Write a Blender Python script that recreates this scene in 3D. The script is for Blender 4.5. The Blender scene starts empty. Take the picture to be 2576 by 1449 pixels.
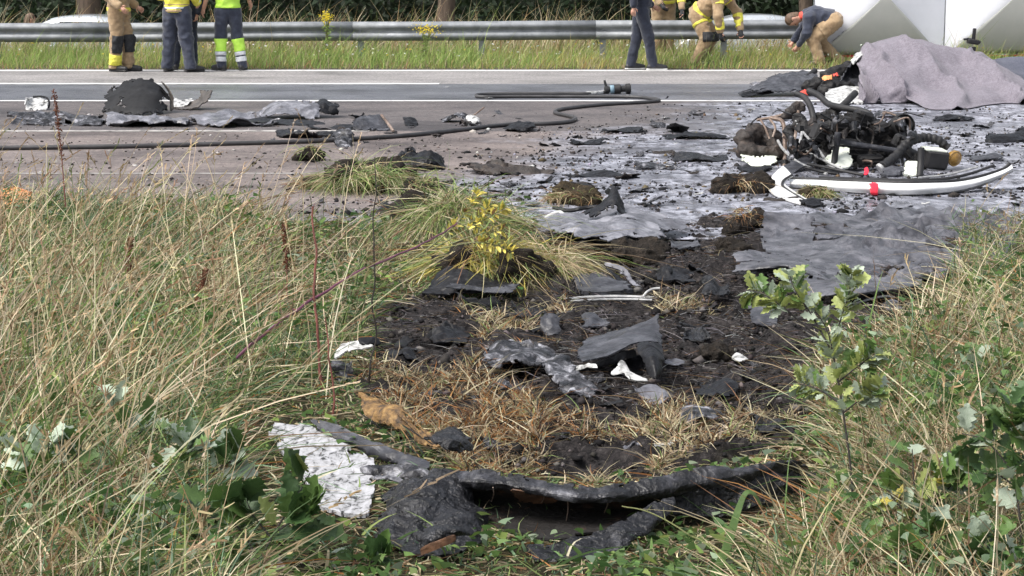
import bpy, math, random
import numpy as np
from mathutils import Vector, Matrix

# ------------------------------------------------------------------ camera, sky, sun, exposure
SC = bpy.context.scene
COL = SC.collection
CAM_H = 1.6
FOC, CU, CV = 4654.0, 1288.0, 724.5          # photo measured on a 2576 x 1449 sheet
PITCH = math.atan((CV + 84.0) / FOC)
cam_data = bpy.data.cameras.new('camera')
cam_data.sensor_width = 36.0
cam_data.lens = 36.0 * FOC / 2576.0
cam_data.clip_start = 0.1
cam_data.clip_end = 2000.0
cam = bpy.data.objects.new('camera', cam_data)
COL.objects.link(cam)
cam.location = (0, 0, CAM_H)
cam.rotation_euler = (math.pi / 2 - PITCH, 0, 0)
SC.camera = cam

SUN_EL, SUN_AZ = math.radians(56), math.radians(-118)    # veiled, high on the left, a little behind the viewer
world = bpy.data.worlds.new('World')
SC.world = world
world.use_nodes = True
wn, wl = world.node_tree.nodes, world.node_tree.links
wn.clear()
w_out = wn.new('ShaderNodeOutputWorld')
w_bg = wn.new('ShaderNodeBackground')
w_sky = wn.new('ShaderNodeTexSky')
w_sky.sky_type = 'NISHITA'
w_sky.sun_disc = False
w_sky.sun_elevation = SUN_EL
w_sky.sun_rotation = SUN_AZ
w_sky.air_density = 1.0
w_sky.dust_density = 4.0
w_hsv = wn.new('ShaderNodeHueSaturation')
w_hsv.inputs['Saturation'].default_value = 0.38          # veil of cloud
wl.new(w_sky.outputs[0], w_hsv.inputs['Color'])
wl.new(w_hsv.outputs[0], w_bg.inputs['Color'])
w_bg.inputs['Strength'].default_value = 0.112
wl.new(w_bg.outputs[0], w_out.inputs[0])

sun_data = bpy.data.lights.new('sun', 'SUN')
sun_data.energy = 1.5
sun_data.angle = math.radians(26)
sun_data.color = (1.0, 0.96, 0.9)
sun = bpy.data.objects.new('sun', sun_data)
COL.objects.link(sun)
sun.rotation_euler = (math.pi / 2 - SUN_EL, 0, math.pi - SUN_AZ)   # light travels away from that azimuth

SC.view_settings.view_transform = 'Standard'
SC.view_settings.look = 'None'
SC.view_settings.gamma = 1.0
SC.view_settings.use_curve_mapping = False
SC.view_settings.exposure = 1.27

SC.cycles.max_bounces = 4
SC.cycles.diffuse_bounces = 2
SC.cycles.glossy_bounces = 2
SC.cycles.transmission_bounces = 3
SC.cycles.use_adaptive_sampling = True
SC.cycles.adaptive_threshold = 0.02

RNG = np.random.default_rng(7)
random.seed(7)

# ------------------------------------------------------------------ places
CP, SP = math.cos(PITCH), math.sin(PITCH)

def ray(u, v):
    return np.array([u - CU, FOC * CP - (v - CV) * SP, -FOC * SP - (v - CV) * CP])

def row_depth(vb):                       # depth of the level ground seen at sheet row vb
    d = ray(CU, vb)
    return CAM_H * d[1] / -d[2]

def at(u, v, vb=None, Y=None):           # the point seen at (u, v) that stands over ground row vb
    d = ray(u, v)
    y = Y if Y is not None else row_depth(v if vb is None else vb)
    return np.array([0, 0, CAM_H]) + d * (y / d[1])

def proj(x, y, z):
    zc = y * CP - (z - CAM_H) * SP
    return CU + FOC * x / zc, CV - FOC * (y * SP + (z - CAM_H) * CP) / zc

def inpoly(u, v, poly):
    r = np.zeros(np.shape(u), bool)
    n = len(poly)
    for i in range(n):
        x1, y1 = poly[i]; x2, y2 = poly[(i + 1) % n]
        c = ((y1 > v) != (y2 > v))
        r ^= c & (u < (x2 - x1) * (v - y1) / (y2 - y1 + 1e-9) + x1)
    return r

# ------------------------------------------------------------------ noise
_perm = np.random.default_rng(11).permutation(4096).astype(np.int64)
_rv = np.random.default_rng(12).uniform(-1, 1, 4096)

def vnoise(p):
    p = np.asarray(p, float)
    i = np.floor(p).astype(np.int64); f = p - i
    f = f * f * f * (f * (f * 6 - 15) + 10)
    out = 0
    for dx in (0, 1):
        for dy in (0, 1):
            for dz in (0, 1):
                h = _perm[(i[..., 0] + dx) & 4095]
                h = _perm[(h + i[..., 1] + dy) & 4095]
                h = _perm[(h + i[..., 2] + dz) & 4095]
                w = (f[..., 0] if dx else 1 - f[..., 0]) * (f[..., 1] if dy else 1 - f[..., 1]) * (f[..., 2] if dz else 1 - f[..., 2])
                out = out + w * _rv[h]
    return out

def fbm(p, octv=4, lac=2.1, gain=0.5):
    p = np.asarray(p, float); s = 0; a = 1
    for k in range(octv):
        s = s + a * vnoise(p + 17.3 * k); p = p * lac; a *= gain
    return s

def ridged(p, octv=3):
    p = np.asarray(p, float); s = 0; a = 1
    for k in range(octv):
        s = s + a * (1 - 2 * np.abs(vnoise(p + 9.1 * k))); p = p * 2.0; a *= 0.5
    return s

def facets(p, seed=0, k=7):
    """sharp creases: triangle waves along random directions, like crushed sheet metal"""
    rs = np.random.default_rng(seed + 100); p = np.asarray(p, float); s = 0
    q = p + 0.12 * np.stack([vnoise(p * 1.7 + 5), vnoise(p * 1.7 + 25), vnoise(p * 1.7 + 45)], -1)
    for i in range(k):
        d = rs.normal(size=3); d /= np.linalg.norm(d)
        f = rs.uniform(0.45, 1.5); x = (q @ d) * f + rs.uniform(0, 1)
        s = s + (4 * np.abs(x - np.floor(x + 0.5)) - 1) / f * np.clip(0.5 + 1.2 * vnoise(p * 0.5 + i * 13 + seed), 0, 1)
    return s / math.sqrt(k)

def sstep(a, b, x):
    t = np.clip((x - a) / (b - a), 0, 1)
    return t * t * (3 - 2 * t)

def xyz(x, y, z=0.0):
    return np.stack(np.broadcast_arrays(np.asarray(x, float), np.asarray(y, float), np.asarray(z, float)), -1)

# ------------------------------------------------------------------ materials
def _new_mat(name):
    m = bpy.data.materials.new(name); m.use_nodes = True
    nt = m.node_tree
    b = nt.nodes['Principled BSDF']
    return m, nt, b

def _ramp(nt, fac, stops):
    r = nt.nodes.new('ShaderNodeValToRGB')
    e = r.color_ramp.elements
    while len(e) < len(stops): e.new(0.5)
    for k, (p, c) in enumerate(stops):
        e[k].position = p; e[k].color = (*c, 1)
    nt.links.new(fac, r.inputs[0])
    return r.outputs[0]

def _noise(nt, scale, detail=5, rough=0.6, coord='Object', stretch=None, dist=0.0):
    tc = nt.nodes.new('ShaderNodeTexCoord')
    n = nt.nodes.new('ShaderNodeTexNoise')
    n.inputs['Scale'].default_value = scale
    n.inputs['Detail'].default_value = detail
    n.inputs['Roughness'].default_value = rough
    n.inputs['Distortion'].default_value = dist
    src = tc.outputs[coord]
    if stretch:
        mp = nt.nodes.new('ShaderNodeMapping'); mp.inputs['Scale'].default_value = stretch
        nt.links.new(src, mp.inputs[0]); src = mp.outputs[0]
    nt.links.new(src, n.inputs['Vector'])
    return n.outputs[0]

def _bump(nt, b, fac, strength, dist=0.01):
    bp = nt.nodes.new('ShaderNodeBump')
    bp.inputs['Strength'].default_value = strength
    bp.inputs['Distance'].default_value = dist
    nt.links.new(fac, bp.inputs['Height'])
    nt.links.new(bp.outputs[0], b.inputs['Normal'])

def mat(name, stops, scale=8.0, rough=(0.5, 0.8), metal=0.0, bump=0.3, bscale=60.0, bdist=0.004, stretch=None, spec=0.5, detail=6, dist=0.0, sheen=0.0, trans=0.0, coat=0.0, crease=0.0, cs=0.4):
    """mottled surface: colour ramp over noise, roughness range, fine relief"""
    m, nt, b = _new_mat(name)
    if len(stops) == 3 and not isinstance(stops[0], tuple): stops = [(0, stops), (1, stops)]
    n = _noise(nt, scale, detail, 0.65, stretch=stretch, dist=dist)
    nt.links.new(_ramp(nt, n, stops), b.inputs['Base Color'])
    mr = nt.nodes.new('ShaderNodeMapRange')
    mr.inputs[1].default_value = 0.3; mr.inputs[2].default_value = 0.7
    mr.inputs[3].default_value = rough[0]; mr.inputs[4].default_value = rough[1]
    n2 = _noise(nt, scale * 2.3, 4, 0.6)
    nt.links.new(n2, mr.inputs[0]); nt.links.new(mr.outputs[0], b.inputs['Roughness'])
    b.inputs['Metallic'].default_value = metal
    b.inputs['Specular IOR Level'].default_value = spec
    b.inputs['Sheen Weight'].default_value = sheen
    b.inputs['Coat Weight'].default_value = coat
    if trans: b.inputs['Transmission Weight'].default_value = trans
    if crease:
        tc = nt.nodes.new('ShaderNodeTexCoord'); nz = nt.nodes.new('ShaderNodeTexNoise'); nz.inputs['Scale'].default_value = crease * 0.6; nz.inputs['Detail'].default_value = 4
        nt.links.new(tc.outputs['Object'], nz.inputs['Vector'])
        va = nt.nodes.new('ShaderNodeVectorMath'); va.operation = 'MULTIPLY_ADD'; va.inputs[1].default_value = (0.12, 0.12, 0.12)
        nt.links.new(nz.outputs['Color'], va.inputs[0]); nt.links.new(tc.outputs['Object'], va.inputs[2])
        hs = []
        for sc_ in (crease, crease * 2.7):
            vo = nt.nodes.new('ShaderNodeTexVoronoi'); vo.feature = 'F1'; vo.inputs['Scale'].default_value = sc_
            nt.links.new(va.outputs[0], vo.inputs['Vector']); hs.append(vo.outputs['Distance'])
        ad = nt.nodes.new('ShaderNodeMath'); ad.operation = 'MULTIPLY_ADD'; ad.inputs[1].default_value = 0.4
        nt.links.new(hs[1], ad.inputs[0]); nt.links.new(hs[0], ad.inputs[2])
        b1 = nt.nodes.new('ShaderNodeBump'); b1.inputs['Strength'].default_value = cs; b1.inputs['Distance'].default_value = 0.35 / crease
        nt.links.new(ad.outputs[0], b1.inputs['Height'])
        b2 = nt.nodes.new('ShaderNodeBump'); b2.inputs['Strength'].default_value = bump; b2.inputs['Distance'].default_value = bdist
        nt.links.new(_noise(nt, bscale, 4, 0.6), b2.inputs['Height']); nt.links.new(b1.outputs[0], b2.inputs['Normal']); nt.links.new(b2.outputs[0], b.inputs['Normal'])
    elif bump: _bump(nt, b, _noise(nt, bscale, 4, 0.6, stretch=stretch), bump, bdist)
    return m

def attr_mat(name, rough=0.6, spec=0.3, transl=0.25):
    """colour of each blade or leaf from its own attribute"""
    m, nt, b = _new_mat(name)
    a = nt.nodes.new('ShaderNodeAttribute'); a.attribute_name = 'tint'
    nt.links.new(a.outputs['Color'], b.inputs['Base Color'])
    b.inputs['Roughness'].default_value = rough
    b.inputs['Specular IOR Level'].default_value = spec
    if transl:
        tr = nt.nodes.new('ShaderNodeBsdfTranslucent')
        mx = nt.nodes.new('ShaderNodeMixShader'); mx.inputs[0].default_value = transl
        nt.links.new(a.outputs['Color'], tr.inputs[0])
        nt.links.new(b.outputs[0], mx.inputs[1]); nt.links.new(tr.outputs[0], mx.inputs[2])
        nt.links.new(mx.outputs[0], nt.nodes['Material Output'].inputs[0])
    return m

M = {}

# ------------------------------------------------------------------ object helpers
def link(name, me, parent=None, mats=None, smooth=True):
    o = bpy.data.objects.new(name, me); COL.objects.link(o)
    if parent is not None: o.parent = parent
    if mats is not None:
        for mm in (mats if isinstance(mats, (list, tuple)) else [mats]): me.materials.append(mm)
    if smooth and len(me.polygons): me.polygons.foreach_set('use_smooth', np.ones(len(me.polygons), bool))
    return o

def mesh(name, V, Fc, smooth=True):
    """V (n,3), Fc: (m,k) array or list of tuples"""
    me = bpy.data.meshes.new(name)
    V = np.asarray(V, float)
    if isinstance(Fc, np.ndarray):
        me.vertices.add(len(V)); me.vertices.foreach_set('co', V.ravel())
        k = Fc.shape[1]
        me.loops.add(Fc.size); me.loops.foreach_set('vertex_index', Fc.ravel().astype(np.int32))
        me.polygons.add(len(Fc))
        me.polygons.foreach_set('loop_start', np.arange(0, Fc.size, k, dtype=np.int32))
        me.polygons.foreach_set('loop_total', np.full(len(Fc), k, np.int32))
    else:
        me.from_pydata([tuple(p) for p in V], [], Fc)
    me.update(calc_edges=True)
    if smooth: me.polygons.foreach_set('use_smooth', np.ones(len(me.polygons), bool))
    return me

def tag(o, label=None, cat=None, group=None, kind=None):
    if label: o['label'] = label
    if cat: o['category'] = cat
    if group: o['group'] = group
    if kind: o['kind'] = kind
    return o

def empty(name, loc, label, cat, group=None, rz=0.0):
    o = bpy.data.objects.new(name, None); COL.objects.link(o)
    o.location = tuple(loc); o.rotation_euler = (0, 0, rz); o.empty_display_size = 0.1
    return tag(o, label, cat, group)

class MB:
    """collects shapes into one mesh"""
    def __init__(s): s.V = []; s.F = []; s.n = 0
    def add(s, V, F):
        V = np.asarray(V, float)
        s.V.append(V); s.F += [tuple(int(i) + s.n for i in f) for f in F]; s.n += len(V); return s
    def box(s, c, size, R=None, bev=0.0):
        x, y, z = np.array(size) / 2
        if bev <= 0:
            V = np.array([(a * x, b * y, d * z) for a in (-1, 1) for b in (-1, 1) for d in (-1, 1)])
            F = [(0, 1, 3, 2), (4, 6, 7, 5), (0, 4, 5, 1), (2, 3, 7, 6), (0, 2, 6, 4), (1, 5, 7, 3)]
        else:
            V = []; idx = {}
            for a in (-1, 1):
                for b in (-1, 1):
                    for d in (-1, 1):
                        for k, q in enumerate(((1, 0, 0), (0, 1, 0), (0, 0, 1))):
                            p = np.array([a * (x - bev), b * (y - bev), d * (z - bev)]) + np.array(q) * bev * np.array([a, b, d])
                            idx[(a, b, d, k)] = len(V); V.append(p)
            F = []
            for k in range(3):
                for sgn in (-1, 1):
                    o1, o2 = [i for i in range(3) if i != k]
                    q = []
                    for (p1, p2) in ((-1, -1), (1, -1), (1, 1), (-1, 1)):
                        t = [0, 0, 0]; t[k] = sgn; t[o1] = p1; t[o2] = p2; q.append(idx[(t[0], t[1], t[2], k)])
                    F.append(tuple(q))
            for k in range(3):
                o1, o2 = [i for i in range(3) if i != k]
                for p1 in (-1, 1):
                    for p2 in (-1, 1):
                        t1 = [0, 0, 0]; t1[o1] = p1; t1[o2] = p2; t2 = list(t1); t1[k] = -1; t2[k] = 1
                        F.append((idx[(*t1, o1)], idx[(*t2, o1)], idx[(*t2, o2)], idx[(*t1, o2)]))
            for a in (-1, 1):
                for b in (-1, 1):
                    for d in (-1, 1): F.append(tuple(idx[(a, b, d, k)] for k in range(3)))
            V = np.array(V)
        if R is not None: V = V @ np.array(R).T
        return s.add(V + np.array(c), F)
    def tube(s, pts, rad, seg=8, cap=True, sx=1.0):
        pts = np.asarray(pts, float); n = len(pts)
        rad = np.broadcast_to(np.asarray(rad, float), (n,))
        T = np.gradient(pts, axis=0); T /= np.linalg.norm(T, axis=1)[:, None] + 1e-12
        up = np.array([0, 0, 1.0]) if abs(T[0][2]) < 0.9 else np.array([1.0, 0, 0])
        A = np.cross(T[0], up); A /= np.linalg.norm(A)
        V = []
        for i in range(n):
            A = A - T[i] * np.dot(A, T[i]); A /= np.linalg.norm(A) + 1e-12
            B = np.cross(T[i], A)
            for k in range(seg):
                a = 2 * math.pi * k / seg
                V.append(pts[i] + rad[i] * (math.cos(a) * A * sx + math.sin(a) * B))
        F = []
        for i in range(n - 1):
            for k in range(seg):
                k2 = (k + 1) % seg
                F.append((i * seg + k, i * seg + k2, (i + 1) * seg + k2, (i + 1) * seg + k))
        if cap:
            F.append(tuple(range(seg))[::-1]); F.append(tuple((n - 1) * seg + k for k in range(seg)))
        return s.add(np.array(V), F)
    def lathe(s, prof, c, axis, seg=16):
        """profile [(radius, along)] spun about axis through c"""
        axis = np.array(axis, float); axis /= np.linalg.norm(axis)
        up = np.array([0, 0, 1.0]) if abs(axis[2]) < 0.9 else np.array([1.0, 0, 0])
        A = np.cross(axis, up); A /= np.linalg.norm(A); B = np.cross(axis, A)
        V = [np.array(c) + axis * t + r * (math.cos(2 * math.pi * k / seg) * A + math.sin(2 * math.pi * k / seg) * B) for (r, t) in prof for k in range(seg)]
        F = [(i * seg + k, i * seg + (k + 1) % seg, (i + 1) * seg + (k + 1) % seg, (i + 1) * seg + k) for i in range(len(prof) - 1) for k in range(seg)]
        F.append(tuple(range(seg))[::-1]); F.append(tuple((len(prof) - 1) * seg + k for k in range(seg)))
        return s.add(np.array(V), F)
    def build(s, name, m, parent=None, smooth=True, origin=None):
        V = np.concatenate(s.V)
        if origin is not None: V = V - np.array(origin)
        me = mesh(name, V, s.F, smooth)
        if smooth:
            try: me.set_sharp_from_angle(angle=math.radians(42))
            except Exception: pass
        return link(name, me, parent, m, smooth=False)

def smooth_path(pts, n=6):
    P = np.asarray(pts, float)
    if len(P) < 3: 
        t = np.linspace(0, 1, n + 1)[:, None]; return P[0] * (1 - t) + P[1] * t
    Q = np.vstack([2 * P[0] - P[1], P, 2 * P[-1] - P[-2]])
    out = []
    for i in range(len(P) - 1):
        p0, p1, p2, p3 = Q[i:i + 4]
        for t in np.linspace(0, 1, n, endpoint=False):
            out.append(0.5 * ((2 * p1) + (-p0 + p2) * t + (2 * p0 - 5 * p1 + 4 * p2 - p3) * t * t + (-p0 + 3 * p1 - 3 * p2 + p3) * t ** 3))
    out.append(P[-1]); return np.array(out)

def smooth_grid(C, nu, nv):
    C = np.asarray(C, float)                       # (rows, cols, 3)
    R = np.stack([smooth_path(C[i], max(1, nu)) for i in range(len(C))])
    return np.stack([smooth_path(R[:, j], max(1, nv)) for j in range(R.shape[1])], 1)

def grid_normals(G):
    a = np.gradient(G, axis=0); b = np.gradient(G, axis=1)
    n = np.cross(a, b); return n / (np.linalg.norm(n, axis=-1, keepdims=True) + 1e-12)

def shell(G, thick, keep=None):
    """closed sheet of the given thickness from a grid of points; keep: which cells are left after tearing"""
    r, c = G.shape[:2]
    N = grid_normals(G)
    V = np.concatenate([(G + N * thick / 2).reshape(-1, 3), (G - N * thick / 2).reshape(-1, 3)])
    i = np.arange(r * c).reshape(r, c)
    top = np.stack([i[:-1, :-1], i[:-1, 1:], i[1:, 1:], i[1:, :-1]], -1).reshape(-1, 4)
    if keep is not None: top = top[keep.ravel()]
    bot = top[:, ::-1] + r * c
    e0 = top.ravel(); e1 = np.roll(top, -1, 1).ravel()
    key = e0 * (r * c) + e1; rev = e1 * (r * c) + e0
    bd = ~np.isin(key, rev)
    side = np.stack([e0[bd], e0[bd] + r * c, e1[bd] + r * c, e1[bd]], -1)
    Fc = np.concatenate([top, bot, side])
    used = np.unique(Fc); mp = np.zeros(2 * r * c, int); mp[used] = np.arange(len(used))
    return V[used], mp[Fc]

def patch(name, ctrl, m, parent=None, nu=10, nv=10, thick=0.004, crumple=0.01, cscale=9.0, jag=0.02, seed=0, fold=0.0, world=False, origin=None, jscale=14.0, drape=True, tear=0.05, holes=0.0, hard=False):
    """torn, dented sheet through control points; ctrl rows of (u, v, ground row) or of world points"""
    if world: C = np.array(ctrl, float)
    else: C = np.array([[at(*p) for p in row] for row in ctrl])
    if jag: nu, nv = max(3, int(nu * 1.12)), max(3, int(nv * 1.12))
    G = smooth_grid(C, nu, nv)
    r, c = G.shape[:2]
    off = np.array([seed * 3.7, seed * 1.3, seed * 2.1])
    N = grid_normals(G)
    d = crumple * (0.75 * facets(G * cscale * 0.6, seed) + 1.5 * vnoise(G * cscale * 0.55 + off) + 0.7 * np.abs(vnoise(G * cscale * 1.2 + off + 3)) + 0.22 * facets(G * cscale * 2.0, seed + 31, 5))
    if hard: d = crumple * (1.25 * facets(G * cscale * 0.7, seed) + 0.6 * facets(G * cscale * 1.8, seed + 31, 5) + 0.12 * facets(G * cscale * 4, seed + 61, 4))
    if fold: d = d + fold * np.abs(vnoise(G * cscale * 0.35 + off)) * 2
    G = G + N * d[..., None]
    if jag:
        s = np.linspace(0, 1, r)[:, None]; t = np.linspace(0, 1, c)[None, :]
        cen = G.mean((0, 1))
        j = jag * (np.abs(fbm(G * jscale + off + 40, 3)))
        for w, ax in ((np.exp(-s * 14) + 0 * t, 0), (np.exp(-(1 - s) * 14) + 0 * t, 0), (np.exp(-t * 14) + 0 * s, 1), (np.exp(-(1 - t) * 14) + 0 * s, 1)):
            dv = cen - G; dv /= np.linalg.norm(dv, axis=-1, keepdims=True) + 1e-9
            G = G + dv * (w * j)[..., None]
    near = (G[..., 1] < 13.4) & (G[..., 1] > 2.6)
    if drape and near.any():
        G[..., 2] = np.where(near, np.maximum(G[..., 2], np.maximum(hgt(G[..., 0], G[..., 1]), 0) + 0.006 + thick / 2), G[..., 2])
    keep = None
    if jag and tear:
        s_ = (np.arange(r - 1) + 0.5)[:, None]; t_ = (np.arange(c - 1) + 0.5)[None, :]
        stp_r = np.linalg.norm(np.diff(G, axis=0), axis=-1).mean(); stp_c = np.linalg.norm(np.diff(G, axis=1), axis=-1).mean()
        ed = np.minimum(np.minimum(s_, r - 1 - s_) * stp_r, np.minimum(t_, c - 1 - t_) * stp_c)
        Gc = (G[:-1, :-1] + G[1:, 1:]) / 2
        size = min(r * stp_r, c * stp_c)
        nz = fbm(Gc * (4.5 / size) + off + 7, 4, gain=0.65)
        keep = ed > tear * 3.2 * size * (nz - 0.12)
        if holes: keep &= fbm(Gc * (7 / size) + off + 77, 3) < 0.95 - holes
    V, Fc = shell(G, thick, keep)
    if origin is not None: V = V - np.array(origin)
    me = mesh(name, V, Fc)
    try: me.set_sharp_from_angle(angle=math.radians(20 if hard else 38))
    except Exception: pass
    return link(name, me, parent, m, smooth=False)

def base_of(o, label, cat, group=None):
    """move a single mesh's origin to its base"""
    me = o.data; n = len(me.vertices)
    a = np.empty(n * 3); me.vertices.foreach_get('co', a); a = a.reshape(-1, 3)
    c = np.array([a[:, 0].mean(), a[:, 1].mean(), a[:, 2].min()])
    me.vertices.foreach_set('co', (a - c).ravel()); me.update()
    o.location = tuple(c)
    return tag(o, label, cat, group)

# strips: many blades in one mesh, each with its own tint
def blades(name, root, dirs, length, width, bend, tint, m, seg=3, tipw=0.05, kind='stuff', label=None, cat=None, parent=None):
    """root (n,3); dirs (n,3) unit start direction; bend (n,3) added quadratically; tint (n,3)"""
    n = len(root)
    side = np.cross(dirs, RNG.normal(size=(n, 3)) * 0.6 + np.array([0, 1, 0.1]))
    side /= np.linalg.norm(side, axis=1)[:, None] + 1e-9
    L = []
    for k in range(seg + 1):
        t = k / seg
        c = root + dirs * (length * t)[:, None] + bend * (length * t * t)[:, None]
        w = width * (1 - t) ** 0.6 * 0.5 + width * tipw * t * 0.5
        L.append(c - side * w[:, None]); L.append(c + side * w[:, None])
    V = np.stack(L, 1)                                   # n, 2(seg+1), 3
    nvb = 2 * (seg + 1)
    base = (np.arange(n) * nvb)[:, None]
    Fc = np.concatenate([base + np.array([2 * k, 2 * k + 1, 2 * k + 3, 2 * k + 2]) for k in range(seg)], 0)
    me = mesh(name, V.reshape(-1, 3), Fc)
    at_ = me.attributes.new('tint', 'FLOAT_COLOR', 'POINT')
    tv = np.repeat(np.concatenate([tint, np.ones((n, 1))], 1), nvb, 0)
    at_.data.foreach_set('color', tv.ravel().astype(np.float32))
    o = link(name, me, parent, m, smooth=False)
    return tag(o, label, cat, None, kind)

def unit(v):
    v = np.asarray(v, float); return v / (np.linalg.norm(v, axis=-1, keepdims=True) + 1e-12)

def rotz(a):
    c, s = math.cos(a), math.sin(a); return np.array([[c, -s, 0], [s, c, 0], [0, 0, 1.0]])

def euler(rx, ry, rz):
    return np.array(Matrix.Rotation(rz, 3, 'Z') @ Matrix.Rotation(ry, 3, 'Y') @ Matrix.Rotation(rx, 3, 'X'))

# ------------------------------------------------------------------ zones of the verge (sheet rows of the ground there)
BURN = [(955, 780), (1050, 738), (1310, 745), (1400, 705), (1360, 640), (1320, 560), (1420, 545), (1750, 545), (1830, 500), (2300, 510), (2420, 600), (2400, 700), (2330, 800),
        (2120, 880), (2010, 960), (2060, 1060), (1930, 1150), (1800, 1200), (1500, 1230), (1180, 1190), (1080, 1120), (960, 1040), (880, 960), (940, 860)]
DRYZ = [[(1150, 775), (1300, 745), (1425, 760), (1440, 850), (1330, 905), (1210, 880)],
        [(930, 860), (1000, 900), (1200, 905), (1330, 960), (1520, 1040), (1800, 990), (1770, 1090), (1900, 1150), (1700, 1215), (1500, 1235), (1180, 1200), (1040, 1100), (900, 980)],
        [(1850, 1020), (2010, 960), (2060, 1060), (1930, 1150), (1800, 1200)],
        [(1640, 740), (1760, 735), (1800, 775), (1650, 790)]]
EDGE0 = row_depth(560)

def road_edge(x):
    x = np.asarray(x, float)
    return EDGE0 + 0.9 * sstep(-1.35, -2.1, x) + 0.12 * fbm(xyz(x * 1.3, 3.0, 0), 3) + 0.06 * fbm(xyz(x * 9, 7.0, 0), 3)

MOUNDS = [(at(1190, 610), 0.30, 0.20, 0.15), (at(1060, 640), 0.22, 0.18, 0.07), (at(1330, 650), 0.2, 0.2, 0.06),
          (at(1850, 560), 0.16, 0.2, 0.05), (at(1420, 720), 0.25, 0.2, 0.05), (at(1700, 650), 0.3, 0.25, 0.03)]
PITS = [(at(1150, 745), 0.3, 0.16, 0.05), (at(1500, 740), 0.45, 0.2, 0.03), (at(1550, 1330), 0.3, 0.13, 0.06)]

def burn_mask(x, y):
    w = 0.05 * fbm(xyz(x * 6, y * 6, 2), 3)
    m = 0
    for dx, dy in ((0, 0), (0.05, 0), (-0.05, 0), (0, 0.09), (0, -0.09)):
        u, v = proj(x + dx + w, y + dy + w, 0 * x)
        m = m + inpoly(u, v, BURN)
    return m / 5.0

def hgt(x, y, fine=True):
    x = np.asarray(x, float); y = np.asarray(y, float)
    z = 0.012 * fbm(xyz(x * 1.7, y * 1.7, 0), 3)
    for c, rx, ry, h in MOUNDS: z = z + h * np.exp(-((x - c[0]) / rx) ** 2 - ((y - c[1]) / ry) ** 2)
    for c, rx, ry, h in PITS: z = z - h * np.exp(-((x - c[0]) / rx) ** 2 - ((y - c[1]) / ry) ** 2)
    if fine:
        b = burn_mask(x, y)
        p = xyz(x, y, 0)
        z = z + b * (0.04 * fbm(p * 3.2 + 3, 3) + 0.026 * ridged(p * 6 + 3, 3) - 0.04 + 0.017 * fbm(p * 22, 3) + 0.006 * np.abs(fbm(p * 55, 2)))
    e = road_edge(x)
    return z + 0.01 - 0.08 * sstep(e - 0.05, e + 0.06, y)

# soil and litter
def soil_material():
    m, nt, b = _new_mat('burnt_soil')
    a = nt.nodes.new('ShaderNodeAttribute'); a.attribute_name = 'burn'
    n1 = _noise(nt, 22, 9, 0.78)
    dark = _ramp(nt, n1, [(0.3, (0.008, 0.0075, 0.008)), (0.46, (0.022, 0.02, 0.0205)), (0.58, (0.06, 0.053, 0.052)), (0.74, (0.17, 0.155, 0.15))])
    n2 = _noise(nt, 30, 7, 0.75)
    lit = _ramp(nt, n2, [(0.32, (0.01, 0.01, 0.006)), (0.5, (0.035, 0.032, 0.017)), (0.68, (0.11, 0.09, 0.05))])
    mx = nt.nodes.new('ShaderNodeMix'); mx.data_type = 'RGBA'
    nt.links.new(a.outputs['Fac'], mx.inputs[0]); nt.links.new(lit, mx.inputs[6]); nt.links.new(dark, mx.inputs[7])
    nt.links.new(mx.outputs[2], b.inputs['Base Color'])
    b.inputs['Roughness'].default_value = 0.85
    b.inputs['Specular IOR Level'].default_value = 0.1
    _bump(nt, b, _noise(nt, 60, 7, 0.8), 1.0, 0.02)
    return m
M['soil'] = soil_material()
nx_, ny_ = 340, 430
ys = np.exp(np.linspace(math.log(2.6), math.log(13.6), ny_))[:, None]
xs = np.linspace(-0.42, 0.42, nx_)[None, :] * ys
ys = np.broadcast_to(ys, xs.shape)
zs = hgt(xs, ys)
bm_ = burn_mask(xs, ys)
VT = np.stack([xs, ys, zs], -1).reshape(-1, 3)
gi = np.arange(nx_ * ny_).reshape(ny_, nx_)
FT = np.stack([gi[:-1, :-1], gi[:-1, 1:], gi[1:, 1:], gi[1:, :-1]], -1).reshape(-1, 4)
me = mesh('verge', VT, FT)
aa = me.attributes.new('burn', 'FLOAT', 'POINT'); aa.data.foreach_set('value', bm_.ravel().astype(np.float32))
tag(link('verge', me, None, M['soil']), kind='structure')

# lie of the land: one sheet to the horizon, with the lower carriageway behind the rail
M['ground'] = mat('rough_ground', [(0.3, (0.03, 0.03, 0.015)), (0.7, (0.1, 0.09, 0.045))], 3, (0.8, 0.95), bump=0.6, bscale=25, bdist=0.03)
prof = [(-300, -0.12), (11.2, -0.12), (28.5, -0.12), (29.2, -0.1), (29.42, 0.012), (31, 0.03), (33, 0.0), (35, -0.35), (37.5, -0.95), (39, -1.0), (50, -1.0), (52, -0.8), (56, -0.55), (70, -0.3), (1500, 0.0)]
xsg = [-1500, -300, -60, -20, 0, 20, 60, 300, 1500]
VG = [(x, y, z) for (y, z) in prof for x in xsg]
FG = [(i * 9 + k, i * 9 + k + 1, (i + 1) * 9 + k + 1, (i + 1) * 9 + k) for i in range(len(prof) - 1) for k in range(8)]
tag(link('ground', mesh('ground', VG, FG), None, M['ground']), kind='structure')

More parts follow.
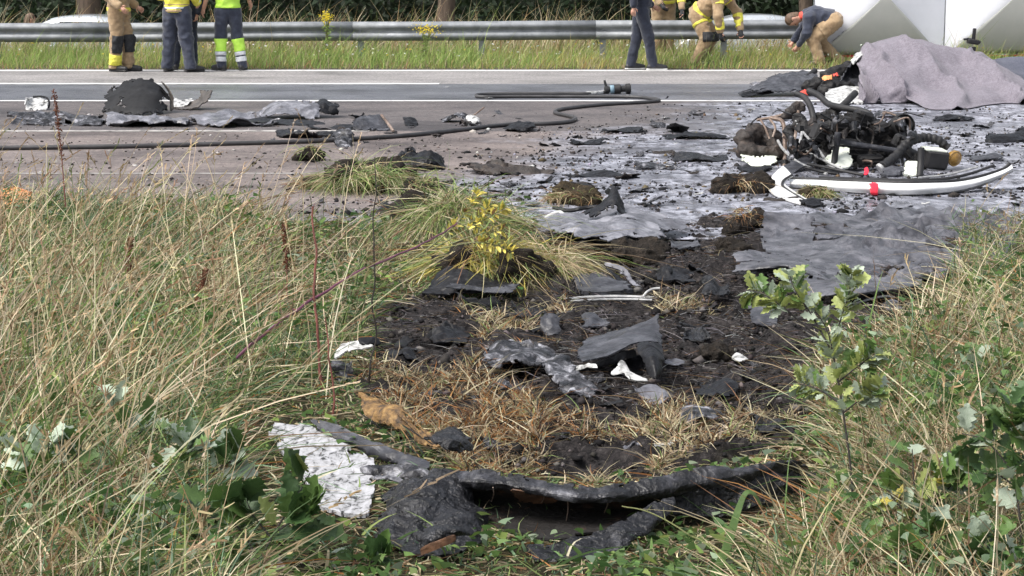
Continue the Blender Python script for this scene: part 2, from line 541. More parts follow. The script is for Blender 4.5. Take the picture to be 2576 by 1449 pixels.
# ------------------------------------------------------------------ road
def asphalt(name, a, b_, c, wet=None, rough=(0.6, 0.85)):
    """aggregate, patchy wear; wet: (centre x, centre y, rx, ry) pools of water and foam residue, pale sky sheen painted in"""
    m, nt, b = _new_mat(name)
    L = nt.links
    base = _ramp(nt, _noise(nt, 1.3, 9, 0.72, stretch=(0.5, 0.8, 1)), [(0.28, tuple(0.45 * q for q in a)), (0.4, a), (0.52, b_), (0.7, c)])
    grit = _ramp(nt, _noise(nt, 22, 9, 0.85, stretch=(1, 0.45, 1)), [(0.34, (0.3, 0.3, 0.3)), (0.5, (0.95, 0.94, 0.95)), (0.66, (1.75, 1.7, 1.68))])
    mu = nt.nodes.new('ShaderNodeMix'); mu.data_type = 'RGBA'; mu.blend_type = 'MULTIPLY'; mu.inputs[0].default_value = 0.85
    L.new(base, mu.inputs[6]); L.new(grit, mu.inputs[7])
    col = mu.outputs[2]
    rg = nt.nodes.new('ShaderNodeMapRange'); rg.inputs[3].default_value = rough[0]; rg.inputs[4].default_value = rough[1]
    L.new(_noise(nt, 6, 4), rg.inputs[0]); rgo = rg.outputs[0]
    if wet:
        tc = nt.nodes.new('ShaderNodeTexCoord'); sp = nt.nodes.new('ShaderNodeSeparateXYZ'); L.new(tc.outputs['Object'], sp.inputs[0])
        def math_(op, i0, i1=None):
            q = nt.nodes.new('ShaderNodeMath'); q.operation = op
            for k, s_ in enumerate((i0, i1)):
                if s_ is None: continue
                if isinstance(s_, (int, float)): q.inputs[k].default_value = s_
                else: L.new(s_, q.inputs[k])
            return q.outputs[0]
        # spill runs from the wreck towards the verge: limit in x slides with y
        lim = math_('ADD', math_('MULTIPLY', sp.outputs['Y'], wet[1]), wet[0])
        d = math_('SUBTRACT', sp.outputs['X'], lim)
        d = math_('ADD', d, math_('MULTIPLY', math_('SUBTRACT', _noise(nt, 0.9, 5, 0.6), 0.5), 3.6))
        mr = nt.nodes.new('ShaderNodeMapRange'); mr.inputs[1].default_value = -0.3; mr.inputs[2].default_value = 0.9; L.new(d, mr.inputs[0])
        wetf = mr.outputs[0]
        film = _ramp(nt, _noise(nt, 8.0, 9, 0.76, stretch=(1.0, 0.55, 1), dist=0.6),
                     [(0.34, (0.02, 0.02, 0.024)), (0.42, (0.06, 0.06, 0.072)), (0.48, (0.16, 0.162, 0.19)), (0.55, (0.34, 0.348, 0.4)), (0.68, (0.52, 0.53, 0.6))])  # foam residue, with the sky's pale sheen put into its colour
        smooth_wet = _ramp(nt, _noise(nt, 2.2, 6, 0.65), [(0.35, (0.03, 0.03, 0.036)), (0.5, (0.075, 0.077, 0.092)), (0.68, (0.16, 0.165, 0.19))])
        pool = nt.nodes.new('ShaderNodeMapRange'); pool.inputs[1].default_value = 0.34; pool.inputs[2].default_value = 0.5; L.new(_noise(nt, 0.75, 6, 0.62), pool.inputs[0])
        mp_ = nt.nodes.new('ShaderNodeMix'); mp_.data_type = 'RGBA'; L.new(pool.outputs[0], mp_.inputs[0]); L.new(smooth_wet, mp_.inputs[6]); L.new(film, mp_.inputs[7]); film = mp_.outputs[2]
        m2 = nt.nodes.new('ShaderNodeMix'); m2.data_type = 'RGBA'
        L.new(wetf, m2.inputs[0]); L.new(col, m2.inputs[6]); L.new(film, m2.inputs[7]); col = m2.outputs[2]
        m3 = nt.nodes.new('ShaderNodeMix'); m3.data_type = 'FLOAT'
        L.new(wetf, m3.inputs[0]); L.new(rgo, m3.inputs[2])
        r2 = nt.nodes.new('ShaderNodeMapRange'); r2.inputs[1].default_value = 0.35; r2.inputs[2].default_value = 0.65; r2.inputs[3].default_value = 0.12; r2.inputs[4].default_value = 0.5
        L.new(_noise(nt, 3.2, 6, 0.7), r2.inputs[0]); L.new(r2.outputs[0], m3.inputs[3]); rgo = m3.outputs[0]
    L.new(col, b.inputs['Base Color']); L.new(rgo, b.inputs['Roughness'])
    _bump(nt, b, _noise(nt, 38, 6, 0.75), 0.7, 0.012)
    return m

YL = [row_depth(178), row_depth(211), row_depth(254), row_depth(330), row_depth(437)]
WET = (-4.6, 0.295)
M['asphalt_far'] = asphalt('asphalt_far_lane', (0.17, 0.165, 0.16), (0.235, 0.225, 0.22), (0.30, 0.29, 0.28))
M['asphalt_pass'] = asphalt('asphalt_damp_lane', (0.08, 0.083, 0.095), (0.125, 0.13, 0.148), (0.18, 0.185, 0.21), (-2.6, 0.25), (0.25, 0.45))
M['asphalt_mid'] = asphalt('asphalt_middle_lane', (0.055, 0.048, 0.048), (0.10, 0.088, 0.085), (0.15, 0.13, 0.125), (-4.3, 0.295), (0.4, 0.7))
M['asphalt_near'] = asphalt('asphalt_near_lane', (0.085, 0.07, 0.066), (0.155, 0.13, 0.12), (0.215, 0.18, 0.165), WET, (0.55, 0.85))
bounds = [10.9, YL[4], YL[3], YL[2], YL[1], 29.4]
lane_mats = ['asphalt_near', 'asphalt_near', 'asphalt_mid', 'asphalt_pass', 'asphalt_far']
road = bpy.data.objects.new('road', None); COL.objects.link(road); tag(road, kind='structure')
for k in range(5):
    n_ = 40
    X = np.linspace(-60, 60, n_ + 1)
    V = [(x, bounds[k] , 0) for x in X] + [(x, bounds[k + 1], 0) for x in X]
    F = [(i, i + 1, n_ + 2 + i, n_ + 1 + i) for i in range(n_)]
    tag(link('road_lane', mesh('road_lane', V, F, False), road, M[lane_mats[k]], smooth=False), kind='structure')
M['line_paint'] = mat('road_paint', [(0.34, (0.3, 0.29, 0.28)), (0.45, (0.62, 0.61, 0.6)), (0.7, (0.74, 0.74, 0.72))], 6, (0.5, 0.7), bump=0.4, bscale=80)
M['line_dirty'] = mat('sooty_road_paint', [(0.36, (0.1, 0.09, 0.085)), (0.5, (0.36, 0.34, 0.32)), (0.7, (0.5, 0.48, 0.46))], 7, (0.5, 0.7), bump=0.4, bscale=80)
def stripe(x0, x1, yc, w, m):
    V = [(x0, yc - w / 2, 0.004), (x1, yc - w / 2, 0.004), (x1, yc + w / 2, 0.004), (x0, yc + w / 2, 0.004)]
    tag(link('lane_line', mesh('lane_line', V, [(0, 1, 2, 3)], False), road, m, smooth=False), kind='structure')
stripe(-60, 60, YL[0], 0.28, M['line_paint'])
xe = at(1105, 211)[0]
stripe(xe - 14, xe, YL[1], 0.26, M['line_paint'])
stripe(xe + 9, xe + 13, YL[1], 0.26, M['line_paint'])
stripe(-60, 60, YL[2], 0.17, M['line_paint'])
stripe(-60, at(930, 330)[0], YL[3], 0.16, M['line_dirty'])
stripe(-60, at(780, 437)[0], YL[4], 0.05, M['line_dirty'])
# the other carriageway, lower, behind the rail
V = [(-60, 39.2, -0.985), (60, 39.2, -0.985), (60, 49.8, -0.985), (-60, 49.8, -0.985)]
tag(link('road_opposite', mesh('road_opposite', V, [(0, 1, 2, 3)], False), None, M['asphalt_far'], smooth=False), kind='structure')

# ------------------------------------------------------------------ wood behind
M['wood_leaf'] = attr_mat('wood_leaves', 0.6, 0.3, 0.15)
M['bark'] = mat('bark', [(0.3, (0.035, 0.025, 0.018)), (0.7, (0.14, 0.1, 0.07))], 10, (0.8, 0.95), bump=0.9, bscale=30, bdist=0.03, stretch=(1, 1, 0.2))
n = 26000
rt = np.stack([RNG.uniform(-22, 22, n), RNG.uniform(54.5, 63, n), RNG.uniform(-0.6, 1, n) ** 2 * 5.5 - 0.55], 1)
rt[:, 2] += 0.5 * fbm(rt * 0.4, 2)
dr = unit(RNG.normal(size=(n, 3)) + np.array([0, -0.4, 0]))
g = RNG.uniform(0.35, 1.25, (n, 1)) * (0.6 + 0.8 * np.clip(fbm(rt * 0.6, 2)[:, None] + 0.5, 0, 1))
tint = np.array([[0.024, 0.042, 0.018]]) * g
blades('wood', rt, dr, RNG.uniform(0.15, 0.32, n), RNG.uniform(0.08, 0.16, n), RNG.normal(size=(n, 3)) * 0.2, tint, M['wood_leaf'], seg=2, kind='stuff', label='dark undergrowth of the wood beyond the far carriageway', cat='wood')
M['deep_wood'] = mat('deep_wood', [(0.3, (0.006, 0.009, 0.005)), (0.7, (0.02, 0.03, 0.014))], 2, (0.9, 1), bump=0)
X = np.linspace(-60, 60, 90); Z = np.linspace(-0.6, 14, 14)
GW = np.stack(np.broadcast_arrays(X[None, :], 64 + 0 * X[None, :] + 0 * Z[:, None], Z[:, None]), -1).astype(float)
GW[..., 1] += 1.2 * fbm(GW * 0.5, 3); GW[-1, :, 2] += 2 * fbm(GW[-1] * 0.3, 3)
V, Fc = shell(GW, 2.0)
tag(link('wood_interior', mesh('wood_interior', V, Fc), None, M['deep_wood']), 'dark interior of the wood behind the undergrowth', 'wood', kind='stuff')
def tree(u, Y, r, label, h=11, lean=0.0):
    p = at(u, 45, Y=Y); x = p[0]
    t = empty('tree', (x, Y, -0.5), label, 'tree', 'trees at the edge of the wood')
    rs = np.random.default_rng(int(u))
    mb = MB()
    pts = smooth_path([(0, 0, -0.1), (lean * 0.3, 0, 2.5), (lean * 0.6, 0.2, 5.5), (lean, 0.1, h)], 5)
    rad = np.interp(pts[:, 2], [-0.1, 0.3, 3, h], [r * 1.35, r * 1.05, r * 0.9, r * 0.15])
    mb.tube(pts, rad, 10)
    for k in range(9):
        z0 = rs.uniform(3.2, h * 0.8); a = rs.uniform(0, 6.28); L = rs.uniform(1.2, 2.6)
        q = np.array([lean * z0 / h, 0, z0]); e = q + np.array([math.cos(a) * L, math.sin(a) * L, L * 0.5])
        mb.tube(smooth_path([q, (q + e) / 2 + [0, 0, 0.15], e], 3), np.linspace(r * 0.35, 0.02, 7), 6)
    mb.build('trunk', M['bark'], t)
    n = 3800
    c = rs.normal(size=(n, 3)); c = c / np.linalg.norm(c, axis=1)[:, None] * rs.uniform(0.35, 1, (n, 1)) ** 0.6
    c = c * np.array([2.9, 2.6, 3.6]) + np.array([lean, 0, h * 0.72])
    c += 0.9 * np.stack([fbm(c * 0.6 + k * 9, 2) for k in range(3)], 1)
    tint = np.array([[0.035, 0.065, 0.022]]) * rs.uniform(0.5, 1.4, (n, 1))
    blades('crown', c, unit(rs.normal(size=(n, 3))), rs.uniform(0.2, 0.4, n), rs.uniform(0.12, 0.22, n), rs.normal(size=(n, 3)) * 0.2, tint, M['wood_leaf'], seg=2, kind=None, parent=t)
tree(225, 53.0, 0.33, 'tree with thick brown trunk behind the firefighter on the left')
tree(1118, 54.0, 0.26, 'slimmer tree trunk near the middle of the dark wood', lean=0.5)
tree(2030, 54.6, 0.2, 'slender tree at the wood edge left of the white screen', lean=-0.4)

# ------------------------------------------------------------------ grasses
M['grass'] = attr_mat('grass_blades', 0.6, 0.22, 0.3)
STRAW = np.array([0.44, 0.365, 0.225]); PALE = np.array([0.62, 0.54, 0.37]); GREEN = np.array([0.095, 0.155, 0.055]); LIME = np.array([0.22, 0.29, 0.10])
BROWN = np.array([0.20, 0.115, 0.06]); RUST = np.array([0.36, 0.17, 0.06]); BLUEG = np.array([0.12, 0.19, 0.115]); CHAR = np.array([0.03, 0.026, 0.025])

def pick(n, table, jit=0.22):
    w = np.array([t[1] for t in table], float); w /= w.sum()
    k = RNG.choice(len(table), n, p=w)
    c = np.array([t[0] for t in table])[k]
    return np.clip(c * RNG.uniform(1 - jit, 1 + jit, (n, 1)) * RNG.uniform(0.93, 1.07, (n, 3)), 0, 1)

def sample(n, y0=3.9, y1=13.0, sx=0.36, clump=0.5, spread=0.05):
    """ground points, thicker towards the viewer's side of the verge, part of them in clumps"""
    y = np.exp(RNG.uniform(math.log(y0), math.log(y1), n)); x = RNG.uniform(-sx, sx, n) * y
    m = max(1, n // 22)
    cy = np.exp(RNG.uniform(math.log(y0), math.log(y1), m)); cx = RNG.uniform(-sx, sx, m) * cy
    k = RNG.integers(0, m, n); q = RNG.random(n) < clump
    x = np.where(q, cx[k] + RNG.normal(size=n) * spread, x); y = np.where(q, cy[k] + RNG.normal(size=n) * spread, y)
    return x, y

# how tall the growth stands: trampled round the wreckage, tall to the left and right
LOWZ = [(640, 1000), (900, 930), (1000, 600), (2300, 600), (2340, 820), (2140, 900), (2060, 1000), (2120, 1180), (2110, 1300), (2000, 1420), (1900, 1620), (1860, 2300), (700, 2300), (600, 1620), (560, 1330), (590, 1180)]
FLATZ = [(560, 1060), (700, 1030), (960, 1130), (1120, 1180), (1500, 1220), (2000, 1150), (2100, 1200), (2040, 1330), (1900, 1480), (1800, 2300), (800, 2300), (740, 1620), (640, 1380)]
MIDZ = [(700, 520), (1300, 520), (1300, 850), (950, 900), (820, 960), (640, 900), (700, 700)]
def growth(x, y):
    u, v = proj(x, y, 0 * x)
    h = np.ones_like(x)
    h = np.where(inpoly(u, v, MIDZ), 0.55, h)
    h = np.where(inpoly(u, v, LOWZ), 0.26, h)
    h = np.where(inpoly(u, v, FLATZ), 0.13, h)
    h = np.where((u > 2080) & (v > 1250) & (u < 2250), h * 0.8, h)
    h = np.where((u > 2250) & (v < 700), h * 0.7, h)
    burn = inpoly(u, v, BURN)
    dry = np.zeros_like(burn)
    for d in DRYZ: dry |= inpoly(u, v, d)
    return u, v, h, burn, dry

def lean_dir(n, lx, ly, spread, up):
    d = np.stack([RNG.normal(lx, spread, n), RNG.normal(ly, spread, n), np.full(n, up)], 1)
    return unit(d)

# 1 green and straw blades of the standing sward
n = 71000
x, y = sample(n)
u, v, h, burn, dry = growth(x, y)
keep = ~burn & (y < road_edge(x) + 0.08 * RNG.random(n))
x, y, u, v, h = x[keep], y[keep], u[keep], v[keep], h[keep]
n = len(x)
gm = 0.54 + 0.8 * fbm(xyz(x * 1.2, y * 0.8, 5), 3)                      # green to straw patches
gm = gm + 0.25 * sstep(9, 12, y) + np.where(u < 500, 0.05, 0) + np.where((u > 2150) & (v > 1150), 0.1, 0)
isg = RNG.random(n) < np.clip(gm, 0.3, 0.88)
tint = np.where(isg[:, None], pick(n, [(GREEN, 4), (LIME, 3), (BLUEG, 3), (GREEN * 0.5, 3)], 0.3), pick(n, [(STRAW, 4), (PALE, 3), (BROWN, 2.5), (STRAW * 0.5, 2.5)], 0.3))
ln = RNG.gamma(5, 0.038, n) * h * np.where(isg, 0.95, 1.1)
lx = np.where(u < 1000, 0.12, -0.02)
d = unit(np.stack([lx + RNG.normal(0, 0.55, n), RNG.normal(0, 0.45, n), np.full(n, 1.0)], 1))
bend = np.stack([lx * 0.5 + RNG.normal(0, 0.28, n), RNG.normal(0, 0.28, n), -RNG.uniform(0.0, 0.45, n)], 1)
blades('grass', np.stack([x, y, hgt(x, y, False) - 0.01], 1), d, ln, RNG.uniform(0.003, 0.007, n) + np.where(isg, 0.001, 0), bend, tint, M['grass'], seg=4, label='long green and straw grass growing over the verge', cat='grass')

# 2 matted dead straw lying in the sward
n = 30000
x, y = sample(n, clump=0.45, spread=0.07)
u, v, h, burn, dry = growth(x, y)
keep = ~burn & (y < road_edge(x) + 0.15 * RNG.random(n))
x, y, u, h = x[keep], y[keep], u[keep], h[keep]
n = len(x)
a = np.where(u < 1100, 0.6, 2.3) + RNG.normal(0, 1.1, n)
d = unit(np.stack([np.cos(a), np.sin(a) * 0.9, RNG.uniform(-0.05, 0.75, n) * np.clip(h, 0.3, 1)], 1))
tint = pick(n, [(STRAW, 4), (PALE, 3), (BROWN, 3), (RUST, 1), (STRAW * 0.5, 3), (LIME * 0.8, 3), (GREEN, 3)])
z = hgt(x, y, False) + RNG.uniform(0, 0.09, n) * h
blades('straw', np.stack([x, y, z], 1), d, RNG.gamma(4, 0.055, n) * np.clip(h, 0.35, 1), RNG.uniform(0.003, 0.0065, n), np.stack([RNG.normal(0, 0.2, n), RNG.normal(0, 0.2, n), -RNG.uniform(0, 0.45, n)], 1), tint, M['grass'], seg=3, label='flattened dead straw matted between the grass', cat='straw')

# broad soft green blades and crossing dead leaves
n = 16000
x, y = sample(n, 4.0, 12.8, 0.35, 0.7, 0.05)
u, v, h, burn, dry = growth(x, y)
keep = ~burn & (y < road_edge(x)) & (h > 0.1)
x, y, u, v, h = x[keep], y[keep], u[keep], v[keep], h[keep]; n = len(x)
tint = pick(n, [(GREEN, 4), (LIME, 3), (BLUEG * 1.2, 3), (PALE, 1.5), (STRAW * 0.8, 1.5)], 0.3)
d = unit(np.stack([RNG.normal(0.1, 0.8, n), RNG.normal(0, 0.6, n), np.full(n, 0.8)], 1))
blades('broad_grass', np.stack([x, y, hgt(x, y, False) - 0.01], 1), d, RNG.gamma(5, 0.045, n) * np.clip(h, 0.3, 1), RNG.uniform(0.006, 0.011, n), np.stack([RNG.normal(0, 0.5, n), RNG.normal(0, 0.4, n), -RNG.uniform(0.2, 0.9, n)], 1), tint, M['grass'], seg=5, label='broad soft green grass blades arching through the verge', cat='grass')

# small broad leaves of herbs low in the sward
n = 15000
x, y = sample(n, 4.0, 12.2, 0.34, 0.85, 0.06)
u, v, h, burn, dry = growth(x, y)
keep = ~burn & (y < road_edge(x)) & (fbm(xyz(x * 1.6, y * 1.3, 21), 3) > -0.12) & (h > 0.1)
x, y, u, v, h = x[keep], y[keep], u[keep], v[keep], h[keep]; n = len(x)
tint = pick(n, [(np.array([0.06, 0.12, 0.035]), 4), (np.array([0.1, 0.17, 0.05]), 4), (np.array([0.2, 0.26, 0.17]), 2), (np.array([0.16, 0.22, 0.06]), 2)], 0.3)
a = RNG.uniform(0, 6.28, n)
d = unit(np.stack([np.cos(a), np.sin(a), RNG.uniform(-0.1, 0.9, n)], 1))
z = hgt(x, y, False) + RNG.uniform(0.01, 0.2, n) * np.clip(h, 0.25, 1)
blades('herb_leaves', np.stack([x, y, z], 1), d, RNG.uniform(0.02, 0.055, n), RNG.uniform(0.012, 0.028, n), np.stack([RNG.normal(0, 0.2, n), RNG.normal(0, 0.2, n), -RNG.uniform(0, 0.6, n)], 1), tint, M['grass'], seg=3, label='small broad leaves of herbs low in the grass', cat='weeds')

# 3 scorched stubble inside the burnt patch
n = 120000
x, y = sample(n, 5.2, 10.5, 0.2, 0.8, 0.024)
u, v, h, burn, dry = growth(x, y)
keep = dry & (fbm(xyz(x * 5, y * 3.5, 1), 3) > -0.06 + 0.25 * sstep(1500, 1900, u))
x, y, u, v = x[keep], y[keep], u[keep], v[keep]
n = len(x)
hot = np.exp(-((u - 1250) / 260) ** 2 - ((v - 1060) / 120) ** 2)
t1 = pick(n, [(STRAW, 4), (PALE, 3), (STRAW * 0.6, 2), (BROWN, 2), (LIME, 1)]); t2 = pick(n, [(RUST, 4), (BROWN, 2), (STRAW * 0.8, 4), (CHAR, 1)])
tint = np.where((RNG.random(n) < hot * 0.75 + 0.1)[:, None], t2, t1)
tint = np.where((RNG.random(n) < 0.2)[:, None], pick(n, [(CHAR, 2), (BROWN * 0.6, 1)]), tint)
d = lean_dir(n, 0.0, -0.1, 0.6, 0.75)
blades('stubble', np.stack([x, y, hgt(x, y)], 1), d, RNG.gamma(5, 0.017, n), RNG.uniform(0.003, 0.006, n), np.stack([RNG.normal(0, 0.35, n), RNG.normal(0, 0.35, n), -RNG.uniform(0.1, 0.7, n)], 1), tint, M['grass'], seg=3, label='scorched orange and tan grass stubble in the burnt patch', cat='stubble')

# 4 charred wisps and roots over the bare soil
n = 42000
x, y = sample(n, 5.2, 12.2, 0.3, 0.6, 0.05)
u, v, h, burn, dry = growth(x, y)
keep = burn & ~dry & (y < road_edge(x))
x, y = x[keep], y[keep]; n = len(x)
a = RNG.uniform(0, 6.28, n)
d = unit(np.stack([np.cos(a), np.sin(a), RNG.uniform(0, 0.5, n)], 1))
tint = pick(n, [(CHAR, 5), (BROWN * 0.4, 2), (BROWN * 0.8, 1), (STRAW * 0.5, 1.5), (np.array([0.13, 0.12, 0.125]), 5), (np.array([0.26, 0.24, 0.24]), 2)])
blades('charred_wisps', np.stack([x, y, hgt(x, y) + 0.004], 1), d, RNG.gamma(3, 0.028, n), RNG.uniform(0.002, 0.004, n), np.stack([RNG.normal(0, 0.4, n), RNG.normal(0, 0.4, n), -RNG.uniform(0, 0.5, n)], 1), tint, M['grass'], seg=3, label='charred wisps of grass and root on the bare black soil', cat='ash')

# 5 tall flowering stems with seed heads
def stems(name, n, x, y, hh, lx, label, head=True, tints=None, wid=(0.002, 0.0042)):
    d = unit(np.stack([lx + RNG.normal(0, 0.2, n), RNG.normal(0, 0.2, n), np.ones(n)], 1))
    bend = np.stack([lx * 0.5 + RNG.normal(0, 0.12, n), RNG.normal(0, 0.12, n), -RNG.uniform(0.02, 0.15, n)], 1)
    root = np.stack([x, y, hgt(x, y, False)], 1)
    tint = tints if tints is not None else pick(n, [(PALE, 4), (STRAW, 4), (STRAW * 0.75, 2), (LIME, 1)])
    R, D, Ln, W, B, T = [root], [d], [hh], [RNG.uniform(wid[0], wid[1], n)], [bend], [tint]
    if head:
        for j in range(6):
            t = 0.87 + 0.13 * j / 6
            c = root + d * (hh * t)[:, None] + bend * (hh * t * t)[:, None]
            dd = unit(d + 2 * bend * t + RNG.normal(0, 0.35, (n, 3)))
            R.append(c); D.append(dd); Ln.append(RNG.uniform(0.014, 0.035, n)); W.append(RNG.uniform(0.004, 0.006, n)); B.append(RNG.normal(0, 0.1, (n, 3)))
            T.append(np.clip(tint * RNG.uniform(0.5, 0.95, (n, 1)) * np.array([1.0, 0.88, 0.78]), 0, 1))
    C = [np.concatenate(q) for q in (R, D, Ln, W, B, T)]
    return blades(name, C[0], C[1], C[2], C[3], C[4], C[5], M['grass'], seg=4, tipw=0.5, label=label, cat='grass')
n = 650
x, y = sample(n, 4.0, 12.6, 0.34, 0.5, 0.1)
u, v, h, burn, dry = growth(x, y)
keep = (h > 0.6) & ~burn & (y < road_edge(x)) & ((u < 900) | (u > 2180))
x, y, u, v, h = x[keep], y[keep], u[keep], v[keep], h[keep]
n = len(x)
stems('grass_stems', n, x, y, RNG.uniform(0.28, 0.66, n) * h * np.where(u > 2000, 0.8, 1.0) * np.where((y > 8) & (u < 800), 1.3, 1.0), np.where(u < 1000, 0.24, 0.2) + RNG.normal(0, 0.22, n), 'tall pale grass stems with dry seed heads rising from the verge')

# long pale flowering stems that stand clear of the sward on the left
n = 430
y = np.concatenate([RNG.uniform(6.5, 12.3, 180), RNG.uniform(4.6, 9.5, 250)])
uu = np.concatenate([RNG.uniform(-250, 860, 180), RNG.uniform(-250, 330, 250)])
x = (uu - CU) / FOC * y * 1.01
keep = y < road_edge(x); x, y = x[keep], y[keep]; n = len(x)
stems('tall_stems', n, x, y, RNG.uniform(0.35, 0.8, n), RNG.normal(0.2, 0.24, n), 'long pale bare grass stems standing clear of the sward at left', tints=pick(n, [(PALE * 1.1, 4), (STRAW, 3), (np.array([0.42, 0.3, 0.2]), 1.5), (LIME, 1)]), wid=(0.0028, 0.005))

# 6 far verge under the guard rail
n = 38000
y = 29.38 + 3.6 * RNG.random(n) ** 1.2; x = RNG.uniform(-10.5, 10.5, n)
yel = fbm(xyz(x * 0.7, y * 0.8, 9), 3)
tint = pick(n, [(np.array([0.24, 0.34, 0.09]), 4), (np.array([0.34, 0.42, 0.13]), 4), (np.array([0.17, 0.25, 0.07]), 2), (STRAW * 0.9, 1.2)])
edge = np.exp(-(y - 29.38) / 0.2) * RNG.random(n)
tint = np.where((edge > 0.35)[:, None], pick(n, [(np.array([0.34, 0.2, 0.1]), 2), (STRAW * 0.7, 2), (np.array([0.25, 0.26, 0.1]), 2)]), tint)
tint = np.where((RNG.random(n) < np.clip(yel * 0.8, 0, 0.5))[:, None], pick(n, [(np.array([0.42, 0.38, 0.13]), 2), (STRAW, 1)]), tint)
hh = RNG.gamma(6, 0.05, n) * np.where(y < 29.6, 0.55, 1) * (1 + 0.35 * fbm(xyz(x * 1.1, y, 2), 2))
d = lean_dir(n, 0.1, 0, 0.25, 1.0)
blades('far_grass', np.stack([x, y, np.full(n, 0.0)], 1), d, hh, RNG.uniform(0.006, 0.013, n), np.stack([RNG.normal(0.1, 0.25, n), RNG.normal(0, 0.2, n), -RNG.uniform(0, 0.4, n)], 1), tint, M['grass'], seg=2, label='bright green roadside grass below the guard rail', cat='grass')
n = 4200
y = RNG.uniform(31.4, 35.4, n); cl = RNG.uniform(-10.5, 10.5, 220); x = cl[RNG.integers(0, 220, n)] + RNG.normal(0, 0.16, n)
zz = np.interp(y, [31, 33, 35], [0.03, 0, -0.35])
hh = RNG.uniform(0.55, 1.25, n) * np.where(x > 2.5, 0.85, 1)
d = lean_dir(n, 0.05, 0, 0.22, 1.0)
tint = pick(n, [(STRAW, 4), (PALE * 0.9, 3), (np.array([0.36, 0.25, 0.13]), 3), (np.array([0.25, 0.28, 0.1]), 2)])
blades('dry_tall_grass', np.stack([x, y, zz], 1), d, hh, RNG.uniform(0.008, 0.02, n), np.stack([RNG.normal(0.1, 0.3, n), RNG.normal(0, 0.2, n), -RNG.uniform(0, 0.5, n)], 1), tint, M['grass'], seg=4, label='tall dry straw grass behind the guard rail', cat='grass')
n = 260
x = RNG.uniform(-10, 10, n); y = RNG.uniform(29.7, 31.5, n)
rt = np.stack([x, y, RNG.uniform(0.15, 0.38, n)], 1)
rt = np.repeat(rt, 5, 0); n5 = len(rt)
tf = np.repeat(pick(n, [(np.array([0.75, 0.75, 0.68]), 3), (np.array([0.7, 0.55, 0.08]), 1.4)]), 5, 0)
blades('verge_flowers', rt, unit(RNG.normal(size=(n5, 3)) * np.array([1, 1, 0.4])), np.full(n5, 0.02), np.full(n5, 0.016), np.zeros((n5, 3)), tf, M['grass'], seg=1, tipw=0.8, label='tiny white and yellow flowers dotted through the far verge', cat='flowers')

# loose crumbs of burnt soil
def crumbs(name, x, y, z, r, tint, label, cat):
    n = len(x)
    ico = unit(np.array([(0, 0, 1), (0.9, 0, 0.3), (-0.3, 0.85, 0.3), (-0.3, -0.85, 0.3), (0.4, 0.6, -0.6), (0.3, -0.7, -0.5), (-0.8, 0, -0.5)]))
    fc = np.array([(0, 1, 2), (0, 2, 3), (0, 3, 1), (1, 4, 2), (1, 5, 4), (1, 3, 5), (2, 6, 3), (2, 4, 6), (3, 6, 5), (4, 5, 6)])
    sc = np.stack([RNG.uniform(0.7, 1.3, n), RNG.uniform(0.7, 1.3, n), RNG.uniform(0.4, 0.9, n)], 1) * r[:, None]
    V = ico[None] * RNG.uniform(0.65, 1.25, (n, 7, 1)) * sc[:, None, :]
    a = RNG.uniform(0, 6.28, n); ca, sa = np.cos(a)[:, None], np.sin(a)[:, None]
    V = np.stack([V[..., 0] * ca - V[..., 1] * sa, V[..., 0] * sa + V[..., 1] * ca, V[..., 2]], -1) + np.stack([x, y, z], 1)[:, None]
    F = (fc[None] + (np.arange(n) * 7)[:, None, None]).reshape(-1, 3)
    me = mesh(name, V.reshape(-1, 3), F, False)
    at_ = me.attributes.new('tint', 'FLOAT_COLOR', 'POINT')
    at_.data.foreach_set('color', np.repeat(np.concatenate([tint, np.ones((n, 1))], 1), 7, 0).ravel().astype(np.float32))
    tag(link(name, me, None, M['crumb'], smooth=False), label, cat, None, 'stuff')
M['crumb'] = attr_mat('crumbs', 0.85, 0.12, 0)
n = 16000
x, y = sample(n, 5.2, 12.4, 0.3, 0.7, 0.06)
u, v, h, burn, dry = growth(x, y)
keep = (burn_mask(x, y) > 0.3) & (y < road_edge(x) + 0.25 * RNG.random(n))
x, y = x[keep], y[keep]; n = len(x)
crumbs('soil_crumbs', x, y, np.maximum(hgt(x, y), 0) + 0.002, RNG.gamma(1.6, 0.004, n) + 0.002, pick(n, [(np.array([0.012, 0.011, 0.011]), 5), (np.array([0.035, 0.03, 0.028]), 4), (np.array([0.1, 0.09, 0.085]), 2)]), 'loose crumbs of burnt black soil', 'soil')

# ------------------------------------------------------------------ smooth bodies from distance fields
def sd_caps(P, a, b, ra, rb):
    a = np.asarray(a, float); b = np.asarray(b, float); ab = b - a
    t = np.clip(((P - a) @ ab) / (ab @ ab + 1e-9), 0, 1)
    return np.linalg.norm(P - a - t[:, None] * ab, axis=1) - (ra + (rb - ra) * t)

def sd_all(P, caps, k):
    d = None
    for c in caps:
        e = sd_caps(P, *c)
        if d is None: d = e
        else:
            h = np.clip(0.5 + 0.5 * (e - d) / k, 0, 1)
            d = d * h + e * (1 - h) - k * h * (1 - h)
    return d

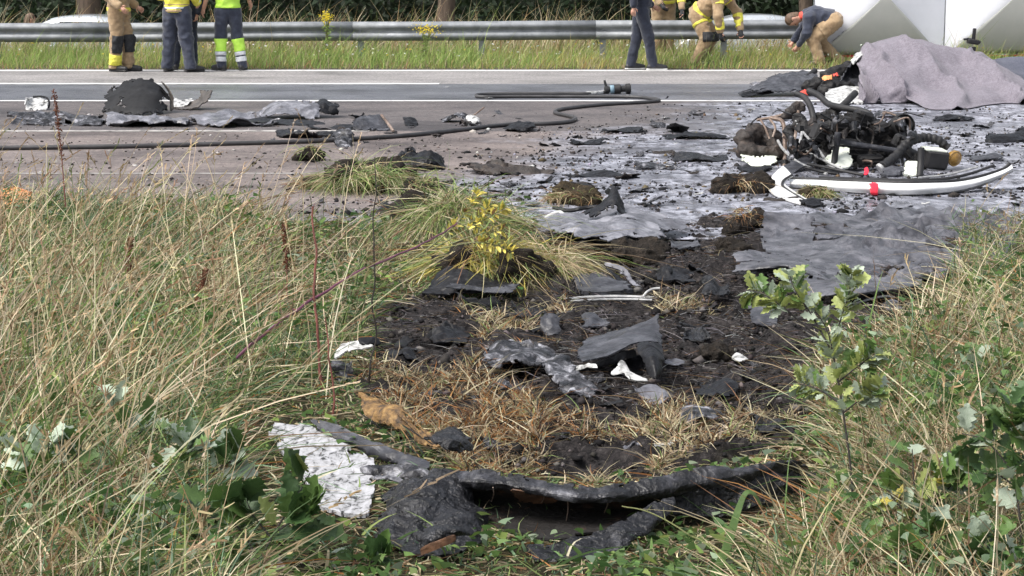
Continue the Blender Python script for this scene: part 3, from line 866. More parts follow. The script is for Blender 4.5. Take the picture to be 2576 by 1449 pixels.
def surface(fn, lo, hi, res):
    lo = np.asarray(lo, float); nn = np.ceil((np.asarray(hi) - lo) / res).astype(int) + 1
    ax = [lo[k] + res * np.arange(nn[k]) for k in range(3)]
    P = np.stack(np.meshgrid(*ax, indexing='ij'), -1).reshape(-1, 3)
    D = fn(P).reshape(nn)
    S = D < 0
    cn = nn - 1
    acc = np.zeros((*cn, 3)); cnt = np.zeros(cn)
    offs = [(0, 0, 0), (1, 0, 0), (0, 1, 0), (0, 0, 1), (1, 1, 0), (1, 0, 1), (0, 1, 1), (1, 1, 1)]
    cut = lambda A, o: A[o[0]:o[0] + cn[0], o[1]:o[1] + cn[1], o[2]:o[2] + cn[2]]
    for a in offs:
        for k in range(3):
            if a[k]: continue
            b = list(a); b[k] = 1
            da, db = cut(D, a), cut(D, b)
            x = (da < 0) != (db < 0)
            t = np.where(x, da / (da - db + 1e-12), 0)
            for q in range(3):
                acc[..., q] += np.where(x, a[q] + (t if q == k else 0), 0)
            cnt += x
    act = cnt > 0
    idx = np.full(cn, -1); idx[act] = np.arange(act.sum())
    I = np.argwhere(act)
    V = lo + res * (I + acc[act] / cnt[act][:, None])
    Fs = []
    for k in range(3):
        o1, o2 = (k + 1) % 3, (k + 2) % 3
        sl0 = [slice(None)] * 3; sl1 = [slice(None)] * 3; sl0[k] = slice(0, -1); sl1[k] = slice(1, None)
        E = np.argwhere(S[tuple(sl0)] != S[tuple(sl1)])
        E = E[(E[:, o1] > 0) & (E[:, o2] > 0) & (E[:, o1] < cn[o1]) & (E[:, o2] < cn[o2])]
        if not len(E): continue
        q = []
        for (p1, p2) in ((-1, -1), (0, -1), (0, 0), (-1, 0)):
            c = E.copy(); c[:, o1] += p1; c[:, o2] += p2
            q.append(idx[c[:, 0], c[:, 1], c[:, 2]])
        q = np.stack(q, 1)
        flip = ~S[E[:, 0], E[:, 1], E[:, 2]]
        q[flip] = q[flip][:, ::-1]
        Fs.append(q)
    return V, np.concatenate(Fs)

def body_mesh(name, caps, m, parent, k=0.03, res=0.015, wrinkle=0.0, clip=None, grow=0.0, extra=None, wscale=14.0, arms=None):
    caps_all = caps + (arms or [])
    pts = np.array([p for c in caps_all for p in (c[0], c[1])], float); rm = max(max(c[2], c[3]) for c in caps_all) + 0.05
    lo, hi = pts.min(0) - rm, pts.max(0) + rm
    def fn(P):
        d = sd_all(P, caps, k) - grow
        if wrinkle: d = d - wrinkle * (ridged(P * np.array([1, 1, 1.5]) * wscale * 0.5, 2) * 0.7 + 0.5 * vnoise(P * wscale))
        if clip is not None: d = np.maximum(d, clip(P))
        if arms:
            e = sd_all(P, arms, k) - wrinkle * 0.7 * ridged(P * wscale * 0.5, 2)
            h = np.clip(0.5 + 0.5 * (e - d) / k, 0, 1); d = d * h + e * (1 - h) - k * h * (1 - h)
        return d
    V, Fc = surface(fn, lo, hi, res)
    if extra is not None:
        mb = extra
        me = mesh(name, np.concatenate([V] + mb.V), [tuple(int(i) for i in f) for f in Fc] + [tuple(i + len(V) for i in f) for f in mb.F])
    else: me = mesh(name, V, Fc)
    return link(name, me, parent, m, smooth=False)

M['skin'] = mat('skin', [(0.35, (0.42, 0.22, 0.15)), (0.65, (0.55, 0.31, 0.22))], 9, (0.45, 0.6), bump=0.1)
M['hair'] = mat('hair', [(0.3, (0.05, 0.03, 0.02)), (0.7, (0.16, 0.1, 0.06))], 40, (0.6, 0.8), bump=0.5, bscale=120)
M['navy'] = mat('navy_cloth', [(0.3, (0.014, 0.018, 0.034)), (0.7, (0.035, 0.043, 0.07))], 12, (0.8, 0.95), bump=0.4, bscale=180, sheen=0.3)
M['ink'] = mat('dark_denim', [(0.3, (0.008, 0.011, 0.022)), (0.7, (0.022, 0.028, 0.048))], 12, (0.8, 0.95), bump=0.4, bscale=180, sheen=0.2)
M['tan'] = mat('tan_fire_cloth', [(0.3, (0.2, 0.13, 0.07)), (0.55, (0.33, 0.23, 0.13)), (0.8, (0.42, 0.31, 0.2))], 8, (0.8, 0.95), bump=0.4, bscale=150, sheen=0.2)
M['yellow'] = mat('high_visibility_yellow', [(0.3, (0.62, 0.58, 0.05)), (0.7, (0.8, 0.74, 0.12))], 14, (0.6, 0.8), bump=0.3, bscale=120)
M['lime'] = mat('high_visibility_lime', [(0.3, (0.42, 0.74, 0.06)), (0.7, (0.55, 0.86, 0.12))], 14, (0.6, 0.8), bump=0.3, bscale=120)
M['reflex'] = mat('silver_reflective_tape', [(0.3, (0.5, 0.52, 0.55)), (0.7, (0.68, 0.7, 0.73))], 20, (0.3, 0.5), bump=0.2)
M['shoe'] = mat('black_leather', [(0.3, (0.008, 0.008, 0.009)), (0.7, (0.03, 0.03, 0.032))], 20, (0.4, 0.65), bump=0.2)
M['sole'] = mat('white_rubber', [(0.3, (0.55, 0.55, 0.53)), (0.7, (0.72, 0.72, 0.7))], 20, (0.5, 0.7), bump=0.1)
M['padblack'] = mat('black_knee_fabric', [(0.3, (0.01, 0.011, 0.013)), (0.7, (0.03, 0.032, 0.036))], 20, (0.7, 0.9), bump=0.4, bscale=200)
M['redcloth'] = mat('red_cloth', [(0.3, (0.55, 0.06, 0.04)), (0.7, (0.7, 0.1, 0.07))], 14, (0.7, 0.9), bump=0.2)
M['orange'] = mat('orange_cloth', [(0.3, (0.65, 0.2, 0.06)), (0.7, (0.85, 0.36, 0.15))], 14, (0.7, 0.9), bump=0.2)

def lerp(a, b, t): return np.asarray(a, float) * (1 - t) + np.asarray(b, float) * t

def pose(**kw):
    """upright joints in the figure's own frame: facing +y, right side +x"""
    J = dict(pelvis=(0, 0, 0.96), chest=(0, 0.01, 1.32), neck=(0, 0, 1.5), head=(0, 0.03, 1.66),
             sr=(0.19, 0, 1.43), sl=(-0.19, 0, 1.43), er=(0.25, -0.03, 1.14), el=(-0.25, -0.03, 1.14), wr=(0.26, 0.05, 0.9), wl=(-0.26, 0.05, 0.9),
             hr=(0.09, 0, 0.92), hl=(-0.09, 0, 0.92), kr=(0.1, 0.03, 0.5), kl=(-0.1, 0.03, 0.5), ar=(0.11, 0, 0.09), al=(-0.11, 0, 0.09),
             tr=(0.13, 0.17, 0.035), tl=(-0.13, 0.17, 0.035))
    J.update(kw); return {k: np.array(v, float) for k, v in J.items()}

def hand(mb, w, d, n, s=1.0):
    """five bent fingers beyond a palm; d points along the hand, n is the palm's normal"""
    d = unit(d); n = unit(np.array(n, float) - d * np.dot(n, d)); sd = np.cross(d, n)
    c = w + d * 0.085 * s
    for k, (o, L) in enumerate(((-0.03, 0.062), (-0.01, 0.075), (0.011, 0.078), (0.031, 0.07))):
        p = c + sd * o * s
        mb.tube([p - d * 0.02, p + d * L * 0.45 * s, p + d * L * 0.8 * s + n * 0.018 * s, p + d * L * 0.95 * s + n * 0.04 * s], [0.0095, 0.009, 0.008, 0.006], 6)
    p = w + d * 0.035 * s + sd * 0.035 * s
    mb.tube([p - sd * 0.01, p + sd * 0.022 * s + d * 0.025 * s, p + sd * 0.028 * s + d * 0.055 * s + n * 0.012], [0.012, 0.0105, 0.007], 6)

def person(label, group, loc, rz, J, trousers, top, shoe='shoe', hem=0.9, bands=(), gloves=None, sole='shoe', baggy=1.0, cuff=None, hair='hair', top_bands=(), res=0.015, wr=0.0105, collar=None, bare_arms=False):
    r = empty('person', loc, label, 'person', group, rz)
    g = J
    hands = MB()
    palms = []
    for w, e, sgn in ((g['wr'], g['er'], 1), (g['wl'], g['el'], -1)):
        d = unit(w - e)
        hand(hands, w, d, np.array([-sgn, 0.35, -0.1]))
        palms += [(w - d * 0.01, w + d * 0.09, 0.026, 0.03)]
    up = unit(g['head'] - g['neck'])
    fwd = unit(np.cross(up, np.array([-1.0, 0, 0]))) * -1
    fwd = unit(np.cross(np.array([1.0, 0, 0]), up)) * -1
    if np.dot(fwd, unit(g['tr'] - g['ar'])) < -0.9: fwd = -fwd
    hd = g['head']
    skin = [(hd - up * 0.01, hd + up * 0.06, 0.085, 0.088), (hd - up * 0.07 + fwd * 0.02, hd + up * 0.02 + fwd * 0.01, 0.058, 0.078), (hd + fwd * 0.1 - up * 0.02, hd + fwd * 0.088 + up * 0.02, 0.017, 0.01),
            (hd + np.array([0.083, 0, 0]) - fwd * 0.01 - up * 0.01, hd + np.array([0.088, 0, 0]) - fwd * 0.02 + up * 0.025, 0.016, 0.018),
            (hd - np.array([0.083, 0, 0]) - fwd * 0.01 - up * 0.01, hd - np.array([0.088, 0, 0]) - fwd * 0.02 + up * 0.025, 0.016, 0.018),
            (g['neck'] - up * 0.05, hd - up * 0.04, 0.058, 0.052), (g['pelvis'], g['chest'], 0.1, 0.12), (g['sl'], g['sr'], 0.06, 0.06), (g['chest'], g['neck'], 0.11, 0.06), (g['hl'], g['hr'], 0.08, 0.08)]
    for s in 'rl':
        skin += [(g['s' + s], g['e' + s], 0.05, 0.042), (g['e' + s], g['w' + s], 0.041, 0.027), (g['h' + s], g['k' + s], 0.075, 0.052), (g['k' + s], g['a' + s], 0.05, 0.036), (g['a' + s], g['t' + s], 0.032, 0.022)]
    body_mesh('body', skin + palms, M['skin'] if not gloves else M['skin'], r, 0.025, 0.0135, extra=hands)
    if gloves:
        for s in 'rl':
            d = unit(g['w' + s] - g['e' + s]); w = g['w' + s]
            gl = MB(); hand(gl, w, d, np.array([-1 if s == 'r' else 1, 0.35, -0.1]), 1.12)
            body_mesh('glove', [(w - d * 0.07, w, 0.047, 0.036), (w, w + d * 0.1, 0.036, 0.038)], M[gloves], r, 0.02, 0.012, extra=gl)
    if hair:
        body_mesh('hair', [(hd + up * 0.02 - fwd * 0.012, hd + up * 0.065 - fwd * 0.008, 0.092, 0.09), (hd - up * 0.05 - fwd * 0.04, hd + up * 0.04 - fwd * 0.03, 0.06, 0.085)], M[hair], r, 0.03, 0.013, wrinkle=0.004, wscale=60,
                  clip=lambda P: (((P - hd) @ fwd) * 0.9 - ((P - hd) @ up) * 0.55 - 0.02))
    for s in (1, -1):
        e = MB(); c = hd + fwd * 0.083 + np.array([0.032 * s, 0, 0]) + up * 0.008
        e.lathe([(0.001, -0.011), (0.008, -0.008), (0.011, 0), (0.008, 0.008), (0.001, 0.011)], c, up, 8); e.build('eye', M['shoe'], r)
    # trousers
    b = baggy
    T = [(g['hl'], g['hr'], 0.105, 0.105), (g['pelvis'] + unit(g['chest'] - g['pelvis']) * 0.06, g['pelvis'], 0.125, 0.13)]
    for s in 'rl':
        a2 = lerp(g['a' + s], g['k' + s], -0.02)
        T += [(g['h' + s], g['k' + s], 0.103 * b, 0.076 * b), (g['k' + s], a2, 0.074 * b, 0.066 * b)]
    axl = unit(g['chest'] - g['pelvis'])
    tb = g['pelvis'] + axl * 0.08
    body_mesh('trousers', T, M[trousers], r, 0.035, res, wrinkle=wr, clip=lambda P: 0.04 - P[:, 2])
    for (nm, side, t0, t1, front, mm, gr) in bands:
        for s in side:
            # t along the leg from hip 0 over knee 1 to ankle 2
            def jp(t): return lerp(g['h' + s], g['k' + s], t) if t <= 1 else lerp(g['k' + s], g['a' + s], t - 1)
            p0, p1 = jp(t0), jp(t1); ax = unit(p1 - p0); L = np.linalg.norm(p1 - p0); oth = 'l' if s == 'r' else 'r'
            mid = (g['h' + s] + g['h' + oth]) / 2; nsd = 1 if s == 'r' else -1
            def cl(P, p0=p0, ax=ax, L=L, front=front):
                q = (P - p0) @ ax
                d = np.maximum(-q, q - L)
                if front is not None: d = np.maximum(d, -((P - p0 - q[:, None] * ax) @ np.array(front, float)) + 0.01)
                return d
            caps = [(g['h' + s], g['k' + s], 0.103 * b, 0.076 * b), (g['k' + s], lerp(g['a' + s], g['k' + s], -0.02), 0.074 * b, 0.066 * b)]
            body_mesh(nm, caps, M[mm], r, 0.035, 0.011, wrinkle=wr, clip=cl, grow=gr)
    # jacket or shirt
    if top:
        A = [(g['pelvis'] - axl * 0.1, g['chest'], 0.155, 0.155), (g['hl'], g['hr'], 0.118, 0.118), (g['sl'], g['sr'], 0.09, 0.09), (g['chest'], g['neck'] - up * 0.02, 0.15, 0.08),
             (lerp(g['chest'], g['sl'], 0.4), lerp(g['pelvis'], g['hl'], 0.6), 0.13, 0.12), (lerp(g['chest'], g['sr'], 0.4), lerp(g['pelvis'], g['hr'], 0.6), 0.13, 0.12)]
        for s in 'rl':
            A += [(g['s' + s], g['e' + s], 0.083, 0.066)]
            if not bare_arms: A += [(g['e' + s], lerp(g['w' + s], g['e' + s], 0.08), 0.066, 0.054)]
        hp = g['pelvis'] + axl * (hem - 0.96)
        neckp = g['neck'] + up * 0.01
        body_mesh('jacket', A[:2] + A[3:6], M[top], r, 0.04, res, wrinkle=wr, arms=[A[2]] + A[6:], clip=lambda P: np.maximum(-((P - hp) @ axl), (P - neckp) @ up))
        for (nm, kind, t0, t1, mm) in top_bands:
            if kind == 'torso':
                q0 = g['pelvis'] + axl * (t0 - 0.96); L = t1 - t0
                body_mesh(nm, A[:2] + A[4:6], M[mm], r, 0.04, 0.011, wrinkle=wr, grow=0.006, clip=lambda P: np.maximum(-((P - q0) @ axl), ((P - q0) @ axl) - L))
            else:
                for s in 'rl':
                    p0, p1 = lerp(g['s' + s], g['e' + s], t0) if t0 <= 1 else lerp(g['e' + s], g['w' + s], t0 - 1), lerp(g['s' + s], g['e' + s], t1) if t1 <= 1 else lerp(g['e' + s], g['w' + s], t1 - 1)
                    ax = unit(p1 - p0); L = np.linalg.norm(p1 - p0)
                    body_mesh(nm, [(g['s' + s], g['e' + s], 0.083, 0.066), (g['e' + s], lerp(g['w' + s], g['e' + s], 0.08), 0.066, 0.054)], M[mm], r, 0.04, 0.011, wrinkle=wr, grow=0.006, clip=lambda P: np.maximum(-((P - p0) @ ax), ((P - p0) @ ax) - L))
        if collar:
            body_mesh('collar', [(g['neck'] - up * 0.03, g['neck'] + up * 0.03, 0.085, 0.078)], M[collar], r, 0.02, 0.013, clip=lambda P: 0.06 - np.linalg.norm(P - g['neck'] - up * 0.03 - fwd * 0.03, axis=1))
    for s in 'rl':
        a, t = g['a' + s], g['t' + s]
        f = unit((t - a) * np.array([1, 1, 0.0])) ; zz = min(a[2], t[2]) - 0.035
        heel = np.array([a[0], a[1], 0]) - f * 0.055; toe = np.array([t[0], t[1], 0]) + f * 0.01
        lift = max(0.0, a[2] - 0.1)
        h3 = lambda p, z: np.array([p[0], p[1], z])
        so = body_mesh('shoe', [(h3(heel, 0.045 + lift), h3(toe, 0.045 + zz * 0), 0.042, 0.036), (h3(lerp(heel, toe, 0.1), 0.06 + lift), h3(lerp(heel, toe, 0.3), 0.11 + lift), 0.046, 0.048), (h3(lerp(heel, toe, 0.3), 0.07 + lift), h3(lerp(heel, toe, 0.75), 0.05), 0.045, 0.04)], M[shoe], r, 0.03, 0.011,
                       clip=lambda P: 0.02 - P[:, 2] + (0 if lift == 0 else lift * np.clip(1 - ((P - heel) @ f) / 0.2, 0, 1)))
        body_mesh('sole', [(h3(heel, 0.03 + lift), h3(toe, 0.03), 0.048, 0.041)], M[sole], so, 0.02, 0.011,
                  clip=lambda P: np.maximum(P[:, 2] - 0.028 - lift * np.clip(1 - ((P - heel) @ f) / 0.2, 0, 1), 0.001 - P[:, 2] + lift * np.clip(1 - ((P - heel) @ f) / 0.2, 0, 1)))
    return r

def stand_at(u, vb):
    p = at(u, vb); return (p[0], p[1], 0.004)

GP = 'rescue workers along the guard rail'
# firefighter in tan, facing right
person('firefighter in tan trousers with black knee panels and yellow cuff, leftmost on the line', GP, stand_at(303, 180), -math.pi / 2 - 0.25,
       pose(ar=(0.07, -0.06, 0.09), tr=(0.09, 0.12, 0.035), kr=(0.09, 0.0, 0.5), al=(-0.1, 0.08, 0.09), tl=(-0.13, 0.26, 0.035), kl=(-0.09, 0.1, 0.51), wr=(0.28, 0.16, 1.0), wl=(-0.28, 0.16, 1.0)),
       'tan', 'tan', hem=0.86, baggy=1.22, wr=0.0165, bands=[('knee_pad', 'rl', 0.86, 1.52, (0.25, 0.97, 0), 'padblack', 0.012), ('cuff_band', 'r', 1.58, 1.98, None, 'yellow', 0.012), ('cuff_band', 'l', 1.7, 1.95, None, 'tan', 0.012)],
       top_bands=[('reflective_band', 'torso', 0.92, 0.98, 'yellow')])
# fire officer with yellow jacket, back to us
person('fire officer seen from behind in yellow striped jacket and navy trousers', GP, stand_at(450, 181), -0.25,
       pose(al=(-0.19, 0.0, 0.09), tl=(-0.2, 0.17, 0.035), kl=(-0.15, 0.03, 0.5), ar=(0.2, -0.02, 0.09), tr=(0.34, 0.1, 0.035), kr=(0.13, 0.02, 0.5), wr=(0.24, 0.22, 1.05), wl=(-0.2, 0.26, 1.1), el=(-0.28, 0.0, 1.16), er=(0.29, 0.02, 1.15)),
       'navy', 'yellow', hem=0.9, baggy=1.28, wr=0.0180, top_bands=[('reflective_band', 'torso', 0.955, 0.985, 'reflex'), ('reflective_band', 'torso', 1.01, 1.03, 'tan'), ('hem_band', 'torso', 0.905, 0.945, 'tan'), ('sleeve_band', 'arm', 1.5, 1.62, 'reflex')])
person('person in dark navy half hidden behind the fire officer in yellow jacket', GP, stand_at(468, 176), 0.2,
       pose(al=(-0.17, 0.0, 0.09), tl=(-0.2, 0.17, 0.035), kl=(-0.13, 0.03, 0.5), wr=(0.2, -0.06, 0.88), er=(0.27, -0.05, 1.14)), 'ink', 'ink', hem=0.9, baggy=1.1)
# road worker
person('road worker in lime vest and navy trousers with lime and silver leg bands', GP, stand_at(577, 178), 0.15,
       pose(al=(-0.12, 0.0, 0.09), tl=(-0.24, 0.13, 0.035), kl=(-0.12, 0.02, 0.5), ar=(0.2, 0.0, 0.09), tr=(0.25, 0.16, 0.035), kr=(0.14, 0.02, 0.5), wl=(-0.36, 0.0, 0.98), el=(-0.3, -0.03, 1.18), wr=(0.34, 0.1, 1.05), er=(0.3, -0.03, 1.18)),
       'navy', 'lime', hem=0.96, baggy=1.1, wr=0.0120, bare_arms=True, bands=[('lime_band', 'rl', 1.02, 1.5, None, 'lime', 0.007), ('reflective_band', 'rl', 1.5, 1.65, None, 'reflex', 0.008), ('reflective_band', 'rl', 1.69, 1.88, None, 'reflex', 0.008)],
       top_bands=[('reflective_band', 'torso', 1.12, 1.17, 'reflex')])
# walking man
person('person in dark trousers and black trainers with white soles, stepping right', GP, stand_at(1612, 176.5), -math.pi / 2 + 0.1,
       pose(hr=(0.09, -0.02, 0.93), kr=(0.1, 0.1, 0.51), ar=(0.1, 0.17, 0.09), tr=(0.11, 0.36, 0.035), kl=(-0.1, -0.06, 0.5), al=(-0.1, -0.14, 0.09), tl=(-0.12, 0.05, 0.035), wr=(0.27, -0.17, 1.0), er=(0.26, -0.16, 1.2), wl=(-0.24, 0.2, 1.0)),
       'ink', 'ink', hem=0.98, baggy=1.08, sole='sole', wr=0.0120)
# crouching firefighter
person('firefighter in tan and yellow kit bending down beside the guard rail', GP, (at(1758, 60, Y=30.05)[0], 30.05, 0.02), -math.pi / 2 - 0.45,
       pose(pelvis=(0, 0.0, 0.84), chest=(0, 0.3, 1.1), neck=(0, 0.46, 1.17), head=(0.02, 0.6, 1.16), sr=(0.19, 0.38, 1.1), sl=(-0.19, 0.38, 1.12), er=(0.26, 0.42, 0.82), el=(-0.24, 0.56, 0.86), wr=(0.2, 0.44, 0.56), wl=(-0.12, 0.66, 0.58),
            hr=(0.1, 0, 0.8), hl=(-0.1, 0, 0.8), kr=(0.16, 0.2, 0.46), kl=(-0.14, 0.18, 0.46), ar=(0.14, 0.02, 0.09), al=(-0.14, 0.0, 0.09), tr=(0.16, 0.2, 0.035), tl=(-0.16, 0.17, 0.035)),
       'tan', 'tan', hem=0.88, baggy=1.25, gloves='padblack', wr=0.0165, bands=[('knee_pad', 'rl', 0.75, 1.2, (0, 0.95, 0.3), 'padblack', 0.012), ('reflective_band', 'rl', 0.3, 0.42, None, 'yellow', 0.01)],
       top_bands=[('sleeve_band', 'arm', 0.15, 0.4, 'yellow'), ('sleeve_band', 'arm', 1.15, 1.85, 'yellow'), ('reflective_band', 'torso', 0.98, 1.06, 'yellow')], collar='redcloth')
# helper behind the rail
person('firefighter with yellow sleeve leaning on the rail behind the walking person', GP, (at(1668, 60, Y=31.6)[0], 31.6, 0.04), math.pi + 0.3,
       pose(chest=(0, 0.14, 1.3), neck=(0, 0.22, 1.46), head=(0, 0.28, 1.62), sr=(0.19, 0.18, 1.4), sl=(-0.19, 0.18, 1.4), el=(-0.2, 0.3, 1.1), wl=(-0.16, 0.44, 0.86), er=(0.26, 0.2, 1.12), wr=(0.2, 0.4, 0.95)),
       'tan', 'tan', hem=0.86, baggy=1.2, gloves='padblack', top_bands=[('sleeve_band', 'arm', 1.1, 1.6, 'yellow'), ('reflective_band', 'torso', 1.0, 1.06, 'yellow')])
# man bending right
person('person in navy shirt and tan trousers bent low in front of the white screen', GP, (at(2098, 60, Y=29.95)[0], 29.95, 0.02), math.pi / 2 - 0.12,
       pose(pelvis=(0, 0.0, 0.74), chest=(0, 0.33, 0.80), neck=(0, 0.48, 0.80), head=(0, 0.63, 0.75), sr=(0.18, 0.4, 0.77), sl=(-0.18, 0.4, 0.77), er=(0.24, 0.5, 0.56), el=(-0.22, 0.44, 0.52), wr=(0.16, 0.62, 0.4), wl=(-0.12, 0.56, 0.34),
            hr=(0.1, 0, 0.72), hl=(-0.1, 0, 0.72), kr=(0.14, 0.26, 0.42), kl=(-0.12, 0.34, 0.45), ar=(0.12, -0.1, 0.1), al=(-0.14, 0.22, 0.09), tr=(0.13, 0.08, 0.035), tl=(-0.14, 0.4, 0.035)),
       'tan', 'navy', hem=0.98, baggy=1.3, wr=0.0165, bands=[('cargo_pocket', 'l', 0.3, 0.62, (-0.9, 0.2, 0), 'tan', 0.02)], collar='redcloth')
# far figure
person('crouching person in dark clothes with orange collar behind the far rail', GP, (at(42, 60, Y=37.4)[0], 37.4, -0.62), -0.9,
       pose(pelvis=(0, 0.0, 0.5), chest=(0, 0.16, 0.82), neck=(0, 0.22, 1.0), head=(0, 0.28, 1.15), sr=(0.19, 0.2, 0.92), sl=(-0.19, 0.2, 0.92), er=(0.26, 0.34, 0.66), el=(-0.26, 0.34, 0.66), wr=(0.18, 0.5, 0.5), wl=(-0.18, 0.5, 0.5),
            hr=(0.1, 0, 0.46), hl=(-0.1, 0, 0.46), kr=(0.14, 0.36, 0.52), kl=(-0.14, 0.36, 0.52), ar=(0.12, 0.1, 0.09), al=(-0.12, 0.1, 0.09), tr=(0.14, 0.28, 0.035), tl=(-0.14, 0.28, 0.035)),
       'ink', 'ink', hem=0.94, collar='orange', res=0.02)

# ------------------------------------------------------------------ guard rail
M['zinc'] = mat('galvanised_steel', [(0.3, (0.15, 0.16, 0.17)), (0.55, (0.23, 0.243, 0.256)), (0.8, (0.31, 0.325, 0.338))], 5, (0.5, 0.7), metal=0.25, bump=0.15, bscale=40)
def rail_z(x): return 0.055 * (x + 8) / 12.0
WPROF = [(0.03, 0.0), (0.01, 0.012), (-0.045, 0.045), (-0.052, 0.075), (-0.045, 0.105), (0.0, 0.135), (0.012, 0.155), (0.0, 0.175), (-0.045, 0.205), (-0.052, 0.235), (-0.045, 0.265), (0.01, 0.298), (0.03, 0.31)]
def guard_rail(y0, z0, x0, x1, label, step=4.0, tilt=True):
    t = empty('guard_rail', (x0, y0, 0), label, 'guard rail')
    nseg = int((x1 - x0) / step)
    prf = np.array(WPROF)
    for k in range(nseg):
        a, b = k * step - 0.12, (k + 1) * step + 0.0
        V = []
        for i, xx in enumerate(np.linspace(a, b, 5)):
            zz = rail_z(x0 + xx) if tilt else 0
            for (d, h) in prf: V.append((xx, d - (0.004 if i == 0 else 0), z0 + h + zz + 0.004 * math.sin(xx * 1.3)))
        G = np.array(V).reshape(5, len(prf), 3)
        Vs, Fc = shell(G, 0.004)
        link('beam', mesh('beam', Vs, Fc), t, M['zinc'], smooth=False)
        for q in (0.0, 2.0):
            px_ = k * step + q; zz = rail_z(x0 + px_) if tilt else 0
            mb = MB(); mb.box((px_, 0.075, z0 / 2 + 0.12 + zz / 2), (0.1, 0.055, z0 + 0.3 + zz), bev=0.006); mb.build('post', M['zinc'], t, smooth=False)
            bo = MB()
            bo.lathe([(0.02, 0), (0.018, 0.012), (0.008, 0.016)], (px_, 0.006, z0 + 0.155 + zz), (0, -1, 0), 8); bo.build('bolt', M['zinc'], t)
    return t
guard_rail(30.75, 0.37, -14.5, 13.5, 'long galvanised guard rail behind the rescue workers')
guard_rail(38.3, -0.42, -20.5, 19.5, 'second guard rail along the lower carriageway behind the dry grass', tilt=False)

# ------------------------------------------------------------------ cars on the lower carriageway
M['carpaint'] = mat('silver_car_paint', [(0.3, (0.42, 0.45, 0.48)), (0.7, (0.5, 0.53, 0.56))], 3, (0.25, 0.35), metal=0.4, bump=0, coat=0.6)
M['glass'] = mat('tinted_glass', [(0.3, (0.02, 0.025, 0.03)), (0.7, (0.03, 0.035, 0.04))], 3, (0.05, 0.1), bump=0)
M['tyre'] = mat('tyre_rubber', [(0.3, (0.012, 0.012, 0.013)), (0.7, (0.03, 0.03, 0.03))], 20, (0.7, 0.9), bump=0.3)
M['lampglass'] = mat('car_lamp', [(0.3, (0.5, 0.1, 0.08)), (0.7, (0.6, 0.14, 0.1))], 3, (0.1, 0.2), bump=0)
def car(x, y, z, label, L=4.4, s=1):
    t = empty('parked_car', (x, y, z), label, 'car', 'cars on the lower carriageway', 0 if s > 0 else math.pi)
    st = [(-L / 2, 0.45, 0.62, 0.7, 0), (-L / 2 + 0.25, 0.3, 0.88, 0.84, 0), (-L * 0.3, 0.26, 0.98, 0.88, 0.0), (-L * 0.16, 0.26, 1.02, 0.89, 0.3), (-0.1, 0.26, 1.04, 0.89, 0.43), (L * 0.2, 0.26, 1.02, 0.89, 0.42), (L * 0.4, 0.28, 0.98, 0.87, 0.12), (L / 2, 0.45, 0.8, 0.78, 0)]
    G = []
    for (px_, zb, zt, w, rf) in st:
        top = zt + rf; wi = w * (0.78 if rf > 0 else 0.93)
        G.append([(px_, -w * 0.9, zb), (px_, -w, zb + 0.2), (px_, -w, zt - 0.1), (px_, -w * 0.96, zt), (px_, -wi * 0.95, top - 0.06 * (rf > 0)), (px_, -wi * 0.6, top), (px_, wi * 0.6, top), (px_, wi * 0.95, top - 0.06 * (rf > 0)), (px_, w * 0.96, zt), (px_, w, zt - 0.1), (px_, w, zb + 0.2), (px_, w * 0.9, zb)])
    G = smooth_grid(np.array(G), 3, 4)
    V, Fc = shell(G, 0.03); link('body', mesh('body', V, Fc), t, M['carpaint'], smooth=False)
    for sd in (-1, 1):
        mb = MB(); V = [(-L * 0.15, sd * 0.86, 1.04), (L * 0.33, sd * 0.86, 1.04), (L * 0.24, sd * 0.74, 1.34), (-L * 0.04, sd * 0.74, 1.36)]
        V2 = [(p[0], p[1] + sd * 0.02, p[2]) for p in V]
        mb.add(np.array(V + V2), [(0, 1, 2, 3), (7, 6, 5, 4), (0, 4, 5, 1), (1, 5, 6, 2), (2, 6, 7, 3), (3, 7, 4, 0)]); mb.build('side_window', M['glass'], t, smooth=False)
    for (xa, xb) in ((-L * 0.27, -L * 0.1), (L * 0.4, L * 0.26)):
        mb = MB(); V = [(xa, -0.7, 1.03), (xa, 0.7, 1.03), (xb, 0.62, 1.4), (xb, -0.62, 1.4)]; o = 0.03 * (1 if xa > 0 else -1)
        V2 = [(p[0] + o, p[1], p[2] + 0.03) for p in V]
        mb.add(np.array(V + V2), [(0, 1, 2, 3), (7, 6, 5, 4), (0, 4, 5, 1), (1, 5, 6, 2), (2, 6, 7, 3), (3, 7, 4, 0)]); mb.build('windscreen', M['glass'], t, smooth=False)
    for xx in (-L * 0.31, L * 0.3):
        for sd in (-1, 1):
            w = MB(); w.lathe([(0.2, -0.09), (0.31, -0.1), (0.32, 0), (0.31, 0.1), (0.2, 0.09)], (xx, sd * 0.8, 0.32), (0, 1, 0), 18); wo = w.build('wheel', M['tyre'], t)
            w = MB(); w.lathe([(0.03, 0), (0.19, 0.004), (0.2, 0.02), (0.05, 0.03)], (xx, sd * 0.88, 0.32), (0, sd, 0), 12); w.build('rim', M['zinc'], wo)
    for sd in (-1, 1):
        mb = MB(); mb.box((L / 2 - 0.02, sd * 0.6, 0.75), (0.06, 0.28, 0.14), bev=0.02); mb.build('tail_lamp', M['lampglass'], t)
        mb = MB(); mb.box((-L / 2 + 0.06, sd * 0.6, 0.66), (0.08, 0.26, 0.12), bev=0.02); mb.build('headlight', M['sole'], t)
    return t
car(at(190, 50, Y=43)[0], 43, -0.985, 'silver car behind the guard rail at far left, roof just showing')
car(at(1930, 50, Y=43.5)[0], 43.5, -0.985, 'silver car behind the crouching firefighters, roof just showing', s=-1)

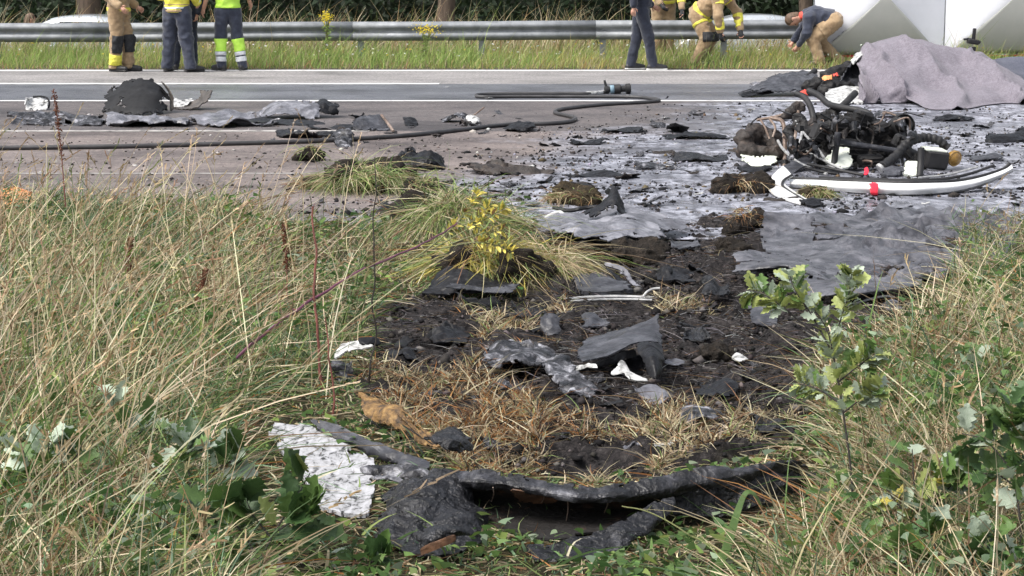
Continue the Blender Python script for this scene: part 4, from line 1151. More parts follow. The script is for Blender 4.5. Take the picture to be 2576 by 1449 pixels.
# ------------------------------------------------------------------ white privacy screen
M['screen'] = mat('white_screen_cloth', [(0.3, (0.68, 0.69, 0.73)), (0.7, (0.75, 0.76, 0.8))], 2, (0.7, 0.85), bump=0.15, bscale=12, bdist=0.01)
M['redstrip'] = mat('red_hem', [(0.3, (0.45, 0.04, 0.04)), (0.7, (0.6, 0.07, 0.06))], 9, (0.6, 0.8), bump=0.2)
M['grey_triangle'] = mat('grey_triangle_cloth', [(0.3, (0.40, 0.41, 0.38)), (0.7, (0.47, 0.475, 0.44))], 2, (0.7, 0.85), bump=0.1, bscale=12)
sy = 30.3
scr = empty('privacy_screen', (at(2212, 60, Y=sy)[0], sy, 0), 'tall white privacy screen of tensioned square panels at right', 'screen')
for k in range(3):
    W, Hh, n_ = 2.1, 2.0, 16
    gx, gz = np.meshgrid(np.linspace(-1, 1, n_ * 2 + 1), np.linspace(-1, 1, n_ * 2 + 1))
    m_ = np.maximum(np.abs(gx), np.abs(gz))
    dep = -0.42 * (1 - m_) + 0.05 * (1 - m_) * m_ * 4 * (np.minimum(np.abs(gx), np.abs(gz)) / (m_ + 1e-6) - 0.5)
    G = np.stack([k * 2.12 + gx * W / 2, dep, 0.16 + 0.02 * k + Hh / 2 + gz * Hh / 2], -1)
    G[..., 1] += 0.006 * fbm(G * 3, 3)
    V, Fc = shell(G, 0.003)
    pn = link('cloth_panel', mesh('cloth_panel', V, Fc), scr, M['screen'], smooth=False)
    pn.data.set_sharp_from_angle(angle=math.radians(10))
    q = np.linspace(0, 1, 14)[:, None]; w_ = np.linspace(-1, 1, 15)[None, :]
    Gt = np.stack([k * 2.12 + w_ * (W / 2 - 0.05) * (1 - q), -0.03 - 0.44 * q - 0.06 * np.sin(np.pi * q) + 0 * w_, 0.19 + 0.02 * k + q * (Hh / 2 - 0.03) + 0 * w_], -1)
    V, Fc = shell(Gt, 0.003); link('lower_triangle', mesh('lower_triangle', V, Fc), pn, M['grey_triangle'], smooth=False)  # greyer triangle laid over the lower facet of the panel
    mb = MB(); mb.box((k * 2.12, -0.004, 0.175 + 0.02 * k), (2.08, 0.012, 0.06), bev=0.003); mb.build('red_hem', M['redstrip'], pn, smooth=False)
    mb = MB(); mb.box((k * 2.12, -0.425, 1.18), (0.03, 0.012, 0.07), bev=0.003); mb.build('red_tab', M['redstrip'], pn, smooth=False)
    for sg in (-1, 1):
        mb = MB(); mb.tube([(k * 2.12 - W / 2, 0.03, 0.12 if sg > 0 else 2.14), (k * 2.12, -0.36, 1.16), (k * 2.12 + W / 2, 0.03, 2.14 if sg > 0 else 0.12)], 0.009, 6); mb.build('cross_rod', M['zinc'], scr)
for k in range(4):
    mb = MB(); mb.tube([(k * 2.12 - 1.06, 0.015, 0.0), (k * 2.12 - 1.06, 0.015, 2.2)], 0.014, 8); mb.build('upright', M['zinc'], scr)

# ------------------------------------------------------------------ blankets over the wreck
def cloth_mat(name, a, b_, c, sc=16):
    m, nt, b = _new_mat(name)
    n1 = _noise(nt, sc, 3, 0.5, dist=1.6)
    fine = _noise(nt, 260, 2, 0.5)
    colr = _ramp(nt, n1, [(0.38, a), (0.47, b_), (0.5, c), (0.53, b_), (0.62, a)])
    mu = nt.nodes.new('ShaderNodeMix'); mu.data_type = 'RGBA'; mu.blend_type = 'MULTIPLY'; mu.inputs[0].default_value = 0.22
    nt.links.new(colr, mu.inputs[6]); nt.links.new(_ramp(nt, fine, [(0.3, (0.6, 0.6, 0.6)), (0.7, (1.2, 1.2, 1.2))]), mu.inputs[7])
    nt.links.new(mu.outputs[2], b.inputs['Base Color'])
    b.inputs['Roughness'].default_value = 0.95; b.inputs['Sheen Weight'].default_value = 0.1; b.inputs['Specular IOR Level'].default_value = 0.15
    _bump(nt, b, fine, 0.5, 0.004)
    return m
M['blanket'] = cloth_mat('lilac_grey_blanket', (0.2, 0.183, 0.212), (0.168, 0.153, 0.178), (0.115, 0.104, 0.122))
M['slate'] = cloth_mat('slate_blanket', (0.09, 0.095, 0.125), (0.075, 0.08, 0.105), (0.055, 0.06, 0.08))
ridge = [(2160, 142), (2178, 112), (2235, 93), (2300, 97), (2365, 112), (2435, 130), (2475, 132), (2530, 172), (2590, 212), (2680, 236), (2760, 240)]
foot = [(2161, 256), (2180, 262), (2232, 262), (2296, 256), (2340, 277), (2420, 277), (2480, 268), (2540, 262), (2600, 266), (2690, 262), (2770, 258)]
C = []
C.append([at(u, 205 + 10 * (k > 6), 205 + 10 * (k > 6)) for k, (u, v) in enumerate(ridge)])
C.append([at(u, lambda_v, 222) for (u, lambda_v) in [(r[0], r[1] + 22) for r in ridge]])
C.append([at(u, v, 236) for (u, v) in ridge])
for t, vb in ((0.33, 246), (0.68, 258)):
    C.append([at(r[0] * (1 - t) + f[0] * t, r[1] * (1 - t) + f[1] * t, vb) for r, f in zip(ridge, foot)])
C.append([at(f[0], f[1], max(f[1], 262)) for f in foot])
C = np.array(C)
G = smooth_grid(C, 12, 12)
rr, cc = G.shape[:2]
I, Jg = np.meshgrid(np.linspace(0, 1, rr), np.linspace(0, 1, cc), indexing='ij')
N = grid_normals(G)
if N[..., 1].mean() > 0: N = -N
ph = Jg * 9.0 - I * 3.4 + 0.9 * vnoise(np.stack([I * 3, Jg * 4, 0 * I], -1)) + 0.25 * fbm(np.stack([I * 9, Jg * 12, 0 * I], -1), 2)
amp = np.clip((I - 0.2) * 2.2, 0.22, 1) * (0.35 + 0.65 * np.clip(0.5 + vnoise(np.stack([Jg * 5, I * 2, 3 + 0 * I], -1)), 0, 1))
fold = (1 - np.abs(np.sin(ph * math.pi * 0.6))) ** 2.2
G = G + N * (0.2 * amp * (fold - 0.3))[..., None] + N * (0.012 * facets(G * 2.6, 3) + 0.03 * vnoise(G * 3.0) + 0.005 * fbm(G * 9, 2))[..., None]
G[..., 2] = np.maximum(G[..., 2], 0.012 + 0.012 * (1 - I))
V, Fc = shell(G, 0.006)
base_of(link('blanket', mesh('blanket', V, Fc), None, M['blanket'], smooth=False), 'lilac grey blanket draped in folds over the wreckage at right', 'blanket')
sl = [[(2480, 176, 196), (2530, 168, 196), (2580, 165, 196), (2650, 170, 196)], [(2492, 152, 203), (2520, 148, 203), (2580, 142, 203), (2660, 146, 203)], [(2490, 164, 210), (2530, 176, 210), (2585, 196, 210), (2660, 204, 210)], [(2500, 212, 214), (2540, 213, 214), (2590, 214, 214), (2670, 214, 214)]]
base_of(patch('dark_blanket', sl, M['slate'], None, 8, 8, 0.006, 0.03, 4.0, 0.01, 5), 'dark slate cloth bunched up behind the lilac blanket at right edge', 'cloth')

# ------------------------------------------------------------------ wreckage materials
M['char'] = mat('charred_black', [(0.3, (0.004, 0.004, 0.005)), (0.6, (0.01, 0.01, 0.0115)), (0.8, (0.032, 0.032, 0.036))], 11, (0.28, 0.55), bump=0.5, bscale=110, bdist=0.004, crease=9, dist=0.5, spec=0.22)
M['sootgrey'] = mat('sooty_grey_skin', [(0.38, (0.005, 0.005, 0.006)), (0.48, (0.02, 0.02, 0.023)), (0.57, (0.09, 0.09, 0.1)), (0.68, (0.34, 0.34, 0.37))], 15, (0.22, 0.55), bump=0.7, bscale=90, bdist=0.005, dist=0.6, crease=12, spec=0.3)
M['graphite'] = mat('graphite_skin', [(0.32, (0.018, 0.018, 0.021)), (0.5, (0.042, 0.043, 0.05)), (0.72, (0.095, 0.097, 0.11))], 9, (0.28, 0.5), bump=0.4, bscale=90, crease=8, dist=0.4, spec=0.3)
M['foil'] = mat('dull_foil', [(0.32, (0.05, 0.05, 0.056)), (0.5, (0.13, 0.13, 0.148)), (0.7, (0.28, 0.28, 0.31))], 7, (0.25, 0.5), bump=0.4, bscale=60, dist=0.4, crease=8)
M['sheet'] = mat('grey_fabric_skin', [(0.34, (0.02, 0.02, 0.024)), (0.46, (0.06, 0.06, 0.069)), (0.6, (0.11, 0.109, 0.122)), (0.75, (0.19, 0.188, 0.207))], 7, (0.22, 0.52), bump=0.6, bscale=60, bdist=0.006, crease=7, dist=0.5)
M['white'] = mat('scuffed_white_paint', [(0.32, (0.03, 0.03, 0.03)), (0.42, (0.22, 0.22, 0.215)), (0.5, (0.46, 0.46, 0.45)), (0.7, (0.6, 0.6, 0.59))], 18, (0.35, 0.6), bump=0.4)
M['cleanwhite'] = mat('glossy_white_paint', [(0.3, (0.5, 0.5, 0.5)), (0.7, (0.72, 0.72, 0.71))], 6, (0.25, 0.4), bump=0.15)
M['hullblack'] = mat('matt_black_hull', [(0.3, (0.005, 0.005, 0.006)), (0.6, (0.014, 0.0145, 0.016)), (0.8, (0.04, 0.041, 0.045))], 6, (0.5, 0.7), bump=0.4, bscale=40, spec=0.2)
M['flaked'] = mat('flaked_white_paint', [(0.35, (0.02, 0.02, 0.02)), (0.405, (0.1, 0.1, 0.1)), (0.46, (0.3, 0.3, 0.31)), (0.62, (0.44, 0.44, 0.46))], 44, (0.4, 0.65), bump=0.12, bscale=60, stretch=(1.0, 0.5, 1.0), dist=0.5)
M['blister'] = mat('blistered_black_skin', [(0.3, (0.004, 0.004, 0.005)), (0.55, (0.012, 0.012, 0.014)), (0.7, (0.035, 0.036, 0.042)), (0.85, (0.1, 0.1, 0.115))], 16, (0.24, 0.5), bump=0.9, bscale=45, bdist=0.014, crease=15, cs=0.85, dist=0.8, spec=0.35)
M['rubber'] = mat('black_rubber', [(0.3, (0.012, 0.012, 0.013)), (0.7, (0.035, 0.034, 0.035))], 9, (0.45, 0.65), bump=0.25, bscale=120, spec=0.3)
M['hose'] = mat('hose_rubber', [(0.3, (0.022, 0.021, 0.022)), (0.7, (0.06, 0.058, 0.06))], 5, (0.4, 0.6), bump=0.3, bscale=120)
M['scorched'] = mat('scorched_steel', [(0.3, (0.06, 0.042, 0.034)), (0.5, (0.2, 0.145, 0.115)), (0.75, (0.36, 0.3, 0.26))], 12, (0.5, 0.75), metal=0.3, bump=0.3)
M['alu'] = mat('pale_aluminium', [(0.3, (0.14, 0.14, 0.14)), (0.5, (0.34, 0.34, 0.34)), (0.75, (0.52, 0.52, 0.5))], 22, (0.35, 0.6), metal=0.3, bump=0.3)
M['engine'] = mat('burnt_engine', [(0.3, (0.006, 0.006, 0.007)), (0.6, (0.02, 0.019, 0.019)), (0.8, (0.06, 0.054, 0.05))], 14, (0.4, 0.75), bump=0.7, bscale=50, bdist=0.008, spec=0.25)
M['rustlump'] = mat('burnt_brown', [(0.3, (0.008, 0.006, 0.005)), (0.55, (0.028, 0.02, 0.016)), (0.8, (0.1, 0.072, 0.055))], 14, (0.5, 0.8), bump=0.8, bscale=50, bdist=0.01, crease=16)
M['amber'] = mat('amber_lens', [(0.3, (0.22, 0.11, 0.015)), (0.7, (0.42, 0.26, 0.06))], 12, (0.15, 0.4), bump=0.2, coat=0.4)
M['tape'] = mat('red_tape', [(0.3, (0.6, 0.01, 0.03)), (0.7, (0.75, 0.03, 0.06))], 20, (0.35, 0.5), bump=0.2)
M['foam'] = mat('pale_foam_board', [(0.3, (0.45, 0.48, 0.4)), (0.5, (0.6, 0.63, 0.55)), (0.8, (0.7, 0.72, 0.66))], 12, (0.7, 0.9), bump=0.4, bscale=60)
M['brownshell'] = mat('brown_composite', [(0.3, (0.035, 0.03, 0.026)), (0.7, (0.1, 0.085, 0.072))], 8, (0.4, 0.6), bump=0.3)
M['honey'] = mat('scorched_amber_fibre', [(0.32, (0.015, 0.01, 0.006)), (0.45, (0.09, 0.05, 0.018)), (0.58, (0.22, 0.125, 0.04)), (0.75, (0.36, 0.25, 0.1))], 30, (0.55, 0.85), bump=0.9, bscale=60, bdist=0.01)
M['copper'] = mat('scorched_brown_lining', [(0.3, (0.004, 0.0035, 0.003)), (0.55, (0.008, 0.006, 0.005)), (0.62, (0.06, 0.028, 0.014)), (0.75, (0.14, 0.065, 0.03))], 3.2, (0.6, 0.85), bump=0.7, bscale=60, crease=14)
M['clod'] = mat('earth_clod', [(0.3, (0.008, 0.007, 0.006)), (0.55, (0.025, 0.02, 0.016)), (0.8, (0.075, 0.058, 0.044))], 22, (0.85, 0.97), bump=1.0, bscale=80, bdist=0.02, spec=0.2, crease=30)
M['turf'] = mat('dry_turf', [(0.3, (0.014, 0.011, 0.007)), (0.6, (0.05, 0.037, 0.02)), (0.8, (0.13, 0.1, 0.05))], 22, (0.85, 0.97), bump=1.0, bscale=80, bdist=0.02, spec=0.2, crease=30)

def G3(pts): return np.array([at(*p) for p in pts])
def lift(P, z):
    P = np.array(P, float); P[:, 2] += z; return P
def root(name, u, v, label, cat, group=None):
    p = at(u, v); return empty(name, (p[0], p[1], 0.0), label, cat, group)
def tube_part(name, pts, r, m, par, seg=8, n=6, origin=None, raw=False, rad=None, dz=0.0):
    P = np.array(pts, float) if raw else G3(pts)
    P = smooth_path(lift(P, dz), n)
    mb = MB(); mb.tube(P, r if rad is None else np.interp(np.linspace(0, 1, len(P)), np.linspace(0, 1, len(rad)), rad), seg)
    return mb.build(name, m, par, origin=None if par is None else par.location)
def sheet_part(name, ctrl, m, par, **kw):
    return patch(name, ctrl, m, par, origin=None if par is None else par.location, **kw)
def lump(name, caps, m, par, k=0.03, res=0.012, wrinkle=0.01, wscale=20, clip=None):
    """caps in world space"""
    o = np.array(par.location) if par is not None else np.zeros(3)
    cc = [(np.array(a) - o, np.array(b) - o, ra, rb) for a, b, ra, rb in caps]
    return body_mesh(name, cc, m, par, k, res, wrinkle=wrinkle, wscale=wscale, clip=clip)

# ------------------------------------------------------------------ fire hose
HR = 0.021
hz = root('fire_hose', 870, 356, 'long black fire hose looping across the road to a coupling', 'hose')
path = [(-420, 386), (-160, 382), (0, 378), (300, 374), (600, 366), (770, 361), (870, 356), (1010, 347), (1130, 335), (1230, 323), (1300, 317), (1370, 316), (1425, 312), (1448, 304), (1432, 297), (1405, 291), (1396, 286), (1420, 278), (1521, 267), (1625, 261), (1658, 257), (1640, 252), (1588, 248), (1450, 247), (1288, 247), (1215, 248), (1198, 245), (1215, 241), (1300, 239.5), (1420, 239), (1478, 239), (1522, 236)]
tube_part('hose_line', [(u, v) for u, v in path], HR, M['hose'], hz, 10, 6, dz=HR)
tube_part('white_sleeve', [(1474, 239), (1500, 238), (1518, 236)], 0.026, M['white'], hz, 10, 3, dz=HR)
cpl = MB()
p0 = at(1520, 236); p0[2] = 0.05
ax = np.array([1.0, 0.06, 0.05])
cpl.lathe([(0.03, 0), (0.05, 0.01), (0.05, 0.05), (0.036, 0.07), (0.036, 0.12), (0.06, 0.13), (0.064, 0.2), (0.04, 0.22), (0.042, 0.27), (0.066, 0.28), (0.068, 0.33), (0.05, 0.34), (0.03, 0.335)], p0 - np.array(hz.location), ax, 14)
co = cpl.build('coupling', M['rubber'], hz)
mb = MB(); mb.lathe([(0.052, 0), (0.056, 0.01), (0.056, 0.045), (0.052, 0.05)], p0 - np.array(hz.location) + ax * 0.075, ax, 14); mb.build('blue_collar', mat('blue_collar', [(0.3, (0.12, 0.2, 0.26)), (0.7, (0.22, 0.32, 0.38))], 12, (0.4, 0.6)), co)
mb = MB(); q = p0 - np.array(hz.location) + ax * 0.02; mb.tube([q, q + [0.0, 0, 0.06], q + [-0.02, 0, 0.12]], [0.02, 0.017, 0.014], 8); mb.build('lever', M['rubber'], co)

# ------------------------------------------------------------------ debris on the road, left
t = root('hull_shell', 345, 288, 'black curved hull shell standing on the road, jagged at its rim', 'wreckage')
sheet_part('shell', [[(254, 287, 286), (300, 290, 289), (345, 292, 291), (392, 291, 290), (426, 284, 286)], [(262, 262, 284), (303, 258, 286), (350, 254, 287), (397, 252, 286), (430, 258, 284)], [(262, 238, 281), (308, 226, 282), (355, 220, 283), (398, 222, 282), (424, 236, 281)], [(284, 212, 279), (322, 201, 279), (357, 195, 279), (386, 198, 279), (408, 212, 279)]], M['hullblack'], t, nu=14, nv=14, thick=0.012, crumple=0.008, cscale=6, jag=0.09, jscale=9, seed=1, tear=0.1)
sheet_part('rim_strip', [[(404, 205, 279), (418, 222, 280), (428, 245, 281), (430, 280, 282)], [(410, 206, 282), (426, 224, 283), (436, 247, 284), (436, 281, 285)]], M['brownshell'], t, nu=10, nv=6, thick=0.01, crumple=0.004, seed=2)
t = root('curved_shell', 480, 275, 'upturned brown shell fragment with torn white inside, right of the hull', 'wreckage')
sheet_part('shell', [[(430, 274, 275), (465, 278, 278), (500, 270, 278), (523, 252, 277), (541, 222, 275)], [(452, 262, 272), (478, 266, 273), (500, 256, 273), (512, 244, 274), (524, 224, 273)], [(462, 258, 271), (482, 256, 271), (498, 247, 271), (504, 238, 272), (505, 226, 272)]], M['brownshell'], t, nu=12, nv=10, thick=0.012, crumple=0.004, jag=0.05, seed=3)
sheet_part('torn_lining', [[(426, 245, 270), (446, 250, 270), (470, 251, 270), (490, 247, 270)], [(428, 260, 273), (448, 262, 273), (468, 261, 273), (482, 257, 273)], [(430, 271, 274.5), (446, 273, 275), (460, 270, 274.5), (470, 266, 274)]], M['white'], t, nu=10, nv=10, thick=0.006, crumple=0.012, cscale=12, jag=0.08, seed=4)

t = root('white_scrap', 90, 276, 'off-white bent casing on the road at far left', 'wreckage')
sheet_part('casing', [[(62, 276, 278), (80, 277, 278), (104, 277, 278), (118, 276, 277)], [(63, 258, 277), (82, 256, 274), (104, 257, 274), (121, 262, 276)], [(66, 244, 276), (84, 245, 272), (104, 248, 272), (118, 254, 275)]], M['white'], t, nu=8, nv=8, thick=0.015, crumple=0.01, jag=0.03, seed=6)
tube_part('dark_rim', [(84, 244, 275), (104, 243, 276), (118, 247, 277), (124, 258, 278), (122, 272, 278)], 0.012, M['char'], t)

FL = 'flat wreck sheets on the road, left'
def flat(name, label, pts, m, th=0.01, cr=0.03, cs=5, jag=0.08, seed=0, group=None, nu=9, nv=9, js=8, hard=False):
    o = patch(name, pts, m, None, nu, nv, th, cr, cs, jag, seed, jscale=js, hard=hard)
    return base_of(o, label, 'wreckage', group)
flat('crumpled_sheet', 'dark buckled sheet lying left of the standing hull shell', [[(15, 296, 298), (90, 290, 296), (180, 292, 296), (262, 290, 295)], [(20, 300, 306), (100, 298, 306), (180, 300, 306), (270, 302, 307)], [(30, 314, 315), (100, 316, 317), (180, 316, 317), (260, 318, 318)]], M['sootgrey'], cr=0.05, seed=7)
flat('crumpled_sheet', 'blue-grey crumpled skin in front of the standing hull shell', [[(262, 302, 304), (330, 300, 304), (400, 298, 303), (470, 302, 305)], [(268, 308, 312), (330, 306, 312), (400, 304, 311), (480, 308, 312)], [(262, 318, 319), (330, 322, 322), (400, 321, 321), (500, 320, 320)]], M['foil'], cr=0.06, seed=8)
flat('crumpled_sheet', 'silver creased sheet fragments flat on the road by the hose', [[(470, 298, 300), (540, 292, 298), (600, 292, 298), (660, 296, 300)], [(480, 308, 310), (550, 304, 310), (610, 306, 310), (680, 308, 310)], [(500, 322, 322), (560, 324, 324), (620, 320, 320), (710, 316, 316)]], M['foil'], cr=0.04, seed=9)
flat('wreck_strip', 'thin black strip lying just left of the grey crumpled tarpaulin', [[(590, 304, 305), (660, 303, 304), (740, 305, 306), (820, 312, 312)], [(600, 314, 314), (660, 316, 316), (740, 317, 317), (810, 318, 318)]], M['char'], cr=0.02, seed=10)
t = root('crumpled_tarpaulin', 735, 300, 'heap of grey and silver crumpled skin in the middle of the road', 'wreckage')
sheet_part('skin', [[(640, 290, 294), (690, 268, 290), (735, 256, 288), (780, 254, 288), (812, 258, 290)], [(646, 296, 299), (690, 276, 296), (740, 264, 296), (780, 268, 297), (806, 274, 297)], [(640, 303, 304), (700, 303, 304), (745, 302, 303), (785, 300, 301), (805, 296, 299)]], M['foil'], t, nu=12, nv=14, thick=0.008, crumple=0.035, cscale=5, jag=0.05, seed=11)
sheet_part('black_end', [[(784, 262, 290), (806, 252, 290), (822, 264, 291), (850, 268, 292)], [(790, 276, 295), (812, 272, 296), (830, 274, 296), (856, 276, 295)], [(796, 292, 297), (815, 290, 297), (832, 288, 296), (852, 286, 295)]], M['char'], t, nu=8, nv=8, thick=0.01, crumple=0.04, cscale=8, jag=0.06, seed=12)
t = root('grille_fragment', 935, 328, 'dark mesh grille fragment propped up on the road centre', 'wreckage')
sheet_part('grille_plate', [[(890, 296, 326), (930, 288, 322), (960, 290, 320)], [(884, 312, 328), (930, 306, 326), (972, 312, 324)], [(890, 330, 330), (935, 330, 330), (985, 330, 330)]], M['graphite'], t, nu=10, nv=10, thick=0.012, crumple=0.012, jag=0.05, seed=13)
tube_part('frame_bar', [(960, 290, 322), (974, 308, 326), (990, 330, 332)], 0.014, M['scorched'], t)
flat('wreck_lump', 'small black block on the road right of the grille fragment', [[(1016, 306, 312), (1030, 302, 312), (1050, 308, 313)], [(1018, 316, 317), (1034, 318, 318), (1054, 316, 317)]], M['char'], 0.03, 0.03, 8, 0.02, 14)
t = root('scrap_cluster', 1150, 308, 'cluster of burnt scrap with an upright rod on the road centre', 'wreckage')
sheet_part('bent_plate', [[(1106, 302, 304), (1130, 294, 302), (1160, 298, 303), (1190, 302, 305)], [(1108, 308, 309), (1135, 306, 309), (1160, 308, 310), (1186, 310, 311)]], M['sootgrey'], t, nu=9, nv=6, thick=0.012, crumple=0.04, jag=0.05, seed=15)
sheet_part('white_tatter', [[(1170, 300, 306), (1185, 296, 306), (1205, 300, 307)], [(1172, 311, 312), (1190, 313, 313), (1212, 311, 312)]], M['white'], t, nu=6, nv=6, thick=0.006, crumple=0.03, jag=0.04, seed=16)
tube_part('rod', [(1182, 297, 305), (1200, 284, 304), (1218, 270, 303)], 0.008, M['scorched'], t, 6, 3)
flat('folded_scrap', 'black folded scrap wedged under the far bend of the hose', [[(1262, 318, 322), (1300, 300, 318), (1320, 304, 318), (1345, 320, 324)], [(1270, 328, 329), (1305, 318, 328), (1330, 322, 329), (1350, 328, 330)], [(1280, 333, 333), (1310, 333, 334), (1330, 333, 333), (1350, 332, 332)]], M['char'], 0.01, 0.03, 8, 0.06, 17)
flat('wreck_strip', 'black ribbed strip behind the hose, left of centre', [[(690, 334, 337), (740, 330, 336), (800, 334, 338), (860, 338, 341)], [(696, 346, 347), (740, 348, 349), (800, 350, 350), (850, 350, 350)]], M['char'], 0.015, 0.04, 8, 0.05, 18)
flat('folded_scrap', 'torn grey scrap draped over the hose', [[(832, 344, 352), (850, 334, 350), (870, 332, 350), (884, 342, 352)], [(836, 352, 358), (852, 346, 358), (872, 346, 358), (888, 352, 358)], [(840, 364, 366), (856, 370, 372), (872, 374, 374), (886, 366, 368)]], M['sootgrey'], 0.01, 0.03, 10, 0.06, 19)
flat('burnt_strip', 'crumpled black burnt strip on the road behind the turf mound', [[(995, 408, 412), (1040, 400, 408), (1080, 402, 409), (1130, 414, 418)], [(1000, 418, 420), (1040, 414, 418), (1080, 416, 420), (1140, 424, 426)], [(1020, 428, 428), (1060, 432, 432), (1100, 430, 430), (1150, 428, 428)]], M['char'], 0.012, 0.05, 8, 0.08, 20)
flat('burnt_strip', 'long sooty strip of skin right of the black burnt strip', [[(1150, 424, 430), (1210, 412, 424), (1270, 414, 424), (1360, 426, 430)], [(1170, 434, 436), (1230, 428, 434), (1290, 430, 435), (1390, 433, 435)], [(1200, 441, 441), (1250, 443, 443), (1310, 442, 442), (1400, 438, 438)]], M['rustlump'], 0.012, 0.04, 7, 0.08, 21)
flat('burnt_strip', 'thin black plank of debris on the foam-covered road', [[(1410, 438, 440), (1500, 436, 439), (1600, 440, 442)], [(1420, 446, 446), (1500, 447, 447), (1610, 448, 448)]], M['char'], 0.012, 0.02, 7, 0.05, 22)
flat('burnt_strip', 'jagged black slab lying at the right edge of the road', [[(2470, 350, 354), (2520, 336, 348), (2576, 326, 342), (2660, 316, 336)], [(2480, 358, 360), (2530, 348, 356), (2590, 342, 352), (2670, 336, 348)], [(2490, 364, 364), (2540, 360, 360), (2600, 356, 356), (2680, 350, 350)]], M['char'], 0.02, 0.04, 6, 0.06, 23)

# ------------------------------------------------------------------ burnt tail section left of the blanket
t = root('burnt_wing', 1960, 240, 'burnt black wing wreckage lying left of the blanket', 'wreckage')
sheet_part('skin', [[(1862, 232, 240), (1900, 214, 236), (1960, 198, 232), (2010, 186, 228), (2050, 182, 226)], [(1858, 241, 242), (1910, 228, 240), (1965, 216, 238), (2015, 206, 235), (2060, 204, 232)], [(1880, 244, 244), (1930, 243, 244), (1985, 242, 243), (2030, 240, 241), (2070, 236, 238)]], M['graphite'], t, nu=12, nv=12, thick=0.012, crumple=0.022, cscale=5, jag=0.08, seed=30, fold=0.03)
sheet_part('torn_edge', [[(1857, 238, 244), (1890, 228, 243), (1940, 214, 240)], [(1870, 246, 246), (1905, 242, 245), (1950, 232, 243)]], M['char'], t, nu=8, nv=6, thick=0.01, crumple=0.02, jag=0.06, seed=31)
tube_part('tube_stub', [(2014, 206, 232), (2034, 192, 230), (2050, 178, 228)], 0.04, M['rubber'], t, 10, 3)
lump('burnt_heap', [(at(2040, 222, 240), at(2100, 214, 238), 0.1, 0.12), (at(2075, 226, 244), at(2125, 224, 242), 0.08, 0.1), (at(2080, 196, 236), at(2140, 180, 232), 0.08, 0.12)], M['engine'], t, 0.05, 0.016, 0.035, 18)
for k, (u, v) in enumerate(((2010, 232), (2070, 200), (2092, 184), (2052, 240))):
    sheet_part('red_shred', [[(u, v, 243), (u + 12, v - 8, 243), (u + 22, v - 4, 243)], [(u + 2, v + 10, 244), (u + 12, v + 6, 244), (u + 24, v + 8, 244)]], M['orange'] if k % 2 else M['redcloth'], t, nu=4, nv=4, thick=0.006, crumple=0.03, jag=0.04, seed=32 + k)
t = root('cabin_panel', 2130, 240, 'grey rounded cabin panel sticking out from under the blanket', 'wreckage')
sheet_part('panel', [[(2108, 238, 244), (2135, 240, 244), (2170, 240, 244)], [(2110, 212, 242), (2135, 196, 238), (2172, 190, 236)], [(2118, 186, 240), (2142, 168, 236), (2174, 160, 234)], [(2138, 160, 238), (2152, 140, 236), (2174, 128, 234)]], M['graphite'], t, nu=10, nv=10, thick=0.015, crumple=0.015, jag=0.03, seed=36)
sheet_part('white_cap', [[(2138, 150, 240), (2150, 136, 239), (2168, 128, 238)], [(2146, 164, 242), (2158, 152, 242), (2172, 144, 241)]], M['white'], t, nu=6, nv=6, thick=0.012, crumple=0.01, jag=0.03, seed=37)
flat('white_sheet', 'white flat panel on the ground at the blanket corner', [[(2080, 226, 252), (2120, 222, 250), (2170, 222, 250)], [(2074, 242, 258), (2116, 240, 257), (2170, 240, 257)], [(2082, 258, 262), (2120, 262, 264), (2172, 262, 264)]], M['white'], 0.012, 0.012, 5, 0.04, 38)
t = root('strut_head', 2445, 196, 'black strut head with upright blade rising behind the blanket', 'wreckage')
o3 = np.array(t.location)
zt = lambda u, v: at(u, v, 205) - o3
mb = MB(); mb.tube([zt(2446, 205), zt(2446, 160), zt(2447, 118)], [0.05, 0.04, 0.045], 10); mb.build('post', M['rubber'], t)
mb = MB(); mb.box(zt(2448, 105), (0.17, 0.09, 0.07), R=euler(0, 0.15, 0.2), bev=0.015); mb.tube([zt(2424, 99), zt(2436, 98), zt(2466, 107)], [0.014, 0.02, 0.02], 8); mb.build('head', M['rubber'], t)
mb = MB(); mb.box(zt(2450, 88), (0.05, 0.03, 0.19), R=euler(0, 0.08, 0), bev=0.01); mb.build('blade', M['rubber'], t)

# ------------------------------------------------------------------ engine and frame
E = root('engine_wreck', 2120, 420, 'burnt aircraft engine with hoses, bent struts and exhaust on the road', 'engine')
eo = np.array(E.location)
lump('engine_block', [(at(2096, 320, 405), at(2150, 318, 405), 0.075, 0.085), (at(2150, 306, 400), at(2186, 312, 400), 0.08, 0.075), (at(2110, 350, 410), at(2215, 352, 408), 0.07, 0.075), (at(2130, 385, 412), at(2240, 385, 410), 0.075, 0.07), (at(2060, 300, 400), at(2096, 290, 398), 0.05, 0.05), (at(2190, 336, 404), at(2235, 340, 402), 0.06, 0.06), (at(2060, 350, 405), at(2080, 390, 408), 0.05, 0.05), (at(2010, 300, 404), at(2040, 350, 408), 0.045, 0.05), (at(1985, 330, 406), at(2010, 395, 410), 0.035, 0.045), (at(2030, 390, 412), at(2120, 405, 416), 0.04, 0.05), (at(2250, 360, 410), at(2300, 395, 414), 0.04, 0.05)], M['engine'], E, 0.035, 0.012, 0.022, 26)
for (u, v, rx) in ((2118, 316, 0.1), (2168, 302, 0.25)):
    mb = MB(); mb.box(at(u, v, 412) - eo, (0.16, 0.12, 0.15), R=euler(0.15, rx, 0.3), bev=0.025)
    for k in range(4): mb.box(at(u, v, 412) - eo + np.array([0, -0.062, -0.05 + 0.033 * k]), (0.13, 0.012, 0.012), R=euler(0.15, rx, 0.3), bev=0.003)
    mb.build('cylinder_head', M['engine'], E)
mb = MB(); c0, c1 = at(2236, 334, 404) - eo, at(2276, 313, 415) - eo
